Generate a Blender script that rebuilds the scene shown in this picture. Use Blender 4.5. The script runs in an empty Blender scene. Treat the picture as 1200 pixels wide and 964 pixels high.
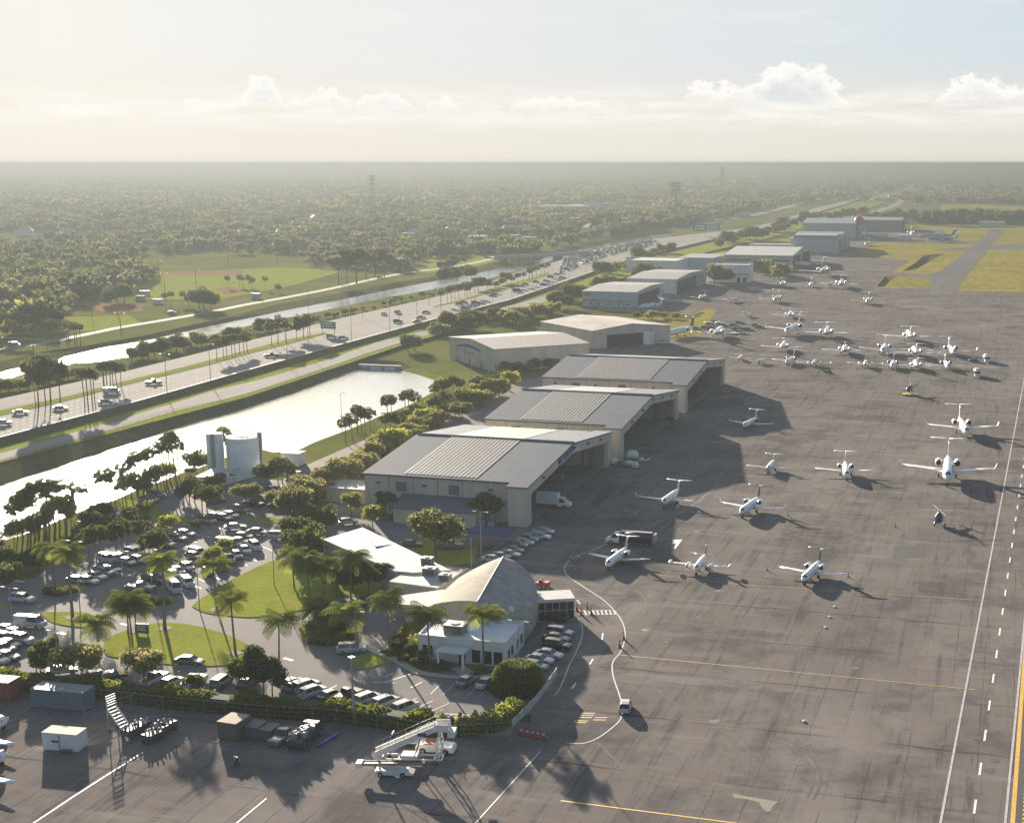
import bpy, math, random
import numpy as np
from mathutils import Vector, Matrix
from mathutils.geometry import delaunay_2d_cdt
R = math.radians
sc = bpy.context.scene
COL = sc.collection
# ---- where the photographer's helicopter hangs: pixel (of the 1200x964 photo) -> point on a level z ----
F=1680.;CX=690.;CY=600.;YH=191.;H=78.
TH=math.atan((CY-YH)/F);C_=math.cos(TH);S_=math.sin(TH)
def G(x,y,z=0.):
    a=(x-CX)/F;b=(y-CY)/F
    dx,dy,dz=a,C_-b*S_,-(b*C_+S_)
    t=(z-H)/dz
    return Vector((dx*t,dy*t,z))
def GL(pts,z=0.): return [G(p[0],p[1],z) for p in pts]
cam_d=bpy.data.cameras.new('camera'); cam=bpy.data.objects.new('camera',cam_d); COL.objects.link(cam)
cam.location=(0,0,H); cam.rotation_euler=(math.pi/2-TH,0,0)
cam_d.sensor_fit='HORIZONTAL'; cam_d.sensor_width=36; cam_d.lens=F/1200*36
cam_d.shift_x=(600-CX)/1200; cam_d.shift_y=(CY-482)/1200
cam_d.clip_start=1; cam_d.clip_end=90000
sc.camera=cam
sc.render.resolution_x=1024; sc.render.resolution_y=822
UAZ=16.3
U=Vector((math.sin(R(UAZ)),math.cos(R(UAZ)),0)); V=Vector((math.cos(R(UAZ)),-math.sin(R(UAZ)),0))  # along the hangar fronts / out over the apron
UP=Vector((0,0,1))
# ---- light ----
SAZ,SEL=-19.5,11.5
w=bpy.data.worlds.new('World'); sc.world=w; w.use_nodes=True
def world_setup():
    nt=w.node_tree; nt.nodes.clear(); N=nt.nodes.new; L=nt.links.new
    out=N('ShaderNodeOutputWorld'); bg=N('ShaderNodeBackground'); bg.inputs[1].default_value=SKY_ST
    sky=N('ShaderNodeTexSky'); sky.sky_type='NISHITA'; sky.sun_disc=False
    sky.sun_elevation=R(SEL); sky.sun_rotation=R(SAZ); sky.air_density=1.0; sky.dust_density=1.6; sky.ozone_density=1.5; sky.altitude=80
    tc=N('ShaderNodeTexCoord'); sep=N('ShaderNodeSeparateXYZ'); L(tc.outputs['Generated'],sep.inputs[0])
    def math_(op,a,b=None,c=None):
        m=N('ShaderNodeMath'); m.operation=op
        for i,v in enumerate((a,b,c)):
            if v is None: continue
            if isinstance(v,(int,float)): m.inputs[i].default_value=v
            else: L(v,m.inputs[i])
        return m.outputs[0]
    def mixc(f,a,b):
        m=N('ShaderNodeMix'); m.data_type='RGBA'
        if isinstance(f,(int,float)): m.inputs[0].default_value=f
        else: L(f,m.inputs[0])
        for i,v in ((6,a),(7,b)):
            if isinstance(v,tuple): m.inputs[i].default_value=(*v,1)
            else: L(v,m.inputs[i])
        return m.outputs[2]
    def ramp(f,pts):
        r=N('ShaderNodeValToRGB'); L(f,r.inputs[0]); e=r.color_ramp.elements
        while len(e)<len(pts): e.new(.5)
        for i,(p,v) in enumerate(pts): e[i].position=p; e[i].color=(v,v,v,1)
        return r.outputs[0]
    az=math_('ARCTAN2',sep.outputs[0],sep.outputs[1]); el=math_('ARCSINE',sep.outputs[2])
    eld=math_('MULTIPLY',el,180/math.pi); azd=math_('MULTIPLY',az,180/math.pi)
    # soft pale air in the lowest degrees, on top of the physical sky
    veil=ramp(math_('DIVIDE',eld,20.0),[(0,1),(.42,1),(.56,.55),(.75,.2),(1,0)])
    sunside=math_('MULTIPLY_ADD',math_('ABSOLUTE',math_('SUBTRACT',azd,SAZ)),-1/52.,1.0)
    sunside=math_('MAXIMUM',sunside,0.0)
    c1=mixc(ramp(sunside,[(0.1,0),(1,1)]),VEIL_COOL,VEIL_WARM)
    low=ramp(math_('DIVIDE',eld,4.0),[(0,1),(.55,.75),(1,0)])
    c1=mixc(low,c1,mixc(ramp(sunside,[(0.1,0),(1,1)]),VEIL_LOWR,VEIL_LOW))
    away=math_('MINIMUM',math_('MAXIMUM',math_('DIVIDE',math_('SUBTRACT',math_('ABSOLUTE',math_('SUBTRACT',azd,SAZ)),46.0),60.0),0.0),1.0)
    c1=mixc(away,c1,(.9,1.75,3.1))
    col=mixc(veil,sky.outputs[0],c1)
    # clouds: banks of cumulus low over the horizon, and thin streaks of cirrus
    def noise(sx,sy,scale,detail=8,rough=.6,off=0.):
        cv=N('ShaderNodeCombineXYZ'); L(math_('MULTIPLY',azd,sx),cv.inputs[0]); L(math_('MULTIPLY',eld,sy),cv.inputs[1]); cv.inputs[2].default_value=off
        n=N('ShaderNodeTexNoise'); n.inputs['Scale'].default_value=scale; n.inputs['Detail'].default_value=detail; n.inputs['Roughness'].default_value=rough
        L(cv.outputs[0],n.inputs['Vector']); return n.outputs[0]
    puff=noise(1,1.25,1.7,9,.62,3.1)
    fine=math_('MULTIPLY',math_('SUBTRACT',puff,.5),CL_ROUGH)
    # each bank: centre azimuth, half width, top (degrees over the flat base line), shade
    dens=None; core=None
    for (a0,hw,base,top) in CLOUDS:
        da=math_('DIVIDE',math_('SUBTRACT',azd,a0),hw); bell=math_('SUBTRACT',1.0,math_('POWER',math_('ABSOLUTE',da),2.6))
        hgt=math_('MULTIPLY',bell,top)
        hh=math_('ADD',math_('SUBTRACT',hgt,math_('SUBTRACT',eld,base)),fine)
        up=math_('MULTIPLY_ADD',math_('SUBTRACT',eld,base-.15),4.0,0.0)
        d=math_('MINIMUM',math_('MULTIPLY',hh,5.0),up)
        d=math_('MINIMUM',math_('MAXIMUM',d,0.0),1.0)
        dens=d if dens is None else math_('MAXIMUM',dens,d)
        cc=math_('MINIMUM',math_('MAXIMUM',math_('MULTIPLY',math_('SUBTRACT',hh,.22),1.1),0.0),1.0)
        core=cc if core is None else math_('MAXIMUM',core,cc)
    fade=ramp(math_('DIVIDE',eld,5.0),[(0.12,0),(.36,.6),(.5,1)])
    ccol=mixc(core,CL_EDGE,CL_CORE)
    col=mixc(math_('MULTIPLY',dens,fade),col,ccol)
    lowband=math_('MULTIPLY',ramp(noise(.35,2.2,1.0,6,.6,8.),[(.36,0.1),(.62,1)]),ramp(math_('DIVIDE',eld,5.0),[(.2,0),(.34,.75),(.46,.7),(.6,0)]))
    col=mixc(math_('MULTIPLY',lowband,1.0),col,CL_EDGE)
    cir=math_('MULTIPLY',ramp(noise(.18,1.6,1.0,7,.65,1.),[(.5,0),(.75,1)]),ramp(math_('DIVIDE',eld,9.0),[(.35,0),(.8,1)]))
    col=mixc(math_('MULTIPLY',cir,.45),col,CL_EDGE)
    L(col,bg.inputs[0]); L(bg.outputs[0],out.inputs[0])

SKY_ST=.044
VEIL_COOL=(3.1,3.65,4.1); VEIL_WARM=(4.95,4.8,4.5); VEIL_LOW=(5.0,4.65,4.05); VEIL_LOWR=(4.05,3.95,3.55)
CL_EDGE=(5.35,5.2,4.9); CL_CORE=(3.75,3.95,4.05); CL_ROUGH=1.9
def _e(x,y):
    a=(x-CX)/F;b=(y-CY)/F; d=Vector((a,C_-b*S_,-(b*C_+S_))).normalized()
    return math.degrees(math.atan2(d.x,d.y)),math.degrees(math.asin(d.z))
CLOUDS=[]
for (x,base,top,hw) in ((308,120,86,24),(385,126,106,30),(352,126,110,26),(452,127,106,34),(930,122,72,66),(865,118,96,42),(820,112,94,20),(1140,118,86,46),(1195,118,98,30),(60,132,122,60),(520,126,112,20),(240,130,118,40),(660,128,112,60)):
    a0,e0=_e(x,base); a1,e1=_e(x,top); aw=_e(x+hw,base)[0]-a0
    CLOUDS.append((a0,aw,e0,max(e1-e0,.2)))
SUN_E=5.; EXPO=2.12
HAZE_D=.00036; HAZE_C=(.090,.104,.112); HAZE_G=.42
IORG=1.0

sc.view_settings.view_transform='Standard'; sc.view_settings.look='None'; sc.view_settings.gamma=1; sc.view_settings.exposure=EXPO
world_setup(); w.cycles.sampling_method="MANUAL"; w.cycles.sample_map_resolution=512
sl=bpy.data.lights.new('sun','SUN'); sl.energy=SUN_E; sl.angle=R(.6); sl.color=(1,.86,.70)
sun=bpy.data.objects.new('sun',sl); COL.objects.link(sun)
sdir=Vector((math.sin(R(SAZ))*math.cos(R(SEL)),math.cos(R(SAZ))*math.cos(R(SEL)),math.sin(R(SEL))))
sun.rotation_euler=sdir.to_track_quat('Z','Y').to_euler(); sun.location=sdir*500+Vector((0,0,100))
cy=sc.cycles; cy.max_bounces=6; cy.diffuse_bounces=2; cy.glossy_bounces=3; cy.transmission_bounces=3; cy.transparent_max_bounces=6; cy.volume_bounces=0
cy.use_denoising=True; cy.caustics_reflective=False; cy.caustics_refractive=False; cy.sample_clamp_indirect=6
# ---- materials ----
MATS={}
def mat(name,col,rough=.6,metal=0.,var=.12,scale=.6,bump=0.,spec=.5,coat=0.,detail=4,col2=None):
    if name in MATS: return MATS[name]
    m=bpy.data.materials.new(name); m.use_nodes=True; nt=m.node_tree; b=nt.nodes['Principled BSDF']; N=nt.nodes.new; L=nt.links.new
    b.inputs['Roughness'].default_value=rough; b.inputs['Metallic'].default_value=metal; b.inputs['Specular IOR Level'].default_value=spec; b.inputs['Coat Weight'].default_value=coat
    tc=N('ShaderNodeTexCoord'); n=N('ShaderNodeTexNoise'); n.inputs['Scale'].default_value=scale; n.inputs['Detail'].default_value=detail; L(tc.outputs['Object'],n.inputs['Vector'])
    r=N('ShaderNodeMix'); r.data_type='RGBA'; cr=N('ShaderNodeMapRange'); cr.inputs[1].default_value=.3; cr.inputs[2].default_value=.7; L(n.outputs[0],cr.inputs[0]); L(cr.outputs[0],r.inputs[0])
    c2=col2 or tuple(min(1,c*(1+var)) for c in col)
    r.inputs[6].default_value=(*[c*(1-var) for c in col],1); r.inputs[7].default_value=(*c2,1); L(r.outputs[2],b.inputs['Base Color'])
    if bump:
        bp=N('ShaderNodeBump'); bp.inputs['Strength'].default_value=bump; L(n.outputs[0],bp.inputs['Height']); L(bp.outputs[0],b.inputs['Normal'])
    MATS[name]=m; return m
def leafmat(name,c1,c2,trans=.35,scale=.12):
    if name in MATS: return MATS[name]
    m=bpy.data.materials.new(name); m.use_nodes=True; nt=m.node_tree; nt.nodes.remove(nt.nodes['Principled BSDF']); N=nt.nodes.new; L=nt.links.new
    out=nt.nodes['Material Output']; geo=N('ShaderNodeNewGeometry'); oi=N('ShaderNodeObjectInfo')
    n=N('ShaderNodeTexNoise'); n.inputs['Scale'].default_value=scale; n.inputs['Detail'].default_value=3; L(geo.outputs['Position'],n.inputs['Vector'])
    a=N('ShaderNodeMath'); a.operation='ADD'; L(n.outputs[0],a.inputs[0]); L(geo.outputs['Random Per Island'],a.inputs[1])
    b=N('ShaderNodeMath'); b.operation='ADD'; L(a.outputs[0],b.inputs[0]); L(oi.outputs['Random'],b.inputs[1])
    mr=N('ShaderNodeMapRange'); mr.inputs[1].default_value=.7; mr.inputs[2].default_value=2.2; L(b.outputs[0],mr.inputs[0])
    mx=N('ShaderNodeMix'); mx.data_type='RGBA'; L(mr.outputs[0],mx.inputs[0]); mx.inputs[6].default_value=(*c1,1); mx.inputs[7].default_value=(*c2,1)
    d=N('ShaderNodeBsdfDiffuse'); L(mx.outputs[2],d.inputs[0])
    t=N('ShaderNodeBsdfTranslucent'); hs=N('ShaderNodeHueSaturation'); hs.inputs['Hue'].default_value=.48; hs.inputs['Value'].default_value=1.9; L(mx.outputs[2],hs.inputs['Color']); L(hs.outputs[0],t.inputs[0])
    ms=N('ShaderNodeMixShader'); ms.inputs[0].default_value=trans; L(d.outputs[0],ms.inputs[1]); L(t.outputs[0],ms.inputs[2]); L(ms.outputs[0],out.inputs[0])
    MATS[name]=m; return m
# ---- mesh building ----
class MB:
    def __init__(s): s.v=[];s.f=[];s.mi=[];s.ms=[];s.sm=[]
    def _m(s,m):
        if m not in s.ms: s.ms.append(m)
        return s.ms.index(m)
    def add(s,vs,fs,m,smooth=False):
        o=len(s.v); s.v+= [tuple(v) for v in vs]; k=s._m(m)
        for f in fs: s.f.append(tuple(i+o for i in f)); s.mi.append(k); s.sm.append(smooth)
        return s
    def box(s,c,d,m,rz=0.,rx=0.,ry=0.):
        M=Matrix.Translation(Vector(c))@Matrix.Rotation(rz,4,'Z')@Matrix.Rotation(ry,4,'Y')@Matrix.Rotation(rx,4,'X')
        x,y,z=d[0]/2,d[1]/2,d[2]/2
        vs=[M@Vector((i*x,j*y,k*z)) for k in(-1,1) for j in(-1,1) for i in(-1,1)]
        return s.add(vs,[(0,2,3,1),(4,5,7,6),(0,1,5,4),(2,6,7,3),(0,4,6,2),(1,3,7,5)],m)
    def b0(s,x0,x1,y0,y1,z0,z1,m): return s.box(((x0+x1)/2,(y0+y1)/2,(z0+z1)/2),(x1-x0,y1-y0,z1-z0),m)
    def prism(s,poly,z0,z1,m,mtop=None):
        n=len(poly); a=sum(poly[i][0]*poly[(i+1)%n][1]-poly[(i+1)%n][0]*poly[i][1] for i in range(n))
        if a<0: poly=poly[::-1]
        vs=[(p[0],p[1],z0) for p in poly]+[(p[0],p[1],z1) for p in poly]
        s.add(vs,[(i,(i+1)%n,n+(i+1)%n,n+i) for i in range(n)]+[tuple(range(n-1,-1,-1))],m)
        return s.add(vs[n:],[tuple(range(n))],mtop or m)
    def tube(s,pts,rs,m,n=6,cap=True,smooth=True):
        pts=[Vector(p) for p in pts]
        if not isinstance(rs,(list,tuple)): rs=[rs]*len(pts)
        vs=[];fs=[]
        for i,p in enumerate(pts):
            d=(pts[min(i+1,len(pts)-1)]-pts[max(i-1,0)]).normalized()
            a=d.orthogonal().normalized() if abs(d.z)<.9 else (Vector((1,0,0))-d*d.x).normalized()
            if abs(d.z)<.9: a=(UP-d*d.z).normalized()
            b=d.cross(a)
            for k in range(n):
                t=2*math.pi*k/n; vs.append(p+(a*math.cos(t)+b*math.sin(t))*rs[i])
        for i in range(len(pts)-1):
            for k in range(n): fs.append((i*n+k,i*n+(k+1)%n,(i+1)*n+(k+1)%n,(i+1)*n+k))
        s.add(vs,fs,m,smooth)
        if cap: s.add(vs[:n],[tuple(range(n-1,-1,-1))],m); s.add(vs[-n:],[tuple(range(n))],m)
        return s
    def loft(s,secs,m,cap=True,smooth=True):
        n=len(secs[0]); vs=[p for q in secs for p in q]; fs=[]
        for i in range(len(secs)-1):
            for k in range(n): fs.append((i*n+k,i*n+(k+1)%n,(i+1)*n+(k+1)%n,(i+1)*n+k))
        if cap: fs+=[tuple(range(n-1,-1,-1)),tuple(range((len(secs)-1)*n,len(secs)*n))]
        return s.add(vs,fs,m,smooth)
    def build(s,name,parent=None,loc=None,rz=0.):
        me=bpy.data.meshes.new(name); me.from_pydata(s.v,[],s.f); 
        for m in s.ms: me.materials.append(m)
        me.polygons.foreach_set('material_index',s.mi); me.polygons.foreach_set('use_smooth',s.sm); me.update()
        return link(name,me,parent,loc,rz)
def link(name,me,parent=None,loc=None,rz=0.):
    o=bpy.data.objects.new(name,me); COL.objects.link(o)
    if parent: o.parent=parent
    if loc is not None: o.location=loc
    o.rotation_euler=(0,0,rz); return o
def tag(o,label=None,cat=None,group=None,kind=None):
    if label: o['label']=label
    if cat: o['category']=cat
    if group: o['group']=group
    if kind: o['kind']=kind
    return o
def root(name,loc=(0,0,0),rz=0.): return link(name,None,None,loc,rz)
def kids(o): return PK.get(o.name,[])
PK={}
def reg(r,parts): PK[r.name]=parts; return r
def proto(name,parts):
    """parts: list of (part name, MB or mesh, [sub-parts]) -> a hidden recipe used by place()"""
    out=[]
    for p in parts:
        me=p[1]
        if isinstance(me,MB):
            t=me.build('tmp'); me=t.data; me.name=p[0]; bpy.data.objects.remove(t)
        sub=[]
        for q in (p[2] if len(p)>2 else []):
            t=q[1].build('tmp'); m2=t.data; m2.name=q[0]; bpy.data.objects.remove(t); sub.append((q[0],m2))
        out.append((p[0],me,sub))
    return (name,out)
def place(pr,loc,rz,label,cat,group=None,scale=1.,tilt=None,only=None):
    name,parts=pr
    r=root(name,loc,rz); tag(r,label,cat,group)
    if tilt: r.rotation_euler=(tilt[0],tilt[1],rz)
    r.scale=(scale,)*3 if not isinstance(scale,tuple) else scale
    for (n,me,sub) in parts:
        if only and n not in only: continue
        o=link(n,me,r)
        for (n2,m2) in sub: link(n2,m2,o)
    return r
def azr(az): return -R(az)          # object whose front is +Y turned to azimuth az
def ordinal(i,n,a='leftmost',b='rightmost'):
    W=['first','second','third','fourth','fifth','sixth','seventh','eighth','ninth','tenth','eleventh','twelfth','thirteenth','fourteenth','fifteenth','sixteenth','seventeenth','eighteenth','nineteenth','twentieth']
    if n==1: return 'lone'
    if i==0: return a
    if i==n-1: return b
    if i<=n//2 or n-1-i>8: return (W[i] if i<20 else '%dth'%(i+1))+' from left'
    return W[n-1-i]+' from right'
def smooth_path(pts,k=6):
    pts=[Vector(p) for p in pts]; out=[]
    for i in range(len(pts)-1):
        p0=pts[max(i-1,0)];p1=pts[i];p2=pts[i+1];p3=pts[min(i+2,len(pts)-1)]
        for j in range(k):
            t=j/k; out.append(.5*((2*p1)+(p2-p0)*t+(2*p0-5*p1+4*p2-p3)*t*t+(3*p1-p0-3*p2+p3)*t**3))
    out.append(pts[-1]); return out
def strip(mb,pts,wd,m,z=None,off=0.):
    """flat ribbon of width wd along pts"""
    pts=[Vector(p) for p in pts]; vs=[]
    for i,p in enumerate(pts):
        d=pts[min(i+1,len(pts)-1)]-pts[max(i-1,0)]; d.z=0; d.normalize(); n=Vector((d.y,-d.x,0))
        zz=p.z if z is None else z
        for s_ in (-.5,.5):
            q=p+n*(s_*wd+off); vs.append((q.x,q.y,zz))
    return mb.add(vs,[(2*i,2*i+1,2*i+3,2*i+2) for i in range(len(pts)-1)],m)
def band(mb,A,B,m):
    """quad ribbon between two polylines of equal count"""
    n=len(A); return mb.add(list(A)+list(B),[(i,n+i,n+i+1,i+1) for i in range(n-1)],m)
def resample(pts,n):
    pts=[Vector(p) for p in pts]; L=[0]
    for i in range(1,len(pts)): L.append(L[-1]+(pts[i]-pts[i-1]).length)
    out=[]
    for k in range(n):
        t=L[-1]*k/(n-1); i=0
        while i<len(pts)-2 and L[i+1]<t: i+=1
        u=(t-L[i])/max(L[i+1]-L[i],1e-9); out.append(pts[i].lerp(pts[i+1],u))
    return out
def poly_sheet(mb,outer,holes,m,z=None):
    """flat polygon with holes by constrained Delaunay"""
    vs=[];ed=[]
    for lp in [outer]+holes:
        o=len(vs); n=len(lp); vs+=[Vector((p[0],p[1])) for p in lp]; ed+=[(o+i,o+(i+1)%n) for i in range(n)]
    r=delaunay_2d_cdt(vs,ed,[],0,1e-4); V2,F2=r[0],r[2]
    def inside(p,lp):
        c=False;n=len(lp)
        for i in range(n):
            a=lp[i];b=lp[(i+1)%n]
            if (a[1]>p[1])!=(b[1]>p[1]) and p[0]<(b[0]-a[0])*(p[1]-a[1])/(b[1]-a[1])+a[0]: c=not c
        return c
    fs=[]
    for f in F2:
        c=sum((V2[i] for i in f),Vector((0,0)))/len(f)
        if inside(c,outer) and not any(inside(c,h) for h in holes):
            a=sum(V2[f[i]].x*V2[f[(i+1)%len(f)]].y-V2[f[(i+1)%len(f)]].x*V2[f[i]].y for i in range(len(f)))
            fs.append(tuple(f) if a>0 else tuple(f[::-1]))
    zz=outer[0][2] if z is None else z
    return mb.add([(v.x,v.y,zz) for v in V2],fs,m)
def inpoly(p,lp):
    c=False;n=len(lp)
    for i in range(n):
        a=lp[i];b=lp[(i+1)%n]
        if (a[1]>p[1])!=(b[1]>p[1]) and p[0]<(b[0]-a[0])*(p[1]-a[1])/(b[1]-a[1])+a[0]: c=not c
    return c

# ================= materials of the ground =================
def groundmat(name,stops,scale,rough=.9,stretch=None,extra=None,bump=.0,detail=8,spec=.25,k=1.0,ior=None):
    """stops: colour ramp over large + small noise; stretch=(along,across) scales in the airfield's own axes"""
    m=bpy.data.materials.new(name); m.use_nodes=True; nt=m.node_tree; b=nt.nodes['Principled BSDF']; N=nt.nodes.new; L=nt.links.new
    b.inputs['Roughness'].default_value=rough; b.inputs['Specular IOR Level'].default_value=spec
    g=N('ShaderNodeNewGeometry'); rot=N('ShaderNodeMapping'); L(g.outputs['Position'],rot.inputs[0]); rot.inputs['Rotation'].default_value=(0,0,R(UAZ)); mp=N('ShaderNodeMapping'); L(rot.outputs[0],mp.inputs[0])
    stops=[(p,tuple(x*k for x in c)) for p,c in stops]; rough=.9; spec=.0; b.inputs['IOR'].default_value=ior or IORG
    st=stretch or (1,1); mp.inputs['Scale'].default_value=(st[1],st[0],1)
    def noise(sc_,det=detail,rg=.62,src=mp):
        n=N('ShaderNodeTexNoise'); n.inputs['Scale'].default_value=sc_; n.inputs['Detail'].default_value=det; n.inputs['Roughness'].default_value=rg; L(src.outputs[0],n.inputs['Vector']); return n.outputs[0]
    def comb(op,a,b_,k=None):
        q=N('ShaderNodeMath'); q.operation=op
        for i,v in enumerate((a,b_,k)):
            if v is None: continue
            if isinstance(v,(int,float)): q.inputs[i].default_value=v
            else: L(v,q.inputs[i])
        return q.outputs[0]
    g2=N('ShaderNodeMapping'); L(g.outputs['Position'],g2.inputs[0])
    f=comb('ADD',comb('MULTIPLY',noise(scale),.55),comb('MULTIPLY',noise(scale*.17,5,.6,g2),.45))
    r=N('ShaderNodeValToRGB'); L(f,r.inputs[0]); e=r.color_ramp.elements
    while len(e)<len(stops): e.new(.5)
    for i,(p,c) in enumerate(stops): e[i].position=p; e[i].color=(*c,1)
    col=r.outputs[0]
    if extra=='apron':
        # tyre-polished streaks, pale worn patches, slab joints, dark spots of oil
        def over(col,fac,c):
            mx=N('ShaderNodeMix'); mx.data_type='RGBA'; L(fac,mx.inputs[0]); L(col,mx.inputs[6]); mx.inputs[7].default_value=(*c,1); return mx.outputs[2]
        def thr(v,a,b_,hi=1.):
            q=N('ShaderNodeMapRange'); L(v,q.inputs[0]); q.inputs[1].default_value=a; q.inputs[2].default_value=b_; q.inputs[4].default_value=hi; return q.outputs[0]
        ms=N('ShaderNodeMapping'); L(rot.outputs[0],ms.inputs[0]); ms.inputs['Scale'].default_value=(1.1,.07,1)
        col=over(col,thr(noise(.55,6,.7,ms),.52,.66,.75),(.085,.082,.082))
        mq=N('ShaderNodeMapping'); L(rot.outputs[0],mq.inputs[0]); mq.inputs['Scale'].default_value=(.12,.9,1); mq.inputs['Location'].default_value=(31,7,2)
        col=over(col,thr(noise(.30,8,.72,mq),.52,.66,.8),(.25,.228,.21))
        mw=N('ShaderNodeMapping'); L(rot.outputs[0],mw.inputs[0]); mw.inputs['Scale'].default_value=(1.,.55,1); mw.inputs['Location'].default_value=(140,60,9)
        col=over(col,thr(noise(.028,9,.72,mw),.50,.66,.75),(.255,.236,.22))
        col=over(col,thr(noise(.05,8,.7,g2),.50,.62,.7),(.10,.096,.094))
        col=over(col,thr(noise(.9,4,.55,g2),.68,.74,.6),(.05,.047,.045))
        sx=N('ShaderNodeSeparateXYZ'); mj=N('ShaderNodeMapping'); L(g.outputs['Position'],mj.inputs[0]); mj.inputs['Rotation'].default_value=(0,0,R(UAZ)); L(mj.outputs[0],sx.inputs[0])
        for ax,per in ((0,4.6),(1,19.)):
            q=comb('ABSOLUTE',comb('SUBTRACT',comb('FRACT',comb('ADD',comb('DIVIDE',sx.outputs[ax],per),comb('MULTIPLY',noise(.2,2,.5,g2),.08)),None),.5),None)
            col=over(col,comb('MULTIPLY',thr(q,.478,.495,.8),thr(noise(.07,4,.6,g2),.4,.6)),(.075,.07,.068))
    L(col,b.inputs['Base Color'])
    if bump:
        bp=N('ShaderNodeBump'); bp.inputs['Strength'].default_value=bump; bp.inputs['Distance'].default_value=.3; L(noise(scale*6),bp.inputs['Height']); L(bp.outputs[0],b.inputs['Normal'])
    MATS[name]=m; return m
GRASS=groundmat('lawn_grass',[(.28,(.10,.13,.028)),(.42,(.165,.20,.04)),(.55,(.21,.225,.045)),(.68,(.27,.24,.07)),(.8,(.26,.19,.10))],.9,bump=.3,k=1.28)
FIELD=groundmat('airfield_grass',[(.28,(.13,.15,.03)),(.42,(.20,.19,.045)),(.55,(.28,.235,.06)),(.7,(.33,.26,.09)),(.82,(.22,.15,.08))],.09,stretch=(.5,2.2),bump=.2,k=1.1)
ROUGHG=groundmat('open_ground',[(.25,(.06,.075,.025)),(.45,(.12,.135,.04)),(.6,(.18,.18,.06)),(.78,(.22,.20,.08))],.02,bump=.3)
BANK=groundmat('bank_grass',[(.3,(.07,.07,.035)),(.6,(.13,.12,.055))],.3)
APRON=groundmat('apron_asphalt',[(.25,(.135,.123,.115)),(.45,(.178,.161,.150)),(.6,(.198,.180,.168)),(.8,(.228,.208,.193))],.12,extra='apron',stretch=(.35,1.6),rough=.75,spec=.3)
LOT=groundmat('lot_asphalt',[(.3,(.15,.145,.142)),(.55,(.20,.192,.186)),(.8,(.25,.24,.23))],.12,rough=.75,spec=.3,k=1.12,ior=1.06)
ROAD=groundmat('road_asphalt',[(.3,(.25,.235,.21)),(.7,(.34,.325,.305))],.1,stretch=(.1,1.5),k=1.1,ior=1.05)
TAXI=groundmat('taxiway_asphalt',[(.3,(.15,.145,.14)),(.7,(.22,.21,.20))],.06,stretch=(.15,1.5),rough=.8)
CLAY=groundmat('infield_clay',[(.3,(.24,.14,.085)),(.7,(.32,.20,.12))],.1)
CONC=mat('pale_concrete',(.42,.40,.36),.8,var=.15,scale=.5)
PW=mat('white_paint',(.74,.74,.72),.6,var=.18,scale=.9); PY=mat('yellow_paint',(.62,.38,.05),.6,var=.15,scale=.9); PWD=mat('worn_white_paint',(.42,.41,.4),.6,var=.25,scale=1.5)
PWM=mat('faded_lane_paint',(.46,.45,.43),.7); PATH=mat('dusty_path',(.25,.235,.20),.9,var=.15,scale=.2,spec=.05)
PYW=mat('worn_yellow_paint',(.48,.33,.10),.6,var=.25,scale=1.1); PK_=mat('black_marking_paint',(.03,.03,.032),.7)
def st(o,kind='structure'): o['kind']=kind; return o
Zs=lambda L_,z:[Vector((p.x,p.y,z)) for p in L_]
def offset(pts,d,z):
    out=[]
    for i,p in enumerate(pts):
        t=pts[min(i+1,len(pts)-1)]-pts[max(i-1,0)]; t.z=0; t.normalize(); out.append(Vector((p.x+t.y*d,p.y-t.x*d,z)))
    return out
# ================= pond =================
WZ=-1.2
far_w=GL([(-60,590),(0,570),(37,557),(92,540),(125,529),(160,518),(205,501),(280,478),(335,461),(380,447),(398,437.5),(425,431.5),(450,430.5)],WZ)
far_t=[G(*p) for p in [(-60,556,1.2),(0,544,1.2),(60,527,1.2),(117,511,1.2),(150,501.5,1.2),(190,490,1.2),(235,479,1.2),(280,468,1.2),(330,452,1.2),(380,435,1.2),(415,423.5,1.2),(440,421,.7),(470,424,.3)]]
near_w=GL([(470,434),(490,439),(509,445),(514,451),(509,458),(475,477),(435,492),(400,507),(360,522),(342,531),(325,533),(306,530),(262,538),(225,552),(201,559),(172,571),(143,581),(124,590),(103,596),(87,602),(65,611),(41,621),(21,630),(0,636),(-60,655)],WZ)
near_t=offset(near_w,-2.6,0.)
near_t[0]=G(483,430.5,0)
loopT=far_t+near_t; loopW=far_w+near_w
pond_hole=[(p.x,p.y) for p in loopT]
mb=MB(); L1=loopT+[loopT[0]]; L2=loopW+[loopW[0]]
band(mb,far_t+[near_t[0]],far_w+[near_w[0]],BANK); band(mb,near_t,near_w,GRASS); band(mb,[near_t[-1],far_t[0]],[near_w[-1],far_w[0]],BANK)
low=[Vector((p.x,p.y,WZ-1)) for p in L2]; band(mb,L2,low,BANK)
st(mb.build('pond_bank'))
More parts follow.
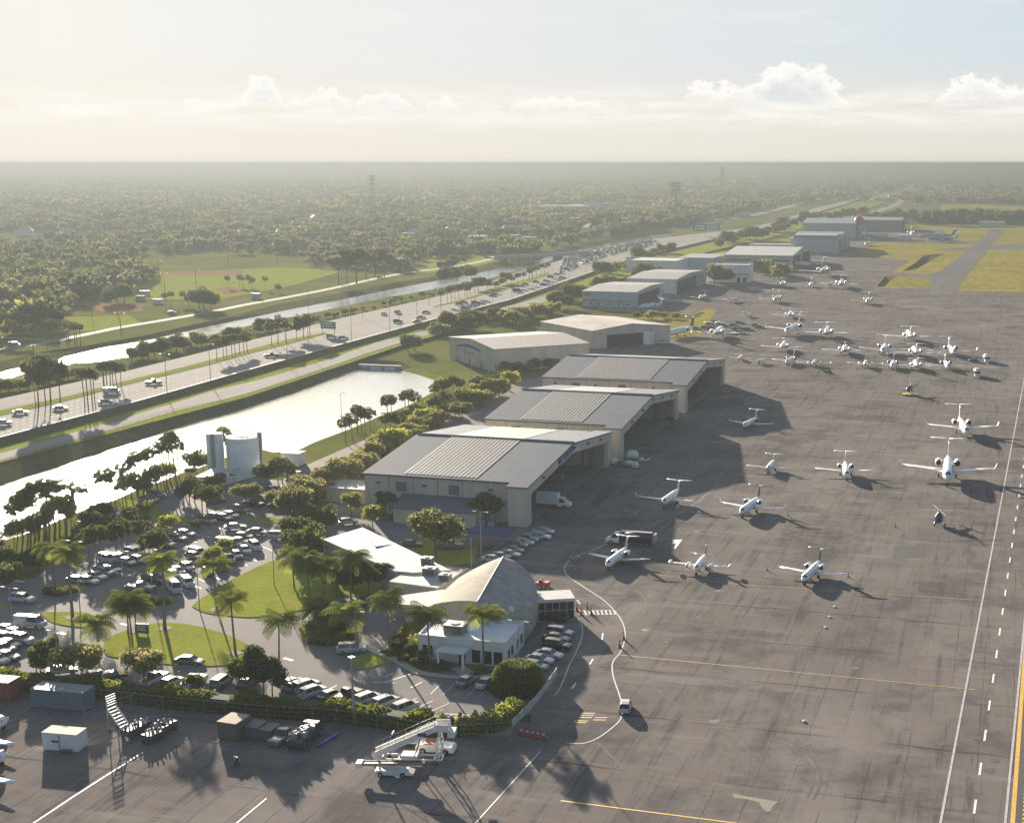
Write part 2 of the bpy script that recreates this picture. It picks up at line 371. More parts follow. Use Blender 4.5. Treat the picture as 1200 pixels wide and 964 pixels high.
# ================= canal =================
CZ=-1.5
cf_t=GL([(-60,440),(0,424),(42,413),(100,405),(165,394),(205,385),(262,373),(322,357),(380,347),(427,338),(470,330),(520,322),(562,312.5),(600,305),(640,296),(700,282.5),(760,273),(790,270)],0)
cf_w=GL([(-60,446),(0,436),(40,427),(100,411.5),(170,398.5),(210,390),(265,378),(325,365.5),(385,354),(430,345),(475,335.5),(520,327.5),(562,319.5),(600,311),(640,301.5),(700,287.5),(760,276.5),(790,273)],CZ)
cn_w=GL([(-60,466),(0,449),(37,438),(68,431.5),(105,428),(155,421),(200,408),(240,396.5),(300,382),(373,367.5),(430,355.5),(480,346),(520,339),(555,333),(607,318.5),(627,312),(700,294),(760,281),(790,277)],CZ)
cn_t=offset(cn_w,2.0,0.)
canal_hole=[(p.x,p.y) for p in cf_t]+[(p.x,p.y) for p in cn_t[::-1]]
mb=MB(); band(mb,cf_t,cf_w,BANK); band(mb,cn_w,cn_t,BANK)
band(mb,cf_w,Zs(cf_w,CZ-1),BANK); band(mb,cn_w,Zs(cn_w,CZ-1),BANK); band(mb,[cf_t[0],cf_w[0]],[cn_t[0],cn_w[0]],BANK); band(mb,[cf_t[-1],cf_w[-1]],[cn_t[-1],cn_w[-1]],BANK)
st(mb.build('canal_bank'))
# ================= ditches in the airfield =================
def ditch(pts,depth,wz,wpts,name):
    t=GL(pts,0); c=sum(t,Vector())/len(t); b=[c+(p-c)*.45 for p in t]; b=[Vector((p.x,p.y,-depth)) for p in b]
    m=MB(); band(m,t+[t[0]],b+[b[0]],BANK); m.add(b,[tuple(range(len(b)))],BANK); st(m.build(name))
    if wpts:
        m=MB(); m.add(GL(wpts,wz),[tuple(range(len(wpts)))],WATER); st(m.build('ditch_water'))
    return [(p.x,p.y) for p in t]
def watermat(name,col,rough,bump,scale,sx=1.,sy=1.):
    m=bpy.data.materials.new(name); m.use_nodes=True; nt=m.node_tree; b=nt.nodes['Principled BSDF']; N=nt.nodes.new; L=nt.links.new
    b.inputs['Base Color'].default_value=(*col,1); b.inputs['Metallic'].default_value=.8; b.inputs['Roughness'].default_value=rough; b.inputs['IOR'].default_value=1.65; b.inputs['Specular IOR Level'].default_value=.5
    g=N('ShaderNodeNewGeometry'); mp=N('ShaderNodeMapping'); mp.inputs['Rotation'].default_value=(0,0,R(30)); mp.inputs['Scale'].default_value=(sx,sy,1); L(g.outputs['Position'],mp.inputs[0])
    n=N('ShaderNodeTexNoise'); n.inputs['Scale'].default_value=scale; n.inputs['Detail'].default_value=5; n.inputs['Roughness'].default_value=.55; L(mp.outputs[0],n.inputs['Vector'])
    n2=N('ShaderNodeTexNoise'); n2.inputs['Scale'].default_value=scale*.08; n2.inputs['Detail'].default_value=3; L(mp.outputs[0],n2.inputs['Vector'])
    q=N('ShaderNodeMath'); q.operation='MULTIPLY'; L(n2.outputs[0],q.inputs[0]); q.inputs[1].default_value=bump*1.6
    bp=N('ShaderNodeBump'); L(q.outputs[0],bp.inputs['Strength']); bp.inputs['Distance'].default_value=.12; L(n.outputs[0],bp.inputs['Height']); L(bp.outputs[0],b.inputs['Normal'])
    MATS[name]=m; return m
WATER=watermat('pond_water',(.52,.59,.65),.075,.75,1.1,1.6,.7)
h1=ditch([(1058,318),(1072,316),(1082,312),(1094,303),(1104,299),(1107,297.5),(1092,298),(1082,300),(1074,307),(1064,313.5)],2.2,-1.6,[(1071,317),(1083,316.5),(1091,309.5),(1086,308.5)],'drain_ditch')
h2=ditch([(1027,336.5),(1036,336.5),(1047,325.5),(1052,324),(1037,323.5)],1.6,0,None,'drain_ditch')
# ================= the ground sheet =================
outer=[(-30000,-3000),(30000,-3000),(60000,70000),(-60000,70000)]
holes=[pond_hole,canal_hole,h1,h2]
mb=MB(); poly_sheet(mb,outer,holes,ROUGHG,0.); st(mb.build('ground'))
m=MB(); poly_sheet(m,[(p.x,p.y) for p in loopW],[],WATER,WZ); st(m.build('pond_water'))
m=MB(); band(m,resample(cf_w,24),resample(cn_w,24),WATER); st(m.build('canal_water'))
# ================= highway on its embankment, frontage road below it =================
HZ,FZ=3.0,1.2
hn=GL([(-90,536),(0,512),(100,487),(196,460),(260,443),(300,431),(360,414),(415,399),(458,388),(515,372),(560,361),(600,350.5),(623,342.5),(667,328),(703,315),(740,303),(772,295),(800,288.5),(840,279),(883,271),(920,262),(945,254),(962,247),(985,241),(1010,232.5),(1040,222.5),(1075,214.5)],HZ)
hf=GL([(-90,487),(0,465),(33,458),(80,450),(147,435),(200,421),(245,410),(297,398),(380,381),(398,373),(443,363),(493,352),(557,338),(573,328.5),(620,315),(657,305),(703,291),(740,284),(778,278),(817,274),(850,270.5),(883,266),(915,258),(938,250.5),(955,244),(980,238),(1008,230),(1038,220.5),(1073,213)],HZ)
hn=resample(hn,60); hf=resample(hf,60)
foot=offset(hn,3.4,FZ); back=offset(hf,-5.0,.02)
m=MB(); band(m,hf,hn,ROAD); st(m.build('highway'))
fr_near=resample([G(*p) for p in [(-90,566,1.2),(0,544,1.2),(60,527,1.2),(117,511,1.2),(190,490,1.2),(280,468,1.2),(330,452,1.2),(380,435,1.2),(415,423.5,1.2),(445,413,1.2),(470,405,1.2),(510,393,1.2),(590,370,1.2),(653,352,1.2),(690,341,1.2),(740,322,1.2),(800,302,1.2),(870,286,1.2),(930,272,1.2),(1000,250,1.2),(1080,222,1.2)]],60)
m=MB(); band(m,hn,foot,BANK); band(m,hf,back,BANK)
band(m,foot,fr_near,GRASS); band(m,fr_near[16:],offset(fr_near,2.5,.02)[16:],GRASS)
st(m.build('highway_embankment'))
lo=[G(*p,1.2) for p in [(-80,563),(0,540),(117,507.5),(200,483),(280,464),(330,448),(380,431.5),(427,415),(470,401.5),(510,390),(550,379),(590,367),(617,360),(653,349)]]
up=[G(*p,1.2) for p in [(-80,553),(0,531),(117,498),(200,473.5),(252,457),(297,447),(380,423),(443,400.5),(475,393),(507,386),(545,375),(585,362),(620,352),(653,343)]]
m=MB(); band(m,Zs(resample(up,40),FZ+.04),Zs(resample(lo,40),FZ+.04),ROAD); st(m.build('frontage_road'))
# median strips, edge kerb and lane lines
m1=GL([(-90,506),(0,487),(63,473),(97,464.5),(138,453),(200,438.5),(247,427),(297,413),(340,402.5),(382,391)],HZ); m2=GL([(-90,500),(0,481),(63,468),(97,460),(147,446.5),(200,434),(247,422),(300,407.5),(340,397.5),(382,389.5)],HZ)
m3=GL([(508,360),(535,354),(558,348),(573,343),(607,336),(643,322)],HZ); m4=GL([(512,358),(537,352),(558,345.5),(570,340),(607,330),(643,319)],HZ)
m=MB()
for a,b in ((m1,m2),(m3,m4)):
    a=resample(a,20); b=resample(b,20); band(m,Zs(b,HZ+.14),Zs(a,HZ+.14),GRASS); band(m,Zs(a,HZ+.14),Zs(a,HZ),CONC); band(m,Zs(b,HZ),Zs(b,HZ+.14),CONC)
st(m.build('median_strip'))
m=MB(); strip(m,Zs(hn,HZ+.03),.8,CONC,off=-.5); 
st(m.build('highway_kerb'))
m=MB(); mm=resample(m1,30); 
def between(A,B,t): return [a.lerp(b,t) for a,b in zip(A,B)]
hn_l=resample(GL([(0,512),(100,487),(196,460),(260,443),(300,431),(360,414),(382,408)],HZ),30); m1l=resample(GL([(0,487),(63,473),(97,464.5),(138,453),(200,438.5),(247,427),(297,413),(340,402.5),(382,391)],HZ),30)
for t in (.17,.34,.51,.68,.85):
    ln=resample(between(m1l,hn_l,t),140)
    for i in range(0,138,2): strip(m,Zs(ln[i:i+2],HZ+.03),.10,PWM)
hf2=hf[14:44]; hn2=hn[14:44]
for t in (.12,.22,.32,.42,.58,.68,.78,.88):
    ln=resample(between(hf2,hn2,t),240)
    for i in range(0,238,2): strip(m,Zs(ln[i:i+2],HZ+.03),.10,PWM)
st(m.build('lane_markings'))
# far roads, paths and fields
def sheet(name,pts,mt,z,kind='structure'):
    m=MB(); poly_sheet(m,[(p.x,p.y) for p in GL(pts,z)],[],mt,z); return st(m.build(name),kind)
def ribbon(name,pts,wd,mt,z,sm=True):
    q=GL(pts,z); q=smooth_path(q) if sm else q; m=MB(); strip(m,q,wd,mt,z); return st(m.build(name))
ribbon('park_road',[(-60,419),(0,410),(50,401.5),(97,392.5),(138,384),(180,377),(243,366),(290,356.5),(340,347.5),(393,337),(440,326.5),(477,319.5),(520,314),(560,307),(620,292)],6.,PATH,.06)
ribbon('park_path',[(-60,393),(0,395),(40,397.5),(60,399)],4,PATH,.05)
ribbon('far_road',[(860,256),(880,252.5),(905,247),(930,240.5),(950,235),(1000,226)],16,PATH,.1)
ribbon('far_road',[(985,268),(1010,257),(1030,247),(1050,240),(1062,230),(1075,222),(1082,214),(1120,206)],16,ROAD,.12)
sheet('playing_field',[(60,372),(150,369),(170,380),(110,387),(60,391),(-40,394),(-40,368)],GRASS,.04)
sheet('playing_field',[(140,330),(190,320),(330,313),(400,318),(345,334),(250,352),(160,350)],GRASS,.04)
sheet('playing_field',[(480,312),(500,300),(560,298),(582,306),(556,312),(500,320)],GRASS,.04)
sheet('infield_dirt',[(97,357),(130,354),(168,358),(165,365),(120,366)],CLAY,.08)
sheet('infield_dirt',[(-30,364),(0,363.5),(22,368),(0,373),(-30,373)],CLAY,.08)
sheet('infield_dirt',[(185,318.5),(225,316.5),(290,317),(280,322),(210,322.5)],CLAY,.08)
sheet('infield_dirt',[(250,338),(272,336),(290,341),(268,345)],CLAY,.08)
sheet('playing_field',[(1105,238),(1180,241),(1290,247),(1290,256),(1180,252),(1100,247)],FIELD,.06)
# ================= airfield =================
m=MB(); poly_sheet(m,[(p.x,p.y) for p in GL([(690,372),(760,300),(870,292),(1000,258),(1100,262),(1600,272),(2400,1150),(1500,1150),(700,420)],.02)],[h1,h2],FIELD,.02); st(m.build('airfield_ground'))
sheet('apron',[(-420,1150),(-420,780),(-60,803),(100,819),(200,830),(300,839),(400,845),(460,854),(520,864),(600,861),(608,812),(600,740),(560,700),(560,690),(520,690),(540,640),(590,630),(560,560),(640,480),(640,440),(690,425),(660,405),(740,396),(791,396),(820,393),(829,380),(840,362),(828,361),(812,368),(700,361),(690,330),(760,310),(880,318),(940,305),(950,296),(985,297),(1019,300),(1065,306),(1046,318.7),(1036,322.5),(1025,337.5),(1091,337.7),(1093,340),(1118,341),(1500,344.5),(2600,420),(2200,1150)],APRON,.05)
sheet('taxiway',[(1087,345),(1097,321),(1125,300),(1162,268.5),(1178,268.5),(1162.5,287.5),(1135,320),(1117,345)],TAXI,.09)
sheet('taxiway',[(1036,319),(1046,318.7),(1086,321.5),(1104,317),(1106,330),(1092,332),(1086,326),(1036,322.5)],TAXI,.085)
sheet('taxiway',[(1095,292),(1134,290),(1132,294),(1095,293.5)],TAXI,.08); sheet('taxiway',[(1155,291.5),(1168,285.5),(1400,290),(1400,296)],TAXI,.08)
sheet('far_tarmac',[(950,296),(985,297),(1018,290),(1025,284),(1060,284.5),(1138,286),(1143,283.5),(1080,280.5),(1110,276),(1105,269),(1050,267.5),(1015,262),(985,262)],TAXI,.06)
sheet('verge_grass',[(783,372),(800,377.5),(814,378),(822,384),(818,391),(793,394)],FIELD,.1)
sheet('verge_grass',[(684,362.5),(812,369),(822,365),(826,366.5),(812,374),(784,372),(684,371)],BANK,.09)
# painted lines: u-lines and v-lines
def line(name,pts,wd,mt,z=.075,sm=False): return ribbon(name,pts,wd,mt,z,sm)
line('taxiway_edge_line',[(1095,1000),(1102,964),(1198.75,452.5),(1216,360)],.32,PWD)
line('taxiway_edge_line',[(1175,1000),(1178,964),(1196,780),(1236,340)],.32,PWD)
a,b=G(1142.6,945),G(1199,547); m=MB(); dd=(b-a)/18
for k in range(-2,27):
    p=a+dd*k; strip(m,[p-dd.normalized()*2.1,p+dd.normalized()*2.1],.3,PW,.075)
st(m.build('dashed_line'))
m=MB(); a,b=G(1186.6,964),G(1198.5,800); d=(b-a).normalized(); n=Vector((d.y,-d.x,0))
strip(m,[a-d*40+n*.0,a+d*330],3.4,PK_,.07,off=1.6); strip(m,[a-d*40,a+d*330],.55,PY,.075)
for k in range(-30,260):
    for j,o in enumerate((1.35,2.05)):
        p=a+d*(k*1.25+(.0 if j==0 else .62))+n*o; strip(m,[p,p+d*.62],.5,PY,.076)
st(m.build('holding_line'))
line('apron_guide_line',[(657,937.5),(860,963.5),(1000,983)],.3,PY); line('apron_guide_line',[(726,767),(1142,807.5)],.22,PYW)
line('apron_guide_line',[(771,673),(862,684),(1157,703.5)],.18,PYW)
line('apron_guide_line',[(30,970),(87,932),(145,895),(167,881)],.2,PWD); line('apron_guide_line',[(265,974),(277,964),(312,935)],.18,PYW); line('apron_guide_line',[(548,975),(557,964),(633,880)],.2,PWD)
line('service_lane_line',[(730,628),(700,642),(672,653),(662.5,663),(664,673),(682,686),(705,701),(720,715),(730,730),(732.5,745),(728,762),(718,776),(719,793),(727,818),(728,840),(715,854),(698,865.5),(682,870.5),(663,870)],.22,PWD,sm=True)
line('service_lane_line',[(677,724),(682,733),(682,745),(676,762),(668,777),(661,795),(655,808),(649,815)],.2,PWD,sm=True)
line('service_lane_line',[(700,640),(800,600),(840,570)],.12,PWD)
m=MB()
for (x0,y0,x1,y1) in ((706.5,742,705.5,750),(695,772,691,778.5),(675,800,670,807),(676,703,680,708),(632,702,652,735),(650,712,664,728)): strip(m,GL([(x0,y0),(x1,y1)]),.25,PW if y0>735 else PWD,.075)
strip(m,GL([(675,715.5),(722,715)]),.2,PWD,.075); strip(m,GL([(678,720.5),(724,720)]),.2,PWD,.075)
for i in range(9): strip(m,GL([(680+i*4.9,715.3),(682+i*4.9,720.3)]),.35,PWD,.076)
st(m.build('crosswalk_marking'))
m=MB()
for (x0,y0,x1,y1) in ((681,835.5,697,836),(680,837.8,696,838.4),(678,840.4,694,841),(673,844,689,845),(672,846,687,847),(697,841,712,840.8),(695,843.5,710,843.6)): strip(m,GL([(x0,y0),(x1,y1)]),.34,PYW,.075)
st(m.build('lettering_on_apron'))
m=MB(); m.add(GL([(788.6,632),(799.8,632),(791.3,643),(789.9,642.3),(792,636.6),(788.2,636.8)],.075),[(0,1,2,3,4,5)],PW); st(m.build('number_marking'))
sheet('oil_stain',[(858,929),(872,932),(884,934),(896,936),(908,938),(912,938.5),(906,944),(903,950),(898,950.5),(893,946),(890,940),(876,936),(860,934)],mat('dried_puddle',(.16,.14,.11),.8),.06)
m=MB(); TYM=mat('tyre_rubber_mark',(.125,.115,.11),.8,spec=.05)
for arc in (((835,855),(852,861),(862,875),(866,890),(862,905)),((846,852),(866,860),(876,876),(879,893),(874,908)),((893,866),(915,870),(935,881),(950,899),(953,917),(946,934)),((898,862),(921,867),(943,879),(958,898),(961,918),(953,937)),((742,690),(752,697),(757,706),(756,716),(748,727)),((745,600),(735,612),(715,628)),((700,870),(740,905),(790,925)),((760,800),(800,830),(850,845),(900,846))): strip(m,smooth_path(GL(arc)),.32,TYM,.06)
st(m.build('tyre_marks'))
m=MB(); OS=mat('old_oil_stain',(.05,.048,.047),.6)
ro=random.Random(4)
for k in range(46):
    x,y=ro.uniform(700,1180),ro.uniform(380,930)
    if x<900 and y>860: continue
    q=G(x,y); rr_0=ro.uniform(.25,.9); vs=[(q.x+rr_0*ro.uniform(.6,1.3)*math.cos(t*.7),q.y+rr_0*ro.uniform(.6,1.5)*math.sin(t*.7),.062+k*.0001) for t in range(9)]; m.add(vs,[tuple(range(9))],OS)
st(m.build('oil_stains'))
PT=mat('asphalt_patch',(.10,.098,.10),.9,spec=.05); PT2_=mat('pale_asphalt_patch',(.20,.19,.18),.9,spec=.05)
for i,pp in enumerate(([(1048,640),(1085,637),(1084,652),(1046,655)],[(690,590),(712,570),(722,573),(700,594)],[(726,575),(742,562),(748,564),(731,578)],[(800,470),(870,466),(872,476),(806,480)])): sheet('asphalt_repair',pp,PT,.056+i*.0005)
# ================= car parks, roads, lawns on the land side =================
sheet('parking_lot',[(-420,800),(-420,720),(-60,692),(0,683),(40,677),(54,664),(75,652),(95,640),(118,622),(135,606),(165,592),(200,573),(225,562),(262,556),(330,563),(352,548),(395,529),(430,514),(470,500),(520,478),(566,458),(600,448),(690,430),(640,480),(560,560),(600,618),(600,668),(625,690),(640,760),(630,806),(600,861),(520,866),(460,857),(400,848),(300,842),(200,833),(100,822),(-60,806)],LOT,.035)
def island(pts,mt=None,z=.16,name='lawn',kind='structure'):
    q=smooth_path(GL(pts+[pts[0]]),3)[:-1]; m=MB(); m.prism([(p.x,p.y) for p in q],.02,z,CONC,mt or GRASS); return st(m.build(name),kind)
island([(225,711),(235,702),(250,693),(270,680.5),(297,667),(318,658),(332,656),(352,664),(372,668),(388,680),(395,695),(385,705),(362,713),(340,717.5),(300,723.5),(268,722),(240,718)])
island([(122,752),(127,748),(147,739.5),(180,731),(213,731),(247,738),(273,747),(297,760),(299,768),(285,777),(240,781),(200,779),(138,771),(123,766)])
island([(47,718),(75,717.5),(100,718.5),(112,724),(104,735),(78,733.5),(58,728)]); island([(52,688),(70,685),(97,684),(98,692),(80,698),(56,696)])
island([(130,695),(150,692),(176,697),(200,702),(205,708),(180,712),(140,709)]); island([(350,736),(362,729),(382,725),(402,730),(415,742),(404,751),(366,752),(353,745)])
island([(412,772),(432,765),(445,769),(459,776),(445,779),(433,783),(415,782)]); island([(-60,700),(-10,706),(8,711),(0,716),(-60,718)]); island([(283,608),(300,606),(330,608),(345,612),(350,619),(330,614),(300,612)])
island([(170,665),(190,660),(205,664),(190,672),(174,672)]); island([(140,585),(170,590),(230,612),(238,620),(200,612),(150,600)])
MULCH=mat('bark_mulch',(.10,.055,.035),.95,var=.3,scale=3)
for x,y in ((85,723),(193,736),(254,714),(275,765),(158,739)):
    q=G(x,y,.17); m=MB(); m.prism([(q.x+1.3*math.cos(t*.7854),q.y+1.3*math.sin(t*.7854)) for t in range(8)],.1,.2,MULCH); st(m.build('mulch_ring'))
sheet('planting_bed',[(446,763),(490,737),(494,772),(507,776),(528,785),(500,788),(478,777)],BANK,.12); sheet('planting_bed',[(536,788),(562,781),(582,786),(560,791)],BANK,.12)
sheet('shaded_lawn',[(385,680),(430,665),(460,640),(500,628),(560,640),(555,660),(530,662),(480,690),(440,700),(395,697)],GRASS,.1)
ribbon('sidewalk',[(430,757),(446,765),(465,773),(483,784),(500,789),(530,792.5),(560,793),(590,790)],1.6,CONC,.15); ribbon('sidewalk',[(448,765),(470,748),(482,736),(478,722)],1.5,CONC,.15)
ribbon('sidewalk',[(560,668),(600,640),(620,624)],1.6,CONC,.1); ribbon('sidewalk',[(536,781),(548,789)],2.5,CONC,.14)
# stall lines
m=MB()
def stalls(x0,y0,x1,y1,n,dx,dy,mt=PWD):
    for i in range(n):
        t=i/(n-1); x=x0+(x1-x0)*t; y=y0+(y1-y0)*t; strip(m,GL([(x,y),(x+dx,y+dy)]),.14,mt,.06)
stalls(98,806,270,820,8,12,-17); stalls(350,812,500,836,9,26,-12); stalls(505,813,590,818,7,14,-14); stalls(190,700,330,630,14,14,6); stalls(150,676,300,600,16,-14,-6)
for s in (((435,799),(462,800)),((449,800),(494,786)),((462,788),(449,794)),((481,806),(495,799)),((512,846),(521,837)),((521,846),(529,837)),((531,846),(536,838)),((521,836),(550,838))): strip(m,GL(list(s)),.16,PW,.065)
for (x,y,a,b) in ((338,772.5,5,1.5),(145,731.5,3,1),(22,681,7,1),(70,742,7,1),(100,721,4,1)): strip(m,GL([(x-a,y-b),(x+a,y+b)]),.5,PW,.065)
st(m.build('parking_markings'))

# ================= buildings =================
def sidingmat(name,col,axis_scale=2.,rough=.55,k=.5,metal=0.,var=.1):
    """ribbed sheet metal: vertical ribs as a bump, weather streaks as colour"""
    m=bpy.data.materials.new(name); m.use_nodes=True; nt=m.node_tree; b=nt.nodes['Principled BSDF']; N=nt.nodes.new; L=nt.links.new
    b.inputs['Roughness'].default_value=rough; b.inputs['Metallic'].default_value=metal; b.inputs['Specular IOR Level'].default_value=.12
    tc=N('ShaderNodeTexCoord'); wv=N('ShaderNodeTexWave'); wv.inputs['Scale'].default_value=axis_scale; wv.bands_direction='X'; L(tc.outputs['Object'],wv.inputs['Vector'])
    if name.endswith('_side'): wv.bands_direction='Y'
    mp=N('ShaderNodeMapping'); mp.inputs['Scale'].default_value=(.5,.5,.06); L(tc.outputs['Object'],mp.inputs[0])
    n=N('ShaderNodeTexNoise'); n.inputs['Scale'].default_value=1.; n.inputs['Detail'].default_value=6; L(mp.outputs[0],n.inputs['Vector'])
    mr=N('ShaderNodeMapRange'); mr.inputs[1].default_value=.3; mr.inputs[2].default_value=.7; L(n.outputs[0],mr.inputs[0])
    mx=N('ShaderNodeMix'); mx.data_type='RGBA'; L(mr.outputs[0],mx.inputs[0]); mx.inputs[6].default_value=(*[c*(1-var*1.6) for c in col],1); mx.inputs[7].default_value=(*[c*(1+var*.5) for c in col],1); L(mx.outputs[2],b.inputs['Base Color'])
    bp=N('ShaderNodeBump'); bp.inputs['Strength'].default_value=k; bp.inputs['Distance'].default_value=.06; L(wv.outputs[0],bp.inputs['Height']); L(bp.outputs[0],b.inputs['Normal'])
    MATS[name]=m; return m
WALL=sidingmat('cream_siding',(.60,.545,.45)); WALLS=sidingmat('cream_siding_side',(.60,.545,.45)); ROOFM=sidingmat('grey_metal_roof',(.085,.115,.155),1.2,.85,.3); ROOFL=sidingmat('pale_roof_panel',(.34,.34,.33),1.2,.6,.3)
ROOFR=mat('ribbed_skylight_panel',(.33,.33,.32),.7,var=.1,spec=.1); TRIM=mat('dark_trim',(.06,.065,.07),.6); DARK=mat('hangar_inside',(.10,.10,.095),.8); FLOORM=mat('hangar_floor',(.22,.22,.21),.5)
WHITE=mat('white_wall_paint',(.72,.71,.67),.6,var=.08,scale=.4,spec=.25); WROOF=mat('white_membrane_roof',(.47,.47,.465),.75,var=.12,scale=.25,spec=.1); GLASS=mat('dark_glass',(.02,.025,.03),.08,spec=.8)
GREYM=mat('grey_metal',(.33,.34,.35),.45,.3); LOUV=mat('louvre_grey',(.2,.21,.22),.6); TAN=mat('tan_stucco',(.46,.42,.34),.85,spec=.15); BLUEL=mat('blue_lettering',(.03,.07,.30),.5); WLET=mat('white_lettering',(.8,.8,.8),.5)
TANR=sidingmat('tan_metal_roof',(.335,.305,.25),1.,.9,.25,var=.14); DGREY=mat('charcoal_paint',(.06,.06,.065),.6); STEEL=mat('galvanised_steel',(.36,.37,.38),.4,.6); BLUEA=mat('blue_canvas',(.03,.07,.17),.8,spec=.1); PALEB=mat('pale_blue_wall',(.42,.47,.5),.6,var=.1,spec=.25)
RUST=mat('weathered_roof',(.36,.33,.31),.8,var=.25,scale=.12,spec=.1); REDP=mat('red_paint',(.42,.05,.03),.5); GRN=mat('green_siding',(.22,.27,.25),.6,spec=.2); SHGL=mat('hangar_glimpse',(.3,.3,.28),.7)
def frame_root(name,o,label,cat,group=None,az=UAZ):
    """building frame: local +X = along the front (away from the camera), local +Y = inland, Z up"""
    r=root(name,(o.x,o.y,0),-R(az-90)); tag(r,label,cat,group); return r
def gable(mb,x0,x1,y0,y1,zf,t,m,ribs=None):
    """roof slabs following zf(x) between x0..ridge..x1"""
    xm=(x0+x1)/2
    for a,b in ((x0,xm),(xm,x1)):
        mb.add([(a,y0,zf(a)),(b,y0,zf(b)),(b,y1,zf(b)),(a,y1,zf(a)),(a,y0,zf(a)-t),(b,y0,zf(b)-t),(b,y1,zf(b)-t),(a,y1,zf(a)-t)],[(0,1,2,3),(7,6,5,4),(0,4,5,1),(1,5,6,2),(2,6,7,3),(3,7,4,0)],m)
def letters(name,txt,size,m,parent,loc,rot,ext=.05,align='CENTER',sx=1.):
    c=bpy.data.curves.new(name,'FONT'); c.body=txt; c.size=size; c.extrude=ext; c.align_x=align; c.align_y='CENTER'; c.materials.append(m); c.offset=.02*size
    o=bpy.data.objects.new(name,c); COL.objects.link(o); o.parent=parent; o.location=loc; o.rotation_euler=rot; o.scale=(sx,1,1)
    dg=bpy.context.evaluated_depsgraph_get(); me=bpy.data.meshes.new_from_object(o.evaluated_get(dg)); me.name=name
    q=link(name,me,parent,loc); q.rotation_euler=rot; q.scale=(sx,1,1); bpy.data.objects.remove(o); return q
def hangar(o,W,D,ze,zr,label,skips,extra_near=3.,fas=2.6,doorset=(7,6),sign=None,pillars=(4.,3.5)):
    r=frame_root('aircraft_hangar',o,label,'hangar','big hangars with ribbed roof panels')
    zf=lambda x: zr-(zr-ze)*abs(x-W/2)/(W/2)
    e=extra_near; w=MB()
    t=.3
    # side walls, back wall
    w.b0(0,t,4,D,0,zf(0)-.3,WALLS); w.b0(W-t,W,4,D,0,zf(W)-.3,WALLS)
    w.add([(0,D,0),(W,D,0),(W,D,zf(W)-.3),(W/2,D,zf(W/2)-.3),(0,D,zf(0)-.3),(0,D-t,0),(W,D-t,0),(W,D-t,zf(W)-.3),(W/2,D-t,zf(W/2)-.3),(0,D-t,zf(0)-.3)],[(0,4,3,2,1),(5,6,7,8,9)],WALL)
    for k in range(1,6): y=4+(D-4)*k/6; w.b0(-.06,-.003,y-.08,y+.08,0,zf(0)-.45,mat('panel_seam',(.24,.235,.20),.8))
    w.build('wall',r)
    # door bay pillars which stand proud at both ends
    for x0,x1 in ((-e,pillars[0]),(W-pillars[1],W+e)):
        p=MB(); zz=min(zf(x0),zf(x1))-.35; p.b0(x0,x1,0,4.2,0,zz-.02,WALL); p.build('door_pocket',r)
    f=MB(); xs=[pillars[0],W/2,W-pillars[1]]
    for a,b in ((xs[0],xs[1]),(xs[1],xs[2])):
        f.add([(a,0,zf(a)-.3),(b,0,zf(b)-.3),(b,0,zf(b)-fas),(a,0,zf(a)-fas),(a,.5,zf(a)-.3),(b,.5,zf(b)-.3),(b,.5,zf(b)-fas),(a,.5,zf(a)-fas)],[(0,3,2,1),(4,5,6,7),(0,1,5,4),(3,7,6,2)],WALL)
    fa=f.build('fascia',r)
    g=MB(); gable(g,-e-.3,W+e+.3,-.4,4.6,zf,.3,ROOFM); gable(g,-.4,W+.4,4.6,D+.4,zf,.3,ROOFM); rf=g.build('roof',r)
    c=MB(); c.tube([(W/2,-.4,zr+.06),(W/2,D+.4,zr+.06)],.22,ROOFL,6); c.build('ridge_cap',rf)
    # white translucent ribs laid over the middle of both slopes
    for (a,b,y0,y1,mt,gap) in skips:
        c=MB(); n=int((y1-y0)/gap)
        if gap>=1:
            for i in range(n):
                yy=y0+i*gap; c.add([(a,yy,zf(a)+.09),(b,yy,zf(b)+.09),(b,yy+gap*.72,zf(b)+.09),(a,yy+gap*.72,zf(a)+.09)],[(0,1,2,3)],mt)
        else: c.add([(a,y0,zf(a)+.08),(b,y0,zf(b)+.08),(b,y1,zf(b)+.08),(a,y1,zf(a)+.08)],[(0,1,2,3)],mt)
        c.build('roof_panel',rf)
    c=MB(); c.add([(-.42,4.6,zf(0)-.38),(-.42,D+.4,zf(0)-.38),(-.42,D+.4,zf(0)-.05),(-.42,4.6,zf(0)-.05)],[(0,1,2,3)],TRIM); c.b0(-.45,-.3,4.6,D+.3,zf(0)-.4,zf(0)-.12,TRIM); c.build('gutter',r)
    # stacked door leaves, dark inside
    for (x0,n,s) in ((pillars[0],doorset[0],1),(W-pillars[1],doorset[1],-1)):
        for i in range(n):
            d=MB(); a=x0+s*i*.02; d.b0(min(x0,x0+s*1.1),max(x0,x0+s*1.1),.7+i*.55,1.1+i*.55,0,zf(x0+s)-fas+.1,sidingmat('door_siding',(.36,.36,.31)) if 'door_siding' not in MATS else MATS['door_siding']); d.build('door_leaf',r)
    i=MB(); i.add([(.4,.8,.09),(W-.4,.8,.09),(W-.4,D-.5,.09),(.4,D-.5,.09)],[(0,1,2,3)],FLOORM); i.build('floor_slab',r)
    i=MB()
    for k in range(1,6): 
        y=D*k/6; i.tube([(0.6,y,.1),(.6,y,zf(0)-1),(W/2,y,zr-1),(W-.6,y,zf(0)-1),(W-.6,y,.1)],.22,DARK,4,False,False)
    i.build('steel_frame',r)
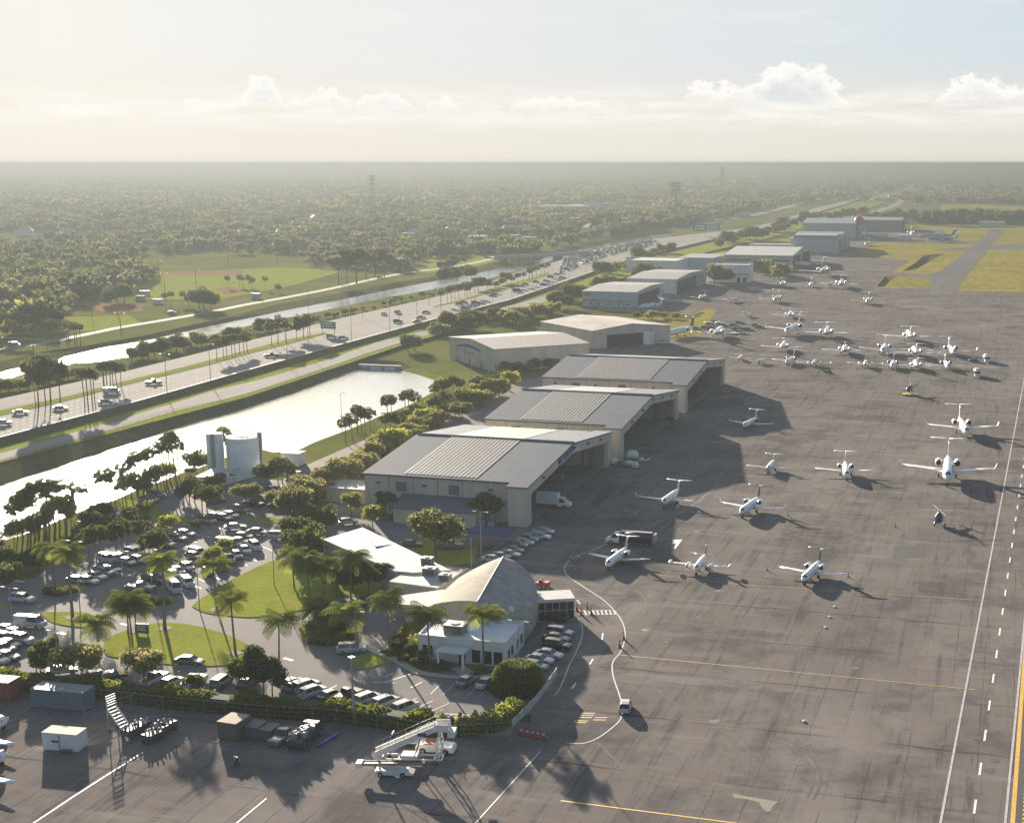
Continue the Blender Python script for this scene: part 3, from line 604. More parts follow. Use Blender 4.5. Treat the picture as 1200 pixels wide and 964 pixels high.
    # small fittings on the walls
    for k,y in enumerate([D*.22,D*.62,D*.9]):
        l=MB(); l.b0(-.5,-.02,y,y+.9,zf(0)-2.3,zf(0)-1.9,TRIM); l.build('wall_lamp',r)
    for k,y in enumerate([D*.42,D*.74]):
        l=MB(); l.b0(-.12,.02,y,y+2.6,zf(0)-3.8,zf(0)-1.6,LOUV)
        for q in range(5): l.b0(-.2,-.1,y+.1,y+2.5,zf(0)-3.7+q*.42,zf(0)-3.55+q*.42,TRIM)
        l.build('louvre',r)
    for k in range(5):
        x=W*(k+.7)/5.4; l=MB(); l.b0(x,x+.9,-.55,-.02,zf(x)-1.5,zf(x)-1.15,TRIM); l.build('flood_lamp',r)
    return r,zf
def sign_text(r,zf,W,xc,txt,size,lead=.0):
    # letters follow the rake of the near half of the fascia; they face the apron (-Y)
    sl=(zf(W/2)-zf(0))/(W/2); letters('lettering',txt,size,BLUEL,r,(xc,-.12,zf(xc)-1.45),(math.pi/2,-math.atan(sl),0),.04)
SIG='JET AVIATION'
b1=G(617,618)
rib=lambda W,D,y0,y1:[(1.0,W/2-.6,y0,y1,ROOFR,1.0),(W/2+.6,W-1,y0,y1,ROOFL,.5)]
h1o=G(617,618)+U*3
H1,z1=hangar(h1o,64,40,9.4,12.6,'nearest of the three ribbed-roof hangars, blue lettering on its fascia over the open door',rib(64,40,13,31),sign=1,pillars=(.6,.6))
sign_text(H1,z1,64,27.,SIG,2.0)
h2o=G(727,541)+U*3
H2,z2=hangar(h2o,64,39.5,9.4,12.8,'middle of the three ribbed-roof hangars, wide dark door half open',rib(64,39,12,30),pillars=(.6,.6),doorset=(3,9))
h3o=G(803,484)+U*3
H3,z3=hangar(h3o,60,49,9.4,12.8,'farthest of the three ribbed-roof hangars, black ground cart inside its door',rib(60,46,13,38),pillars=(.6,.6),doorset=(3,9))
# lean-to and annex beside the nearest hangar
def boxb(name,o,x0,x1,y0,y1,z,wall,roofm,label,cat,az=UAZ,par=.0,parts=(),rz=None,group=None,over=.25):
    r=frame_root(name,o,label,cat,group,az); m=MB(); m.b0(x0,x1,y0,y1,0,z,wall); m.build('wall',r)
    m=MB(); m.b0(x0-over,x1+over,y0-over,y1+over,z+.003,z+.25,roofm); rf=m.build('roof',r)
    if par:
        m=MB()
        for a in ((x0-over,x1+over,y0-over,y0),(x0-over,x1+over,y1,y1+over),(x0-over,x0,y0,y1),(x1,x1+over,y0,y1)): m.b0(a[0],a[1],a[2],a[3],z+.25,z+.25+par,wall)
        m.build('parapet',r)
    for (n,c,d,mt) in parts:
        m=MB(); m.box(c,d,mt); m.build(n,r)
    return r
# lean-to: sloped dark roof against the near wall of hangar one (wall side = local -X)
r=frame_root('lean_to',h1o,'low lean-to with dark sloping roof against the nearest hangar wall','annex')
m=MB(); m.add([(-7,10.5,0),(-7,30,0),(-7,30,3.4),(-7,10.5,3.4),(-.05,10.5,0),(-.05,30,0),(-.05,30,4.9),(-.05,10.5,4.9)],[(0,3,2,1),(0,4,7,3),(1,2,6,5),(4,5,6,7)],WALL); m.build('wall',r)
m=MB(); m.add([(-7.5,10,3.35),(-7.5,30.5,3.35),(-.05,30.5,5.0),(-.05,10,5.0),(-7.5,10,3.55),(-7.5,30.5,3.55),(-.05,30.5,5.2),(-.05,10,5.2)],[(4,7,6,5),(0,1,2,3),(0,4,5,1),(0,3,7,4),(1,5,6,2)],mat('slate_roof',(.12,.13,.15),.6)); m.build('roof',r)
for y in (13,17.5): m=MB(); m.b0(-7.12,-7.0,y,y+1.,0,2.1,TRIM); m.build('door',r)
m=MB(); m.b0(-6.2,-4.6,8.6,10.3,0,1.9,STEEL); m.b0(-6.2,-4.6,6.4,7.9,0,1.6,STEEL); m.build('compressor',r)
r=boxb('shed_annex',G(355,585),0,9,-22,0,3.2,WALL,ROOFL,'long low shed with a white edge running back from the nearest hangar','shed',az=UAZ)
# blue canopy by hangar one
r=root('blue_canopy',G(576,640),-R(UAZ-90)); tag(r,'blue canvas canopy on posts beside the nearest hangar wall','canopy')
m=MB(); m.add([(-3,-4.5,3.0),(3,-4.5,3.0),(3,4.5,3.4),(-3,4.5,3.4),(-3,-4.5,3.12),(3,-4.5,3.12),(3,4.5,3.52),(-3,4.5,3.52)],[(4,5,6,7),(3,2,1,0),(0,1,5,4),(1,2,6,5),(2,3,7,6),(3,0,4,7)],BLUEA); m.build('awning',r)
for x in (-2.7,2.7):
    for y in (-4,4): m=MB(); m.tube([(x,y,0),(x,y,3.1)],.08,STEEL,6); m.build('post',r)
# sand-coloured hangars beyond
def simple_hangar(o,W,D,ze,zr,label,wall,roofm,az=UAZ,door=None,ridge='y',name='hangar_building',group=None,over=.4,band_=None):
    r=frame_root(name,o,label,'hangar',group,az); w=MB()
    if ridge=='y':
        zf=lambda x: zr-(zr-ze)*abs(x-W/2)/(W/2)
        w.add([(0,0,0),(W,0,0),(W,0,ze),(W/2,0,zr),(0,0,ze),(0,D,0),(W,D,0),(W,D,ze),(W/2,D,zr),(0,D,ze)],[(0,1,2,3,4),(9,8,7,6,5),(0,4,9,5),(1,6,7,2)],wall); w.build('wall',r)
        g=MB(); gable(g,-over,W+over,-over,D+over,lambda x:zf(x)+.32,.3,roofm); g.build('roof',r)
    else:
        zf=lambda y: zr-(zr-ze)*abs(y-D/2)/(D/2)
        w.add([(0,0,0),(0,D,0),(0,D,ze),(0,D/2,zr),(0,0,ze),(W,0,0),(W,D,0),(W,D,ze),(W,D/2,zr),(W,0,ze)],[(0,4,3,2,1),(5,6,7,8,9),(0,5,9,4),(1,2,7,6)],wall); w.build('wall',r)
        g=MB()
        for a,b in ((-over,D/2),(D/2,D+over)):
            za,zb=zf(a)+.3,zf(b)+.3; g.add([(-over,a,za),(W+over,a,za),(W+over,b,zb),(-over,b,zb),(-over,a,za-.3),(W+over,a,za-.3),(W+over,b,zb-.3),(-over,b,zb-.3)],[(0,1,2,3),(7,6,5,4),(0,4,5,1),(1,5,6,2),(2,6,7,3),(3,7,4,0)],roofm)
        g.build('roof',r)
    if door:
        for (face,a,b,z,mt) in door:
            m=MB()
            if face=='f': m.b0(a,b,-.06,.05,0,z,mt)
            elif face=='n': m.b0(-.06,.05,a,b,0,z,mt)
            m.build('hangar_door',r)
    return r
MATS_D=DARK
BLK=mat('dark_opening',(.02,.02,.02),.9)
# logo hangar (cream, roof ridge parallel to its long front), and the one with the black door
def quad_frame(p,q):
    d=(q-p); return math.degrees(math.atan2(d.x,d.y)),d.length
# 5: cream building with the blue swoosh: near wall (535..582 left face) corner (582,438)
LG=simple_hangar(G(580,436),41,45,8.6,10.3,'cream hangar with a blue arched logo on its end wall',WALLS,mat('pale_tan_roof',(.36,.335,.31),.8,spec=.1,var=.1),az=62,ridge='x')
c=MB(); secs=[]
for k in range(15):
    t=k/14; zc=5.9+1.2*math.sin(t*3.14)+.5*t; th=.15+.45*math.sin(math.pi*t)**.7; y=38-t*25
    secs.append([(-.16,y,zc-th),(-.16,y,zc+th),(-.04,y,zc+th),(-.04,y,zc-th)])
c.loft(secs,BLUEL,True,False); c.build('logo',LG)
for k,(y,h_) in enumerate(((37,.7),(28,1.1),(24.5,.7),(21,.8))): c=MB(); c.box((-.1,y,4.6),(.12,1.0,h_),BLUEL); c.build('lettering',LG)
for y in (12,24,36): m=MB(); m.b0(-.08,.03,y,y+1.2,0,2.3,TRIM); m.build('door',LG)
BD=frame_root('maintenance_hangar',G(694,409),'sandy hangar with a wide black door and a weathered roof','hangar',None,58.)
m=MB(); Wd,Dd=41,44
m.add([(0,0,0),(Wd,0,0),(Wd,0,7.6),(Wd/2,0,9.6),(0,0,7.6),(0,Dd,0),(Wd,Dd,0),(Wd,Dd,7.6),(Wd/2,Dd,9.6),(0,Dd,7.6)],[(0,1,2,3,4),(9,8,7,6,5),(0,4,9,5),(1,6,7,2)],WALL); m.build('wall',BD)
g=MB(); gable(g,-.4,Wd+.4,-.4,Dd+.4,lambda x:9.6-2*abs(x-Wd/2)/(Wd/2)+.32,.3,RUST); g.build('roof',BD)
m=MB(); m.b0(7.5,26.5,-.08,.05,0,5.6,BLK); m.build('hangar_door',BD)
m=MB(); m.b0(26.6,30.6,-.12,.0,0,5.9,WHITE); m.b0(31.,32.,-.12,.0,0,5.9,WHITE); m.build('door_leaf',BD)
for x in (3.5,30): m=MB(); m.b0(x,x+.8,-.4,-.02,6.2,6.5,TRIM); m.build('wall_lamp',BD)
# white hangars at the head of the apron
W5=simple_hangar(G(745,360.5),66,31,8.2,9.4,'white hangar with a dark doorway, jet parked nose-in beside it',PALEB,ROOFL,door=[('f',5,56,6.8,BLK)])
m=MB(); m.b0(-.3,-.02,1,30,3.0,3.6,LOUV); m.build('awning',W5)
for y in (4,9,15,21,25): m=MB(); m.b0(-.08,.02,y,y+1.4,1.0,2.2,TRIM); m.build('window',W5)
m=MB(); m.b0(-.1,.02,26,30,6,7.4,TRIM); m.build('louvre',W5)
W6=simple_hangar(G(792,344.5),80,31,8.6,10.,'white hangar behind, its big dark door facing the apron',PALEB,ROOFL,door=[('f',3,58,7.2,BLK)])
m=MB(); m.b0(60,80.5,-2,1,0,7.8,PALEB); m.build('door_pocket',W6)
W7=boxb('office_block',G(877,331.5),0,18,0,28,11.,WHITE,WROOF,'white flat-roofed office block behind two dark trees','office block',az=UAZ,par=.6)
m=MB(); m.b0(-.1,.02,.5,9,0,4.6,WHITE); m.build('doorway_surround',W7)
for y in (1.5,5.5): m=MB(); m.b0(-.14,.02,y,y+2.2,.2,3.6,GLASS); m.build('window',W7)
m=MB(); m.b0(-.2,-.02,.0,27.5,5.2,5.8,TRIM); m.build('trim_band',W7)
W8=boxb('white_warehouse',G(792,321),0,40,0,37,8.6,WHITE,WROOF,'long white flat-roofed warehouse next to the highway trees','warehouse',az=UAZ,par=.5)
W9=boxb('raised_roof_block',G(836,317),0,50,0,27,9.,PALEB,ROOFL,'higher white hall between the warehouse and the office block','hall',az=UAZ)
# far group
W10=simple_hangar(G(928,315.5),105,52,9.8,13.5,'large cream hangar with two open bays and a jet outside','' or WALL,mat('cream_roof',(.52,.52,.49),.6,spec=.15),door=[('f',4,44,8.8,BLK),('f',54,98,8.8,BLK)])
m=MB(); m.b0(-.12,.02,2,50,5.6,6.8,TRIM); m.build('window_band',W10)
W11=simple_hangar(G(981,296.5),104,42,12,16,'wide blue-grey hangar complex far up the apron',PALEB,mat('blue_grey_roof',(.27,.31,.36),.5,spec=.2),door=[('f',8,38,11,LOUV),('f',46,76,11,LOUV),('f',82,98,11,LOUV)])
m=MB(); m.b0(2,36,2,40,12.2,15.2,MATS['blue_grey_roof']); m.build('roof_step',W11)
W11b=simple_hangar(G(1001,279),80,56,15,19,'tallest blue-grey hangar at the back of the far group',PALEB,mat('blue_grey_roof',(.27,.31,.36),.5,spec=.2),door=[('f',12,68,13,LOUV)])
W12=simple_hangar(G(1056,270.5),60,70,12,14.5,'green-walled hangar with white roof across the far tarmac',GRN,ROOFL,door=[('f',10,52,11,BLK)])
W13=boxb('far_office',G(930,297),0,20,0,40,7,WHITE,WROOF,'small white flat-roofed office beside the far hangars','office block',az=UAZ,par=.4)
W14=boxb('long_white_shed',G(1177,266),0,20,0,31,6,WHITE,ROOFL,'long pale shed at the end of the taxiway','shed',az=UAZ+2)
W15=boxb('white_shed',G(1068,281.5),0,10,0,14,5,WHITE,WROOF,'small white cabin on the far tarmac','cabin')
# tower with the red ball
r=root('control_tower',G(1006,278)); tag(r,'small concrete tower topped by a red round tank beside the far hangars','tower')
m=MB(); m.prism([(4.5*math.cos(t*math.pi/4),4.5*math.sin(t*math.pi/4)) for t in range(8)],0,13,CONC); m.build('shaft',r)
m=MB(); m.loft([[(5.2*s*math.cos(t*math.pi/6),5.2*s*math.sin(t*math.pi/6),13+h_) for t in range(12)] for s,h_ in ((.5,0),(.9,2),(1,4.5),(.9,7),(.5,9))],REDP); m.build('tank',r)
m=MB(); m.b0(-7,7,-.6,.6,22.2,23,CONC); m.build('top_beam',r)
# ---------- tanks by the pond ----------
r=root('storage_tank',G(286.5,552)); tag(r,'big white cylindrical tank with a walkway beside the pond','tank','white tanks by the pond')
def cyl(R_,z0,z1,m_,mtop,n=32,cone=0.):
    m=MB(); q=[(R_*math.cos(2*math.pi*k/n),R_*math.sin(2*math.pi*k/n)) for k in range(n)]
    m.add([(x,y,z0) for x,y in q]+[(x,y,z1) for x,y in q],[(k,(k+1)%n,n+(k+1)%n,n+k) for k in range(n)],m_,True)
    m.add([(x*1.01,y*1.01,z1+.02) for x,y in q]+[(0,0,z1+cone)],[(k,(k+1)%n,n) for k in range(n)],mtop); return m
TANKM=mat('tank_paint',(.88,.88,.87),.6,var=.08,scale=.3,spec=.2)
cyl(4.3,0,9.2,TANKM,WROOF,cone=.5).build('shell',r)
m=MB(); m.tube([(4.5*math.cos(t*.35),4.5*math.sin(t*.35),9.9) for t in range(19)],.05,STEEL,4); 
for t in range(18): m.tube([(4.4*math.cos(t*.35),4.4*math.sin(t*.35),9.2),(4.4*math.cos(t*.35),4.4*math.sin(t*.35),9.9)],.04,STEEL,4)
m.build('railing',r)
m=MB(); m.b0(3.9,4.9,-.4,.4,0,10.4,STEEL); m.build('ladder',r)
r=root('storage_tank',G(254,553)); tag(r,'tall narrow white cylindrical tank left of the big tank','tank','white tanks by the pond')
cyl(2.15,0,10.2,TANKM,WROOF,24,.3).build('shell',r); m=MB(); m.b0(-.5,.5,-2.7,-2.1,0,10.6,STEEL); m.build('ladder',r)
boxb('pump_house',G(244,566),0,4,-6,4,2.8,WHITE,PALEB,'low pale pump house at the foot of the tall tank','shed',az=100)
boxb('white_box_shed',G(342,546),0,4,-2,3,3.2,WHITE,WROOF,'small white box shed on the pond shore right of the tanks','shed')
m=MB(); q=[Vector(p) for p in GL([(238,573),(262,568),(284,562),(306,556),(330,549)])]
band(m,Zs(q,0),Zs(q,1.6),WHITE); band(m,Zs(offset(q,.25,0),1.6),Zs(offset(q,.25,0),0),WHITE); band(m,Zs(q,1.6),Zs(offset(q,.25,0),1.6),WHITE)
tag(m.build('tank_wall'),'low white wall curving round the foot of the tanks','wall')
# ---------- bridge over the canal ----------
r=root('canal_bridge',(0,0,0)); tag(r,'grey road bridge crossing the canal toward the highway','bridge')
a,b=G(604,300,4),G(672,297,4); d=(b-a).normalized(); n=Vector((d.y,-d.x,0))
m=MB(); a2,b2=a-d*25,b+d*25; m.add([a2-n*7,b2-n*7,b2+n*7,a2+n*7]+[p-UP*1.1 for p in (a2-n*7,b2-n*7,b2+n*7,a2+n*7)],[(0,3,2,1),(4,5,6,7),(0,1,5,4),(3,7,6,2)],CONC); m.build('deck',r)
for s in (-7,7):
    m=MB(); strip(m,[a2+n*s+UP*1,b2+n*s+UP*1],.3,CONC); m.add([a2+n*s,b2+n*s,b2+n*s+UP,a2+n*s+UP],[(0,1,2,3)],CONC); m.build('parapet',r)
for t in (.12,.37,.62,.87):
    m=MB(); p=a2.lerp(b2,t); m.box((p.x,p.y,1),(13,.9,5.6),CONC,math.atan2(n.y,n.x)); m.build('pier',r)
# ---------- terminal ----------
# the white-roofed hall behind the palms
hallc=[(378,632),(424,619),(527,669),(529,676),(480,689),(466,682)]
HW=root('flat_roof_hall',(0,0,0)); tag(HW,'low hall with a white membrane roof behind the palms','building')
Z=4.2
p=[G(x,y,Z) for x,y in [(379,633),(425,620),(524,664),(463,671.5)]]
rr=[G(379,633,Z),G(425,619,Z),G(528,669,Z),G(484,672,Z),G(462,670,Z)]
m=MB(); m.prism([(q.x,q.y) for q in rr],0,Z-.05,TAN); m.build('wall',HW); m=MB(); m.prism([(q.x,q.y) for q in rr],Z-.04,Z+.25,WHITE,WROOF); m.build('roof',HW)
c=G(430,626,Z+.25); m=MB(); m.add([G(425,620,Z+.27),G(449,633,Z+.27),G(462,637,Z+.27),G(440,640,Z+.5)],[(0,3,1),(1,3,2)],WROOF); m.build('cricket',HW)
def hvac(x,y,z,w,d,h,az,label,mt=None,name='rooftop_unit'):
    q=G(x,y,z); r=root(name,q,-R(az-90)); tag(r,label,'air conditioner','rooftop air conditioners')
    m=MB(); m.b0(-w/2,w/2,-d/2,d/2,0,h,mt or LOUV); m.build('casing',r)
    m=MB(); m.b0(-w/2-.08,w/2+.08,-d/2-.08,d/2+.08,h,h+.1,STEEL); m.build('lid',r)
    m=MB(); m.tube([(0,0,h+.1),(0,0,h+.22)],min(w,d)*.3,TRIM,12,True,False); m.build('fan',r)
    for k in range(4):
        m=MB(); m.b0(-w/2-.04,-w/2,-d/2+.15,d/2-.15,.25+k*h/5,.4+k*h/5,TRIM); m.build('louvre',r)
    return r
hvac(501,661,Z+.25,1.7,2.0,1.3,UAZ,'first rooftop unit on the white membrane roof, by the far corner')
# second lower roof
Z2=3.9
rr=[G(497,660,Z2),G(530,670.5,Z2),G(548,666,Z2),G(512,690,Z2),G(508,689,Z2),G(456,682,Z2)]
L2=root('lower_flat_roof',(0,0,0)); tag(L2,'lower flat-roofed wing carrying rooftop units next to the curved hall','building')
m=MB(); m.prism([(q.x,q.y) for q in rr],0,Z2-.05,TAN); m.build('wall',L2); m=MB(); m.prism([(q.x,q.y) for q in rr],Z2-.04,Z2+.2,WHITE,WROOF); m.build('roof',L2)
hvac(504,673,Z2+.2,1.8,2.4,1.3,UAZ,'rooftop unit at the middle of the lower wing, biggest of its pair'); hvac(522,680,Z2+.2,1.8,1.9,1.2,UAZ,'rooftop unit nearest the curved roof edge')
# porte-cochere canopy
Z3=4.3
rr=[G(455,706,Z3),G(462,698,Z3),G(520,690,Z3),G(530,700,Z3),G(502,710,Z3)]
PC=root('entrance_canopy',(0,0,0)); tag(PC,'white flat entrance canopy over the drop-off drive on a thick column','canopy')
m=MB(); m.prism([(q.x,q.y) for q in rr],Z3-.6,Z3-.05,TAN,WROOF); m.build('roof',PC)
q=G(479,738); m=MB(); m.box((q.x,q.y,1.85),(.9,.9,3.7),TAN); m.build('column',PC); q=G(475,722); m=MB(); m.box((q.x,q.y,1.85),(.9,.9,3.7),TAN); m.build('column',PC)
# curved hall: ridge from front gable point to the back apex, leaf-shaped plan
ZR,ZE=10.,5.0
A=G(561,705,6.8); Bk=G(591,652,ZR)   # front end of ridge (lower), rear apex
left=[(500,709),(520,700),(545,690),(570,678),(583,665),(591,652)]
ridge=[G(560,705,9.2),G(591,652,10.2)]
lf=[G(510,706,4.6),G(522,690,5.2),G(541,674,6.4),G(560,664,7.8),G(578,656.5,9.3)]
rt=[G(616,718,4.6),G(629,700,4.9),G(629,688,5.4),G(623,675,6.6),G(612,663,8.2),G(602,656,9.4)]
CH=root('curved_roof_hall',(0,0,0)); tag(CH,'terminal hall with a big tan curved roof rising to a ridge','terminal')
def fan(rg,ed,m_,flip):
    m=MB(); n=len(ed); A_=resample(rg,14); E_=resample(ed,14); rows=8; vs=[]
    for i in range(14):
        for j in range(rows+1):
            t=j/rows; q=A_[i].lerp(E_[i],t); q.z=A_[i].z+(E_[i].z-A_[i].z)*(t**1.55); vs.append(q)
    fs=[]
    for i in range(13):
        for j in range(rows):
            a=i*(rows+1)+j; f=(a,a+1,a+rows+2,a+rows+1); fs.append(f if flip else f[::-1])
    m.add(vs,fs,m_,True); return m
rg=[G(560,705,7.2),G(575,678.5,8.2),G(590,653,9.)]
lf=[G(507,708,4.7),G(520,692,5.2),G(537,677,6.2),G(556,666,7.0),G(573,658,8.1),G(589,652.4,8.9)]
rt=[G(614,719,4.6),G(624,708,4.7),G(629.5,697,4.8),G(629,686,5.4),G(622,673,6.3),G(612,662.5,7.5),G(600,655,8.5),G(591,652.4,8.9)]
fan(rg,lf,TANR,False).build('roof',CH); rf=fan(rg,rt,mat('grey_tan_roof',(.34,.32,.295),.9,var=.2,scale=.5,spec=.15),True).build('roof',CH)
m=MB(); m.tube([q+UP*.1 for q in resample(rg,8)],.18,ROOFL,6); m.build('ridge_cap',CH)
def wallunder(line,m_,name,inset=.0):
    m=MB(); q=resample(line,16); lo_=[Vector((p.x,p.y,0)) for p in q]; band(m,[p-UP*.05 for p in q],lo_,m_); m.build(name,CH)
wallunder(rt,TAN,'wall'); wallunder(lf,TAN,'wall'); 
gw=[]
for e_,rev in ((lf[0],True),(rt[0],False)):
    row=[]
    for j in range(7):
        t=j/6; q=rg[0].lerp(e_,t); q.z=rg[0].z+(e_.z-rg[0].z)*t**1.55; row.append(q)
    gw+=row[::-1] if rev else row[1:]
m=MB(); band(m,[q-UP*.03 for q in gw],[Vector((q.x,q.y,0)) for q in gw],TAN); m.build('gable_wall',CH)
q=G(599,713,5.6); m=MB(); n=14; m.add([(q.x+.55*math.cos(t*2*math.pi/n),q.y-.15,q.z+.55*math.sin(t*2*math.pi/n)) for t in range(n)]+[(q.x,q.y-.45,q.z)],[(k,(k+1)%n,n) for k in range(n)],WHITE,True); m.build('dish_antenna',CH)
# glazed porch
GP=root('glazed_porch',(0,0,0)); tag(GP,'flat white roof over a glass-walled porch facing the apron','porch')
zt=4.0; rr=[G(629.5,702,zt),G(667,690.5,zt),G(673.5,698.5,zt),G(629.5,708,zt)]
rr=[G(629,692.5,zt),G(668,690.5,zt),G(674,700.5,zt),G(629,703,zt)]
m=MB(); m.prism([(q.x,q.y) for q in rr],zt-.5,zt,WHITE,WROOF); m.build('roof',GP)
fl=[Vector((q.x,q.y,0)) for q in rr]; c0=sum(fl,Vector())/4; g=[c0+(q-c0)*.94 for q in fl]
m=MB(); m.add([g[3],g[2],g[2]+UP*3.5,g[3]+UP*3.5],[(0,1,2,3)],GLASS); m.add([g[2],g[1],g[1]+UP*3.5,g[2]+UP*3.5],[(0,1,2,3)],TAN); m.build('glass_wall',GP)
m=MB(); 
for k in range(6):
    p0=g[3].lerp(g[2],k/5)-Vector((0,.08,0)); m.tube([p0,p0+UP*3.5],.09,TAN,4,False,False)
for z in (.1,1.9,3.4): m.tube([g[3]+UP*z-Vector((0,.08,0)),g[2]+UP*z-Vector((0,.08,0))],.08,TAN,4,False,False)
m.build('mullion',GP)
# front white office
zt=3.9; rr=[G(490,744.5,zt),G(506,727.5,zt),G(614,729,zt),G(592,755,zt)]
FO=root('front_office',(0,0,0)); tag(FO,'small white flat-roofed office with a porch and dark windows','building')
m=MB(); m.prism([(q.x,q.y) for q in rr],0,zt-.4,WHITE); m.build('wall',FO)
m=MB(); m.prism([(q.x,q.y) for q in rr],zt-.39,zt,WHITE,mat('blue_white_roof',(.62,.66,.70),.6,var=.1,scale=.4,spec=.2)); m.build('roof',FO)
c0=sum(rr,Vector())/4; m=MB()
for i in range(4):
    a_,b_=rr[i],rr[(i+1)%4]; a2=c0+(a_-c0)*.975; b2=c0+(b_-c0)*.975
    m.add([a_+UP*.01,b_+UP*.01,b2+UP*.01,a2+UP*.01,a_+UP*.3,b_+UP*.3,b2+UP*.3,a2+UP*.3],[(4,5,6,7),(0,1,5,4),(2,3,7,6)],WHITE)
m.build('parapet',FO)
fd=(rr[3]-rr[0]).normalized(); fn=Vector((fd.y,-fd.x,0)); f0=Vector((rr[0].x,rr[0].y,0)); fl_=(rr[3]-rr[0]).length
def onface(s,z,w_,h_,m_,name,par,out=.04,base=f0,d=fd,nn=fn):
    m=MB(); a_=base+d*s+nn*out; m.add([a_+UP*z,a_+d*w_+UP*z,a_+d*w_+UP*(z+h_),a_+UP*(z+h_)],[(0,1,2,3)],m_); 
    b_=[v-nn*.1 for v in (a_+UP*z,a_+d*w_+UP*z,a_+d*w_+UP*(z+h_),a_+UP*(z+h_))]; return m.build(name,par)
for s in (.05,.115,.62,.75,.87): onface(fl_*s,.9 if s<.5 else .4,fl_*(.05 if s<.2 else .095),1.6 if s<.5 else 2.1,GLASS,'window',FO)
for s in (.05,.115,.62,.75,.87):
    o=onface(fl_*s-.08,.8 if s<.5 else .3,fl_*(.05 if s<.2 else .095)+.16,.12,TAN,'window_sill',FO,.07)
onface(fl_*.47,0,1.1,2.2,GLASS,'door',FO)
sd=(rr[2]-rr[3]).normalized(); sn=Vector((sd.y,-sd.x,0)); s0=Vector((rr[3].x,rr[3].y,0)); sl_=(rr[2]-rr[3]).length
for s in (.12,.3,.6,.8): onface(sl_*s,.9,sl_*.1,1.5,GLASS,'window',FO,.04,s0,sd,sn)
PR=root('entrance_porch',(0,0,0)); tag(PR,'flat white porch roof on posts at the front office door','porch')
zp=3.0; c=[f0+fd*fl_*.3,f0+fd*fl_*.62]; m=MB(); q=[c[0]+fn*.1,c[1]+fn*.1,c[1]+fn*3.4,c[0]+fn*3.4]; m.prism([(v.x,v.y) for v in q],zp-.3,zp,WHITE,MATS['blue_white_roof']); m.build('roof',PR)
for v in (q[2]-fn*.3-fd*.3,q[3]-fn*.3+fd*.3): m=MB(); m.box((v.x,v.y,1.35),(.35,.35,2.7),WHITE,math.atan2(fd.y,fd.x)); m.build('column',PR)
hvac(534,741,3.9,2.6,3.2,1.5,UAZ,'rooftop unit on the small front office roof')
# far houses, warehouses and plants glinting among the trees
FARB=[(180,228,60,14,8,'long low pale warehouse left of the sky mast'),(225,233,60,12,7,'blue-roofed shed among hazy trees'),(395,256,26,22,7,'blue-white house roof in the middle woods'),(660,246,90,30,7,'broad grey flat roof beyond the highway'),(700,243,50,20,7,'second grey flat roof beyond the highway'),(740,246,60,20,6,'pale shed roof left of the pylons'),
(843,262,12,8,6,'small building with the white front by the far road'),(1035,236,40,25,7,'white commercial roof beyond the far junction'),(1050,232,35,22,7,'second white commercial roof beyond the junction'),(1120,212,120,40,12,'long white building on the right skyline'),(1160,213,70,40,12,'pale block right of the skyline building'),
(480,279,16,14,5,'white-walled house at the wood edge by the park'),(560,282,18,14,5,'white house behind the canal bend'),(600,281,16,12,5,'pair of pale roofs near the canal bridge'),(620,284,14,12,5,'pale roof nearest the canal bridge'),(590,243,60,20,6,'grey roof line in the hazy distance'),(350,212,150,40,10,'thin grey roof near the horizon'),(870,255,20,12,6,'cream shed beside the far road'),(1010,262,24,14,6,'little shed with a red front by the far hangars'),(1055,262,22,12,6,'flat shed above the green-walled hangar'),(105,236,30,14,6,'white roof in the left distance'),(55,237,30,14,6,'small pale roof on the far left'),(510,234,40,14,6,'low roof above the middle woods'),(1130,252,30,14,5,'greenhouse roof at the golf course edge'),
(185,356,5,3,2.5,'white booth by the clay infields'),(170,346,5,3,2.5,'dugout roof beside the playing field'),(165,352,5,3,2.5,'second dugout roof beside the playing field'),(33,366,5,3,2.5,'dugout roof at the far left infield'),(300,350,5,3,3,'white scoreboard hut on the field')]
for i,(x,y,w_,d_,h_,lb) in enumerate(FARB):
    boxb('distant_building',G(x,y),-w_/2,w_/2,-d_/2,d_/2,h_,[WHITE,PALEB,TAN][i%3],[WROOF,ROOFM,ROOFL][(i*2)%3],lb,'building',az=[106,100,95][i%3],group='pale roofs among the distant trees')

# ================= aircraft =================
AW=mat('aircraft_white',(.78,.79,.80),.3,var=.03,coat=.3,spec=.4); ABK=mat('aircraft_dark',(.035,.04,.055),.35,coat=.3); ARED=mat('aircraft_red',(.35,.03,.03),.35); ABLU=mat('aircraft_navy',(.04,.07,.2),.35)
AGL=mat('cockpit_glass',(.03,.05,.12),.08,spec=.8); AMT=mat('bare_aluminium',(.55,.56,.57),.3,.8); ATY=mat('tyre_rubber',(.02,.02,.02),.8); AGR=mat('aircraft_grey',(.35,.36,.38),.4); ABR=mat('aircraft_brown',(.22,.10,.05),.4)
def foil(mb,root_,tip,cr,ct,tr,tt,m,sweep=0.):
    """lifting surface from root point to tip point (leading edges), chord cr/ct toward -Y, thickness tr/tt"""
    secs=[]
    d=(Vector(tip)-Vector(root_)); up=Vector((0,0,1)) if abs(d.x)>=abs(d.z) else Vector((1,0,0))
    for i in range(4):
        t=i/3; p=Vector(root_).lerp(Vector(tip),t); c=cr+(ct-cr)*t; h_=tr+(tt-tr)*t
        secs.append([p+Vector((0,-c*f,0))+up*h_*g for f,g in ((0,0),(.12,.42),(.35,.5),(.7,.3),(1,0),(.7,-.25),(.35,-.42),(.12,-.35))])
    return mb.loft(secs,m)
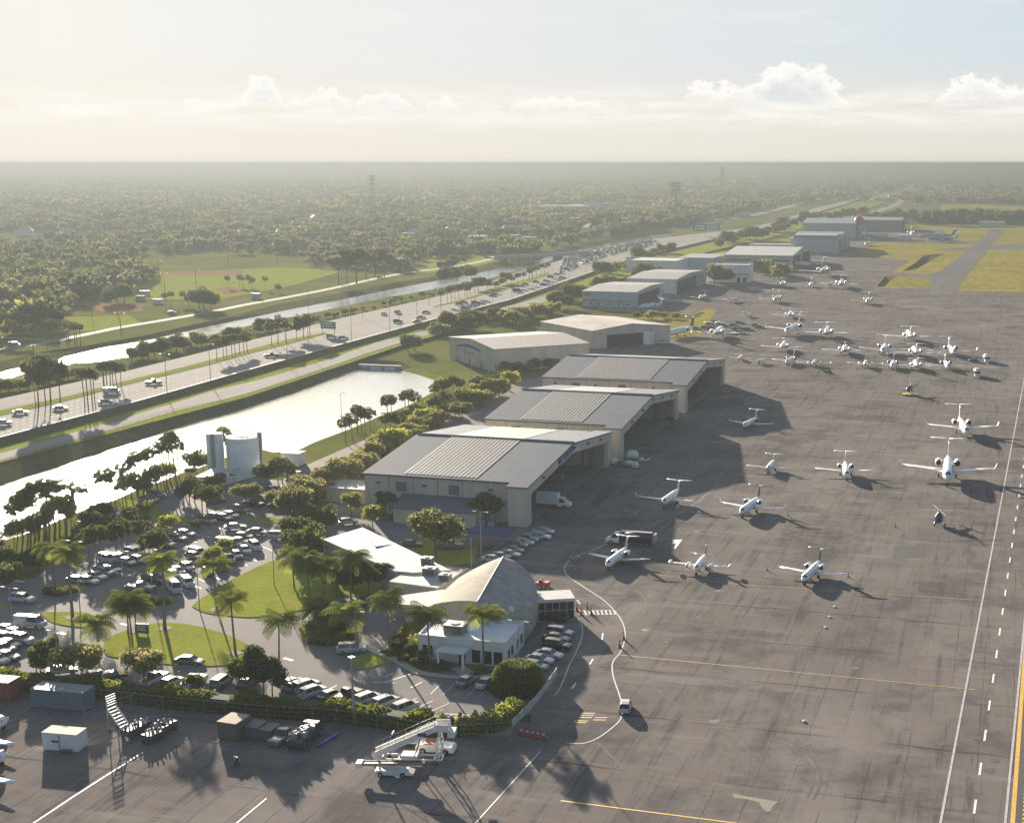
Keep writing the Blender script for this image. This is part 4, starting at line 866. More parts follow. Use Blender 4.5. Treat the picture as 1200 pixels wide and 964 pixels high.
def ell(y,w_,h_,zc,n=14): return [(w_*math.cos(2*math.pi*k/n),y,zc+h_*math.sin(2*math.pi*k/n)) for k in range(n)]
ACP={}
def aircraft(kind,span,fus=AW,tailm=AW,engm=AW,wl=True,L=None,belly=None):
    key=(kind,span,fus.name,tailm.name,engm.name,wl,belly.name if belly else '')
    if key in ACP: return ACP[key]
    sc_={'jet':1.0,'big':1.0,'prop':1.0,'twin':1.0,'heavy':1.}[kind]
    L=L or {'jet':span*.98,'big':span*1.08,'prop':span*.82,'twin':span*.86,'heavy':span*1.0}[kind]
    w_={'jet':.062,'big':.052,'prop':.062,'twin':.065,'heavy':.055}[kind]*L; 
    if kind in('prop','twin'): w_=max(w_,.68)
    zc=w_+ {'jet':.045,'big':.055,'prop':.07,'twin':.075,'heavy':.06}[kind]*L
    parts=[]
    # nose at +Y
    f=MB(); st_=[(.5,.02,-.25),(.49,.2,-.22),(.465,.45,-.15),(.43,.72,-.06),(.38,.93,0),(.30,1,0),(.1,1,0),(-.12,1,0),(-.25,.88,.08),(-.36,.6,.28),(-.45,.3,.5),(-.5,.08,.62)]
    f.loft([ell(y*L,w_*s,w_*s*1.06,zc+w_*z) for y,s,z in st_],fus)
    if belly:
        bi=f._m(belly)
        for i in range(len(f.f)-2):
            if i%14 in (8,9,10,11,12): f.mi[i]=bi
    # windscreen and cabin windows
    ws=MB(); y0=.445*L; 
    vs=[]
    for (yy,s,zz) in ((.452,.58,-.1),(.415,.80,-.04)):
        for a in (38,64,90,116,142): vs.append((w_*s*1.05*math.cos(R(a)),yy*L,zc+w_*zz+w_*s*1.12*math.sin(R(a))+.02))
    ws.add(vs,[(i,i+1,i+6,i+5) for i in range(4)],AGL)
    cw=[]
    nw={'jet':5,'big':7,'prop':4,'twin':4,'heavy':8}[kind]
    for s in (-1,1):
        c=MB()
        for i in range(nw):
            y=L*(.31-.40*i/nw); a=22; c.box((s*w_*1.0*math.cos(R(a)),y,zc+w_*1.06*math.sin(R(a))),(.05,L*.018,w_*.32),AGL,0,0,-s*R(a))
        cw.append(('cabin_windows',c))
    parts.append(('fuselage',f,[('windscreen',ws)]+cw[:]))
    # belly fairing in accent
    tt=kind
    # wings
    swp={'jet':.24,'big':.36,'prop':.03,'twin':.04,'heavy':.33}[kind]; y0={'jet':.06,'big':.10,'prop':.16,'twin':.14,'heavy':.08}[kind]*L
    for s in (-1,1):
        w1=MB(); cr={'jet':.17,'big':.21,'prop':.13,'twin':.14,'heavy':.2}[kind]*L; ct=cr*.36
        zt=zc-w_*.62+span*.5*.05
        foil(w1,(s*w_*.3,y0,zc-w_*.7),(s*span*.49,y0-swp*span*.5,zt),cr,ct,.035*L*.5,.012*L*.5,AW)
        subs=[]
        if wl:
            q=MB(); foil(q,(s*span*.49,y0-swp*span*.5-.05*ct,zt),(s*span*.515,y0-swp*span*.5-ct*.9,zt+span*.055),ct*.85,ct*.35,.06,.04,AW); subs.append(('winglet',q))
        if kind=='twin':
            q=MB(); q.loft([ell(y,w*.9,w*.9,zt,8) for y,w in ((y0-swp*span*.5+.6,.08),(y0-swp*span*.5+.1,.32),(y0-swp*span*.5-1.2,.32),(y0-swp*span*.5-2.,.05))],AW); 
            q.v=[(x+s*span*.49,y,z) for x,y,z in q.v]; subs.append(('tip_tank',q))
        parts.append(('wing',w1,subs))
    # engines
    if kind in('jet','big','heavy'):
        er=w_*(.62 if kind=='jet' else .68); ex=w_+er*1.15; ey=-.20*L; el=.17*L; ez=zc+w_*.42
        for s in (-1,1):
            e=MB(); e.v=[]; e.loft([ell(y,r_,r_,0,12) for y,r_ in ((el*.5,er*.82),(el*.42,er*.98),(0,er),(-el*.4,er*.72),(-el*.5,er*.6))],engm,False); e.box((-s*er*1.1,0,-.05),(er*1.3,el*.5,.14),engm)
            e.v=[(x+s*ex,y+ey,z+ez) for x,y,z in e.v]
            q=MB(); n=12; q.add([(er*.8*math.cos(k*math.pi/6)+s*ex,ey+el*.46,er*.8*math.sin(k*math.pi/6)+ez) for k in range(n)]+[(s*ex,ey+el*.3,ez)],[(k,(k+1)%n,n) for k in range(n)],ABK)
            q2=MB(); q2.add([(er*.6*math.cos(k*math.pi/6)+s*ex,ey-el*.49,er*.6*math.sin(k*math.pi/6)+ez) for k in range(n)],[tuple(range(n-1,-1,-1))],ABK)
            parts.append(('engine',e,[('intake',q),('exhaust',q2)]))
    if kind=='twin':
        for s in (-1,1):
            e=MB(); e.loft([ell(y+y0,r_,r_*1.05,zc-w_*.4,10) for y,r_ in ((1.3,.18),(1.0,.42),(-.4,.45),(-1.8,.15))],engm); e.v=[(x+s*span*.18,y,z) for x,y,z in e.v]
            q=MB(); 
            for a in range(3): q.box((s*span*.18+.5*math.sin(a*2.094),y0+1.35,zc-w_*.4+.5*math.cos(a*2.094)),(.12,.05,1.0),ABK,0,0,a*2.094)
            parts.append(('engine',e,[('propeller',q)]))
    if kind=='prop':
        q=MB()
        for a in range(4): q.box((.62*math.sin(a*1.571+.5),.505*L,zc-.2*w_+.62*math.cos(a*1.571+.5)),(.14,.05,1.15),ABK,0,0,a*1.571+.5)
        parts.append(('propeller',q))
    # tail
    fh={'jet':.165,'big':.165,'prop':.145,'twin':.17,'heavy':.17}[kind]*L; ttail=kind in('jet','big','prop','heavy'); zb=zc+w_*.75; yf=-.36*L
    fin=MB(); top=(0,yf-fh*.62,zb+fh); foil(fin,(0,yf,zb-w_*.5),top,.15*L,.085*L,.05*L*.3,.03*L*.3,tailm); parts.append(('tail_fin',fin))
    hs=span*(.19 if kind!='big' else .2); zz=zb+fh*.985 if ttail else zc+w_*.45; yy=yf-fh*.6 if ttail else -.40*L
    t=MB()
    for s in (-1,1): foil(t,(0,yy,zz),(s*hs,yy-hs*.3,zz+.02),.085*L,.05*L,.03*L*.3,.02*L*.3,tailm if tailm!=ABK else ABK)
    parts.append(('tailplane',t))
    # landing gear
    for (x,y) in ((0,.40*L),(-span*.09,-.03*L),(span*.09,-.03*L)):
        g=MB(); g.tube([(x,y,.2),(x,y,zc-w_*.5)],.07,AMT,5); tr={'jet':.3,'big':.42,'heavy':.4}.get(kind,.26)
        q=MB(); q.tube([(x-.22,y,tr),(x+.22,y,tr)],tr,ATY,10,True,False); parts.append(('landing_gear',g,[('tyre',q)]))
    ACP[key]=proto('aircraft',parts); return ACP[key]
def put_ac(pr,px,py,az,label,cat,group,name,Lhalf=0,z=.05,wing_px=None):
    """px,py = the photo point of the ground below the wings"""
    q=G(px,py,.05); r=place((name,pr[1]),(q.x,q.y,z),azr(az),label,cat,group); return r
G1='small business jets parked on the apron'
# kind, span, x,y(ground under wings), azimuth of the nose, materials, label
A=[
('jet',13.2,723,660,200,AW,AW,AW,False,'white light jet in the hangar shadow beside the fuel truck, nose to the camera'),
('twin',12.2,821,667,196,AW,ABR,AW,False,'white twin-propeller plane with wingtip tanks and a brown tail fin'),
('jet',13.6,951,677,203,AW,ABK,AW,False,'white light jet with a dark T-tail casting a big shadow, nearest on the open apron'),
('jet',15.4,879,600,203,AW,ABK,AW,True,'white jet with a striped dark fin just above the twin-propeller plane'),
('prop',16.2,786,590,200,AW,AW,AW,True,'white single-propeller T-tail plane half in the hangar shadow'),
('prop',12.6,903,551,196,AW,AW,AW,False,'small white propeller plane at the edge of the hangar shadow'),
('jet',15.6,991,557,188,AW,AW,AW,False,'white light jet alone between the propeller plane and the biggest jet'),
('big',23.6,1110,560,194,AW,AW,AW,True,'biggest white jet with tall winglets, near the white edge line'),
('big',20.8,1128,508,188,AW,AW,AW,True,'white winglet jet parked just behind the biggest jet'),
('jet',13.8,879,500,203,AW,AW,ARED,True,'white jet with red engines standing in the far hangar shadow'),
('prop',11.,877,371.5,30,AW,AW,AW,False,'white propeller plane just above the parked cars'),
('jet',17.8,926,372,12,AW,AW,AW,False,'white jet facing away above the big winglet jet of the middle cluster'),
('big',27.5,929,392,200,AW,AW,AW,True,'big white winglet jet heading the middle cluster, nose to the camera'),
('big',25.,969,395,12,AW,AW,AW,False,'white jet facing away, wing overlapping the big winglet jet'),
('jet',19.8,918,410,12,AW,AW,AW,False,'white jet facing away with raised T-tail below the big winglet jet'),
('jet',19.2,990,414,12,AW,ABK,AW,False,'white jet facing away with a dark fin and dark belly'),
('prop',10.,892,426,205,AW,AW,AW,False,'small white propeller plane nose to camera, left end of the lower row'),
('prop',9.6,868,422,15,AW,AW,AW,False,'small low-wing plane by the corner of the farthest big hangar'),
('jet',15.2,926,426,200,AW,AW,ARED,False,'white jet with dark red engines in the lower row, fourth from left'),
('twin',13.4,954,429,14,AW,AGR,AW,True,'white twin plane facing away beside the small dark tug'),
('twin',13.6,1014,430,14,AW,AW,AW,False,'white twin plane facing away at the middle of the lower row'),
('big',23.4,1065,399,10,AW,AW,AW,False,'white jet facing away standing alone behind the right cluster'),
('jet',21.5,1036,414,194,AW,AW,AW,False,'white jet nose to camera, first of the right cluster'),
('jet',20.8,1072,417,10,AW,AW,AW,False,'white jet facing away between two nose-on jets of the right cluster'),
('jet',21.,1115,416,186,AW,AW,AW,True,'white jet with a tall white fin, right end of the upper cluster row'),
('jet',15.4,1046,431,194,AW,AW,ARED,False,'white jet with red engines, left one in the lower right row'),
('jet',17.4,1073,432,10,AW,AW,AW,False,'white jet facing away in the lower right row'),
('jet',16.2,1109,432,188,AW,AW,ARED,False,'white jet with red engines, right end of the lower right row'),
('jet',21.5,917,336,14,AW,AW,AW,False,'white jet facing away in the upper apron row, left of three'),
('jet',18.,950,336,190,AW,AW,ABK,False,'white jet nose to camera with dark engines in the upper apron row'),
('big',28.,986,337,12,AW,AW,AW,False,'white jet facing away at the right end of the upper apron row'),
('jet',21.,910,354,194,AW,AW,AW,False,'white jet standing just beyond the upper parked planes'),
('jet',19.5,1017,356,194,AW,AW,AW,False,'lone white jet near the grass corner of the apron'),
('heavy',36.,966,323,16,AW,AW,AW,False,'large white jet seen from behind before the cream hangar'),
('heavy',26.,946,314.,286,AW,AW,AGR,False,'long white jet side-on in front of the cream hangar doors'),
('jet',15.,823,351,198,AW,AW,AW,False,'white jet on the shaded apron before the white hangars'),
('twin',14.5,859,354,30,AW,AW,AW,False,'white twin plane facing away right of the shaded jet'),
('big',23.5,797,394,212,AW,ABK,AW,False,'white jet with a dark fin beside the sandy hangar'),
('big',25.,842,395,12,AW,AW,AW,False,'white jet facing away next to the parked cars'),
('jet',17.,762,362,235,AW,AW,AW,False,'pale jet parked close to the nearest white hangar door'),
('jet',15.,786,356,106,AGR,AW,AGR,False,'grey jet side-on between the two white hangars'),
('heavy',33.,1068,277,190,AW,AW,AGR,False,'far white jet with a tall fin on the back tarmac'),
('heavy',36.,1098,281,286,AGR,AGR,AGR,False,'long grey jet side-on on the back tarmac'),
('heavy',30.,1104,283.5,290,AGR,AW,AGR,False,'second long jet just in front of the long grey one'),
('jet',26.,1028,278,100,AW,AW,AW,False,'small far jet by the green-walled hangar'),
('jet',22.,1016,288,200,AW,AW,AW,False,'far jet on the tarmac beside the red-tank tower'),
('jet',14.,-25,872,14,AW,AW,AW,False,'plane mostly outside the left edge, only its upper white wing showing'),
('jet',14.,-29,916,14,AW,AW,AW,False,'plane mostly outside the left edge, only its lower white wing showing'),
]
NM={'jet':'business_jet','big':'business_jet','heavy':'jet_airliner','prop':'propeller_plane','twin':'twin_propeller_plane'}
for (k,sp,x,y,az,fm,tm,em,wl_,lb) in A:
    if y>600 and x<0: q=G(x,y,1.0); 
    bl=ABK if tm==ABK else [None,AGR,None,ABLU,None,None,AGR][int(x*7+y)%7]
    put_ac(aircraft(k,sp,fm,tm,em,wl_,belly=bl),x,y,az,lb,'plane' if k in('prop','twin') else 'jet',{'prop':'propeller planes parked on the apron','twin':'propeller planes parked on the apron'}.get(k,G1),NM[k])
# helicopters
def heli():
    P=[]; b=MB(); b.loft([ell(y,w_,h_,zc,12) for y,w_,h_,zc in ((2.2,.1,.15,1.1),(2.0,.5,.5,1.15),(1.4,.85,.85,1.3),(.6,.98,1.0,1.45),(-.4,.95,1.0,1.5),(-1.3,.6,.65,1.75),(-1.9,.25,.3,1.95))],ABK); 
    g=MB(); g.loft([ell(y,w_,h_,zc,12) for y,w_,h_,zc in ((2.1,.42,.42,1.22),(1.5,.82,.80,1.4),(.9,.93,.92,1.52))],AGL,False)
    P.append(('cabin',b,[('canopy',g)]))
    t=MB(); t.tube([(0,-1.4,1.85),(0,-6.2,2.2)],[.32,.14],ABK,8); P.append(('tail_boom',t))
    f=MB(); foil(f,(0,-5.9,2.2),(0,-6.6,3.3),.8,.5,.1,.06,ABK); foil(f,(0,-5.9,2.1),(0,-6.4,1.3),.7,.4,.1,.06,ABK); P.append(('tail_fin',f))
    q=MB(); q.box((.22,-6.2,2.25),(.05,.12,1.6),AGR); q.box((.22,-6.2,2.25),(.05,1.6,.12),AGR); P.append(('tail_rotor',q))
    m=MB(); m.tube([(0,-.1,2.3),(0,-.1,3.15)],[.3,.12],ABK,8); m.loft([ell(y,w_,.3,2.45,8) for y,w_ in ((.9,.2),(.3,.5),(-1.,.5),(-1.6,.2))],ABK); P.append(('rotor_mast',m))
    for k in range(4):
        q=MB(); a=R(22+90*k); q.box((2.6*math.cos(a),-.1+2.6*math.sin(a),3.16-.03),(5.0,.24,.05),AGR,a); P.append(('rotor_blade',q))
    for s in (-1,1):
        q=MB(); q.tube([(s*1.05,2.0,.45),(s*1.05,1.5,.08),(s*1.05,-1.6,.08)],.06,AGR,6); q.tube([(s*1.05,.9,.08),(s*.5,.9,.9)],.05,AGR,5); q.tube([(s*1.05,-.8,.08),(s*.5,-.8,.9)],.05,AGR,5); P.append(('skid',q))
    return proto('helicopter',P)
HP=heli()
q=G(1100,614); place(HP,(q.x,q.y,.05),azr(200),'dark helicopter on the ground near the white edge line, nearest of two','helicopter','dark helicopters')
q=G(1066,462); place(HP,(q.x,q.y,.5),azr(215),'dark helicopter perched on a yellow trolley platform','helicopter','dark helicopters')
r=root('landing_trolley',G(1066,463,.05),azr(106)); tag(r,'yellow wheeled platform under the far dark helicopter','trolley')
m=MB(); m.b0(-1.7,1.7,-2.5,2.5,.35,.55,PY); m.build('deck',r)
for x in (-1.5,1.5):
    for y in (-2,2): m=MB(); m.tube([(x-.15,y,.25),(x+.15,y,.25)],.25,ATY,8,True,False); m.build('wheel',r)

# ================= road vehicles =================
CC={'white':(.46,.46,.465),'silver':(.20,.215,.23),'grey':(.11,.12,.13),'black':(.015,.015,.017),'blue':(.04,.08,.18),'red':(.30,.02,.02),'tan':(.34,.29,.20),'maroon':(.10,.015,.02)}
def cpaint(c): return mat(c+'_car_paint',CC[c],.28,.0 if c in('white','red') else .35,var=.02,coat=.6)
CGL=mat('car_glass',(.012,.015,.02),.05,spec=.9); RIM=mat('wheel_rim',(.4,.4,.42),.35,.7); LAMPW=mat('headlamp_lens',(.7,.72,.75),.1,spec=.8); LAMPR=mat('tail_lamp_red',(.35,.01,.01),.2); PLAS=mat('black_plastic',(.03,.03,.032),.6)
SPEC={ # L,W, belt z, roof z, stations (y/L, bonnet heights), glass y range lower / upper
'sedan':dict(L=4.8,W=1.84,belt=.92,roof=1.44,hood=.80,low=(.24,-.40),up=(.08,-.24),tail=.95),
'suv':dict(L=4.75,W=1.92,belt=1.08,roof=1.74,hood=1.02,low=(.26,-.48),up=(.12,-.42),tail=1.08),
'hatch':dict(L=4.2,W=1.78,belt=.95,roof=1.5,hood=.86,low=(.28,-.47),up=(.10,-.36),tail=.95),
'pickup':dict(L=5.7,W=2.0,belt=1.12,roof=1.85,hood=1.08,low=(.18,-.10),up=(.08,-.07),tail=1.12),
'van':dict(L=5.6,W=2.02,belt=1.15,roof=2.1,hood=1.15,low=(.40,-.49),up=(.27,-.48),tail=1.15)}
CARP={}
def car(kind,color):
    k=(kind,color)
    if k in CARP: return CARP[k]
    s=SPEC[kind]; L,W=s['L'],s['W']; P=cpaint(color); parts=[]
    b=MB(); zb=.28; h=W/2; secs=[]
    for y,wf,zt in ((.5,.80,s['hood']-.22),(.485,.9,s['hood']-.08),(.42,.97,s['hood']),(s['low'][0],1,s['belt']),(0,1,s['belt']),(-.3,1,s['belt']),(-.44,.97,s['tail']),(-.49,.92,s['tail']-.08),(-.5,.86,s['tail']-.2)):
        w_=h*wf; secs.append([(-w_*.92,y*L,zb),(-w_,y*L,zb+.2),(-w_,y*L,zt-.16),(-w_*.90,y*L,zt),(w_*.90,y*L,zt),(w_,y*L,zt-.16),(w_,y*L,zb+.2),(w_*.92,y*L,zb)])
    b.loft(secs,P,True,False)
    # roof skin with pillars
    ua,ub=s['up'][0]*L,s['up'][1]*L; hw=h*.72; zr=s['roof']
    rf=MB(); rf.loft([[(-hw*.96,y,zr-.05),(-hw*.9,y,z),(hw*.9,y,z),(hw*.96,y,zr-.05)] for y,z in ((ua+.03,zr-.03),(ua*.5+ub*.5,zr+.02),(ub-.03,zr-.03))],P,True,False)
    la,lb=s['low'][0]*L,s['low'][1]*L; hl=h*.90; zbt=s['belt']-.02
    gl=MB(); gl.loft([[(-hl,la,zbt),(hl,la,zbt),(hl,lb,zbt),(-hl,lb,zbt)],[(-hw,ua,zr-.05),(hw,ua,zr-.05),(hw,ub,zr-.05),(-hw,ub,zr-.05)]],CGL,True,False)
    pls=[]
    for sx in (-1,1):
        for (y0,y1) in ((la,ua),(lb,ub),((la+lb)/2-.1,(ua+ub)/2-.1)):
            pl=MB(); pls.append(('pillar',pl)); pl.tube([(sx*hl*1.005,y0,zbt),(sx*hw*1.01,y1,zr-.05)],.05 if kind!='van' else .07,P,4,False,False)
        if kind=='van': rf.add([(sx*(hl+.02),-.02*L,zbt+.02),(sx*(hl+.02),lb+.15,zbt+.02),(sx*(hw+.03),ub+.1,zr-.08),(sx*(hw+.03),-.02*L,zr-.08)],[(0,1,2,3)],P)
    parts.append(('body',b,[('roof_panel',rf)]+pls)); parts.append(('windows',gl))
    if kind=='pickup':
        q=MB(); q.b0(-h*.8,h*.8,-.48*L,-.14*L,s['belt']+.003,s['belt']+.02,PLAS); parts.append(('cargo_bed',q))
    wr=.34 if kind!='pickup' else .38
    for y in (.31*L,-.31*L):
        for sx in (-1,1):
            w_=MB(); w_.tube([(sx*(h-.2),y,wr),(sx*(h+.01),y,wr)],wr,ATY,12,True,False); r_=MB(); r_.tube([(sx*(h+.012),y,wr),(sx*(h+.03),y,wr)],wr*.6,RIM,10,True,False); parts.append(('wheel',w_,[('rim',r_)]))
    for sx in (-1,1):
        q=MB(); q.box((sx*h*.66,L*.487,s['hood']-.2),(h*.34,.12,.16),LAMPW); parts.append(('headlight',q))
        q=MB(); q.box((sx*h*.74,-L*.494,s['tail']-.22),(h*.22,.08,.2),LAMPR); parts.append(('tail_light',q))
    CARP[k]=proto('parked_car',parts); return CARP[k]
FULL=None; FAR=('body','windows','wheel'); TINY=('body','windows')
NAMES={'sedan':'parked_car','suv':'parked_suv','hatch':'parked_hatchback','pickup':'pickup_truck','van':'passenger_van'}
CATS={'sedan':'car','suv':'car','hatch':'car','pickup':'pickup truck','van':'van'}
WORD={'sedan':'sedan','suv':'SUV','hatch':'hatchback','pickup':'pickup','van':'van'}
def cars(where,items,group,z=.06,only=None,fmt=None,moving=False):
    """items: (x,y,azimuth,kind,colour); labels count along the row from the left of the photo"""
    it=sorted(items,key=lambda t:t[0]); n=len(it)
    for i,(x,y,az,k,c) in enumerate(it):
        zz=z; q=G(x,y,z); lab=('%s %s, %s %s'%(c,WORD[k],ordinal(i,n),where)) if n>1 else '%s %s %s'%(c,WORD[k],where)
        r=place((NAMES[k].replace('parked','moving') if moving else NAMES[k],car(k,c)[1]),(q.x,q.y,zz),azr(az),lab,CATS[k],group if n>1 else None,only=only)
cars('in the row along the long hedge',[(343,804,40,'sedan','silver'),(350,808,40,'hatch','grey'),(359,808,40,'suv','white'),(367,815,40,'suv','white'),(388,818,40,'sedan','black'),(407,819,40,'pickup','black'),(431,823,40,'suv','white'),(452,827,40,'suv','white'),(475,833,40,'suv','white')],'cars parked in the row along the hedge')
cars('in the shade behind the front left hedge',[(73,789,70,'sedan','white'),(117,795,60,'hatch','grey'),(131,796,60,'sedan','black'),(181,800,20,'pickup','white'),(200,803,25,'sedan','silver'),(227,803,18,'pickup','white'),(260,803,14,'suv','silver'),(290,803,14,'sedan','maroon')],'cars parked behind the front left hedge')
cars('with a glinting roof on the kerb below the lower lawn',[(222,778,100,'sedan','grey')],None)
cars('in the stalls before the front office',[(548,801,28,'sedan','silver'),(571,803,28,'sedan','white')],'cars in the stalls before the front office')
cars('on the drive beside the small lawn',[(412,764,80,'suv','white')],None)
cars('driving alone over the apron near the painted arrows, rear to the camera',[(733,831,6,'hatch','white')],None)
cars('in the shaded row right of the front office',[(650,727,112,'suv','black'),(656,745,112,'suv','silver'),(652,751,112,'sedan','black'),(653,760,112,'suv','black'),(643,770,112,'sedan','white'),(632,776,112,'sedan','white'),(627,784,112,'hatch','silver')],'cars parked beside the terminal')
cars('in the row along the fence before the nearest hangar',[(637,625,108,'sedan','white'),(633,631,108,'sedan','white'),(619,634,108,'sedan','silver'),(613,638,108,'sedan','white'),(606,642,108,'suv','silver'),(601,647,108,'sedan','silver'),(597,652,108,'sedan','white'),(578,658,108,'sedan','white'),(587,655,108,'hatch','grey')],'cars parked along the fence by the nearest hangar')
cars('on the curving drive at the left lawn',[(26,705,105,'suv','white')],None)
cars('parked beside the small island at the left',[(36,734,104,'van','white')],None)
cars('in the crowded corner at the left edge',[(8,741,115,'sedan','white'),(17,745,115,'sedan','silver'),(6,750,115,'hatch','silver'),(10,758,115,'sedan','grey'),(25,753,115,'suv','white'),(3,764,115,'suv','grey'),(8,772,115,'sedan','black'),(-6,752,115,'sedan','white'),(-4,776,115,'sedan','white')],'cars crowded in the left corner of the car park')
cars('in the short row beside the hedge island',[(91,683,118,'sedan','silver'),(104,683,118,'sedan','white'),(113,678,118,'sedan','white'),(122,674,118,'suv','silver'),(130,670,118,'sedan','blue')],'cars beside the hedge island')
cars('in the glinting row under the shore-side palms',[(126,658,128,'suv','white'),(133,657,128,'sedan','silver'),(140,656,128,'sedan','white'),(149,661,128,'sedan','silver'),(163,659,128,'hatch','silver'),(157,651,128,'suv','white')],'cars in the glinting row under the palms')
cars('parked on the near side of the long hedge island',[(165,692,104,'pickup','silver'),(180,683,112,'suv','black'),(192,682,112,'sedan','silver')],'cars on the near side of the hedge island')
cars('in the nearest row beside the flagpole lawn',[(204,692,150,'van','white'),(220,686,150,'suv','white'),(244,673,150,'sedan','black'),(259,667,150,'sedan','silver'),(268,658,150,'suv','grey'),(277,653,150,'sedan','silver'),(287,647,150,'sedan','white'),(299,643,150,'suv','white')],'cars in the row beside the flagpole lawn')
cars('in the middle row of the big car park',[(203,676,140,'sedan','silver'),(208,672,140,'sedan','white'),(219,667,140,'sedan','silver'),(193,681,140,'hatch','white'),(228,654,130,'sedan','tan'),(232,651,130,'suv','white'),(268,641,110,'van','silver'),(281,637,112,'sedan','grey'),(285,631,112,'sedan','black')],'cars in the middle row of the car park')
cars('in the loose line toward the sheds',[(207,633,112,'sedan','silver'),(217,628,112,'sedan','silver'),(193,641,112,'suv','silver'),(276,620,80,'sedan','white'),(302,626,108,'sedan','silver'),(328,631,100,'suv','white')],'cars in the loose line toward the sheds')
cars('in the far row backed by the trees',[(243,613,125,'suv','tan'),(252,608,125,'sedan','black'),(262,609,125,'sedan','grey'),(270,606,125,'sedan','silver'),(283,600,125,'suv','silver'),(298,593,125,'pickup','black'),(309,588,125,'suv','silver'),(324,578,115,'suv','black'),(333,577,115,'sedan','white'),(326,595,100,'sedan','black')],'cars in the far row of the car park')
cars('on the shaded service road by the pond',[(128,605,104,'van','white'),(175,588,118,'pickup','silver'),(183,583,118,'suv','silver'),(253,589,60,'sedan','grey')],'cars on the service road by the pond')
cars('half hidden between the roadside trees above the sheds',[(408,614,70,'hatch','white'),(421,535,110,'sedan','silver'),(346,561,110,'van','white'),(455,521,100,'suv','black'),(546,480,100,'sedan','silver'),(570,467,100,'sedan','white')],'cars half hidden among the roadside trees')
cars('under the lean-to wall of the nearest hangar',[(470,610,100,'suv','black'),(486,609,100,'pickup','white')],'cars under the lean-to wall')
cars('parked behind the big pale tree',[(482,640,95,'sedan','grey'),(528,642,95,'pickup','silver')],'cars behind the big pale tree')
cars('in the cluster of cars left out on the apron',[(816,386,106,'sedan','grey'),(826,385,106,'sedan','black'),(832,381,106,'sedan','silver'),(838,378,106,'sedan','silver'),(843,380,106,'sedan','grey'),(835,386,106,'suv','black'),(847,382,106,'sedan','blue')],'cars clustered on the apron',only=FAR)
cars('in the right-hand knot of cars out on the apron',[(860,382,106,'sedan','silver'),(867,379,106,'sedan','silver'),(863,387,106,'sedan','black'),(856,391,106,'sedan','silver'),(871,387,106,'sedan','grey'),(868,391,106,'suv','silver'),(877,387,106,'sedan','blue'),(886,382,106,'sedan','silver'),(890,384,106,'sedan','silver')],'cars clustered on the apron',only=FAR)
cars('among the parked jets at the right',[(1142,424,100,'sedan','silver')],None)
cars('waiting outside the office block',[(884,341,100,'van','white')],None,only=FAR)
cars('beside the corner of the sandy hangar',[(776,403,100,'pickup','white')],None)
# highway
HWG='vehicles driving on the highway'
cars('on the near highway lanes before the first lamp posts',[(4,498,75,'suv','white'),(24,485,75,'sedan','white'),(71,480,75,'sedan','silver'),(124,473,75,'sedan','silver'),(131,461,75,'van','white'),(180,450,75,'pickup','black'),(318,418,75,'pickup','black'),(388,396,75,'suv','white'),(402,397,75,'sedan','silver')],HWG,3.05,FAR,moving=True)
cars('where the highway widens at the turning lane',[(450,369,15,'sedan','white'),(466,367,15,'suv','silver'),(466,378,75,'suv','black'),(489,378,75,'sedan','black'),(493,373,75,'sedan','black'),(499,367,75,'sedan','grey'),(538,357,75,'sedan','grey'),(543,355,75,'sedan','black'),(557,356,75,'suv','black'),(577,347,75,'sedan','grey'),(543,362,75,'sedan','silver')],HWG,3.05,FAR,moving=True)
cars('on the highway between the small palms and the green sign',[(606,342,75,'van','black'),(615,334,75,'sedan','grey'),(628,331,75,'sedan','black'),(636,334,75,'sedan','grey'),(645,325,75,'suv','black'),(640,330,75,'sedan','silver'),(652,322,75,'sedan','silver'),(658,326,75,'sedan','silver')],HWG,3.05,FAR,moving=True)
cars('on the park road beyond the canal',[(16,406,80,'van','silver'),(202,368,80,'suv','silver'),(445,326,80,'sedan','grey')],'cars on the park road',.1,FAR)
# the queue of traffic: lane by lane
rnd=random.Random(5)
qa=[G(*p,3) for p in ((655,323),(690,308),(725,297),(765,288.5))]; qb=[G(*p,3) for p in ((662,304),(703,292.5),(740,285.5),(772,281))]
LN=['nearest','second','third','fourth','fifth','sixth','seventh','farthest']
for l in range(8):
    t=.08+l*.115+(.04 if l>3 else 0); line_=resample([a.lerp(b,t) for a,b in zip(resample(qa,8),resample(qb,8))],60); tot=sum((line_[i+1]-line_[i]).length for i in range(59)); s_=rnd.uniform(0,10); k=0; lane=[]
    while s_<tot-6:
        f=s_/tot*59; i=min(int(f),58); p=line_[i].lerp(line_[i+1],f-i); d=line_[i+1]-line_[i]; az=math.degrees(math.atan2(d.x,d.y)); 
        if l>3: az+=180
        c=rnd.choice(['white','white','silver','silver','grey','black','black','blue']); kd=rnd.choice(['sedan','sedan','suv','suv','hatch','pickup','van' if rnd.random()<.4 else 'suv'])
        lane.append((p,az,kd,c)); s_+=rnd.choice([7.5,8.5,9.5,12,16])*(1.15 if l>3 else 1.9)
    for j,(p,az,kd,c) in enumerate(lane):
        place(('queuing_'+{'van':'van','pickup':'pickup'}.get(kd,'car'),car(kd,c)[1]),(p.x,p.y,3.05),azr(az),'%s %s in the highway queue, %s of the %s lane'%(c,WORD[kd],ordinal(j,len(lane)),LN[l]),CATS[kd],'traffic queue on the highway',only=TINY)

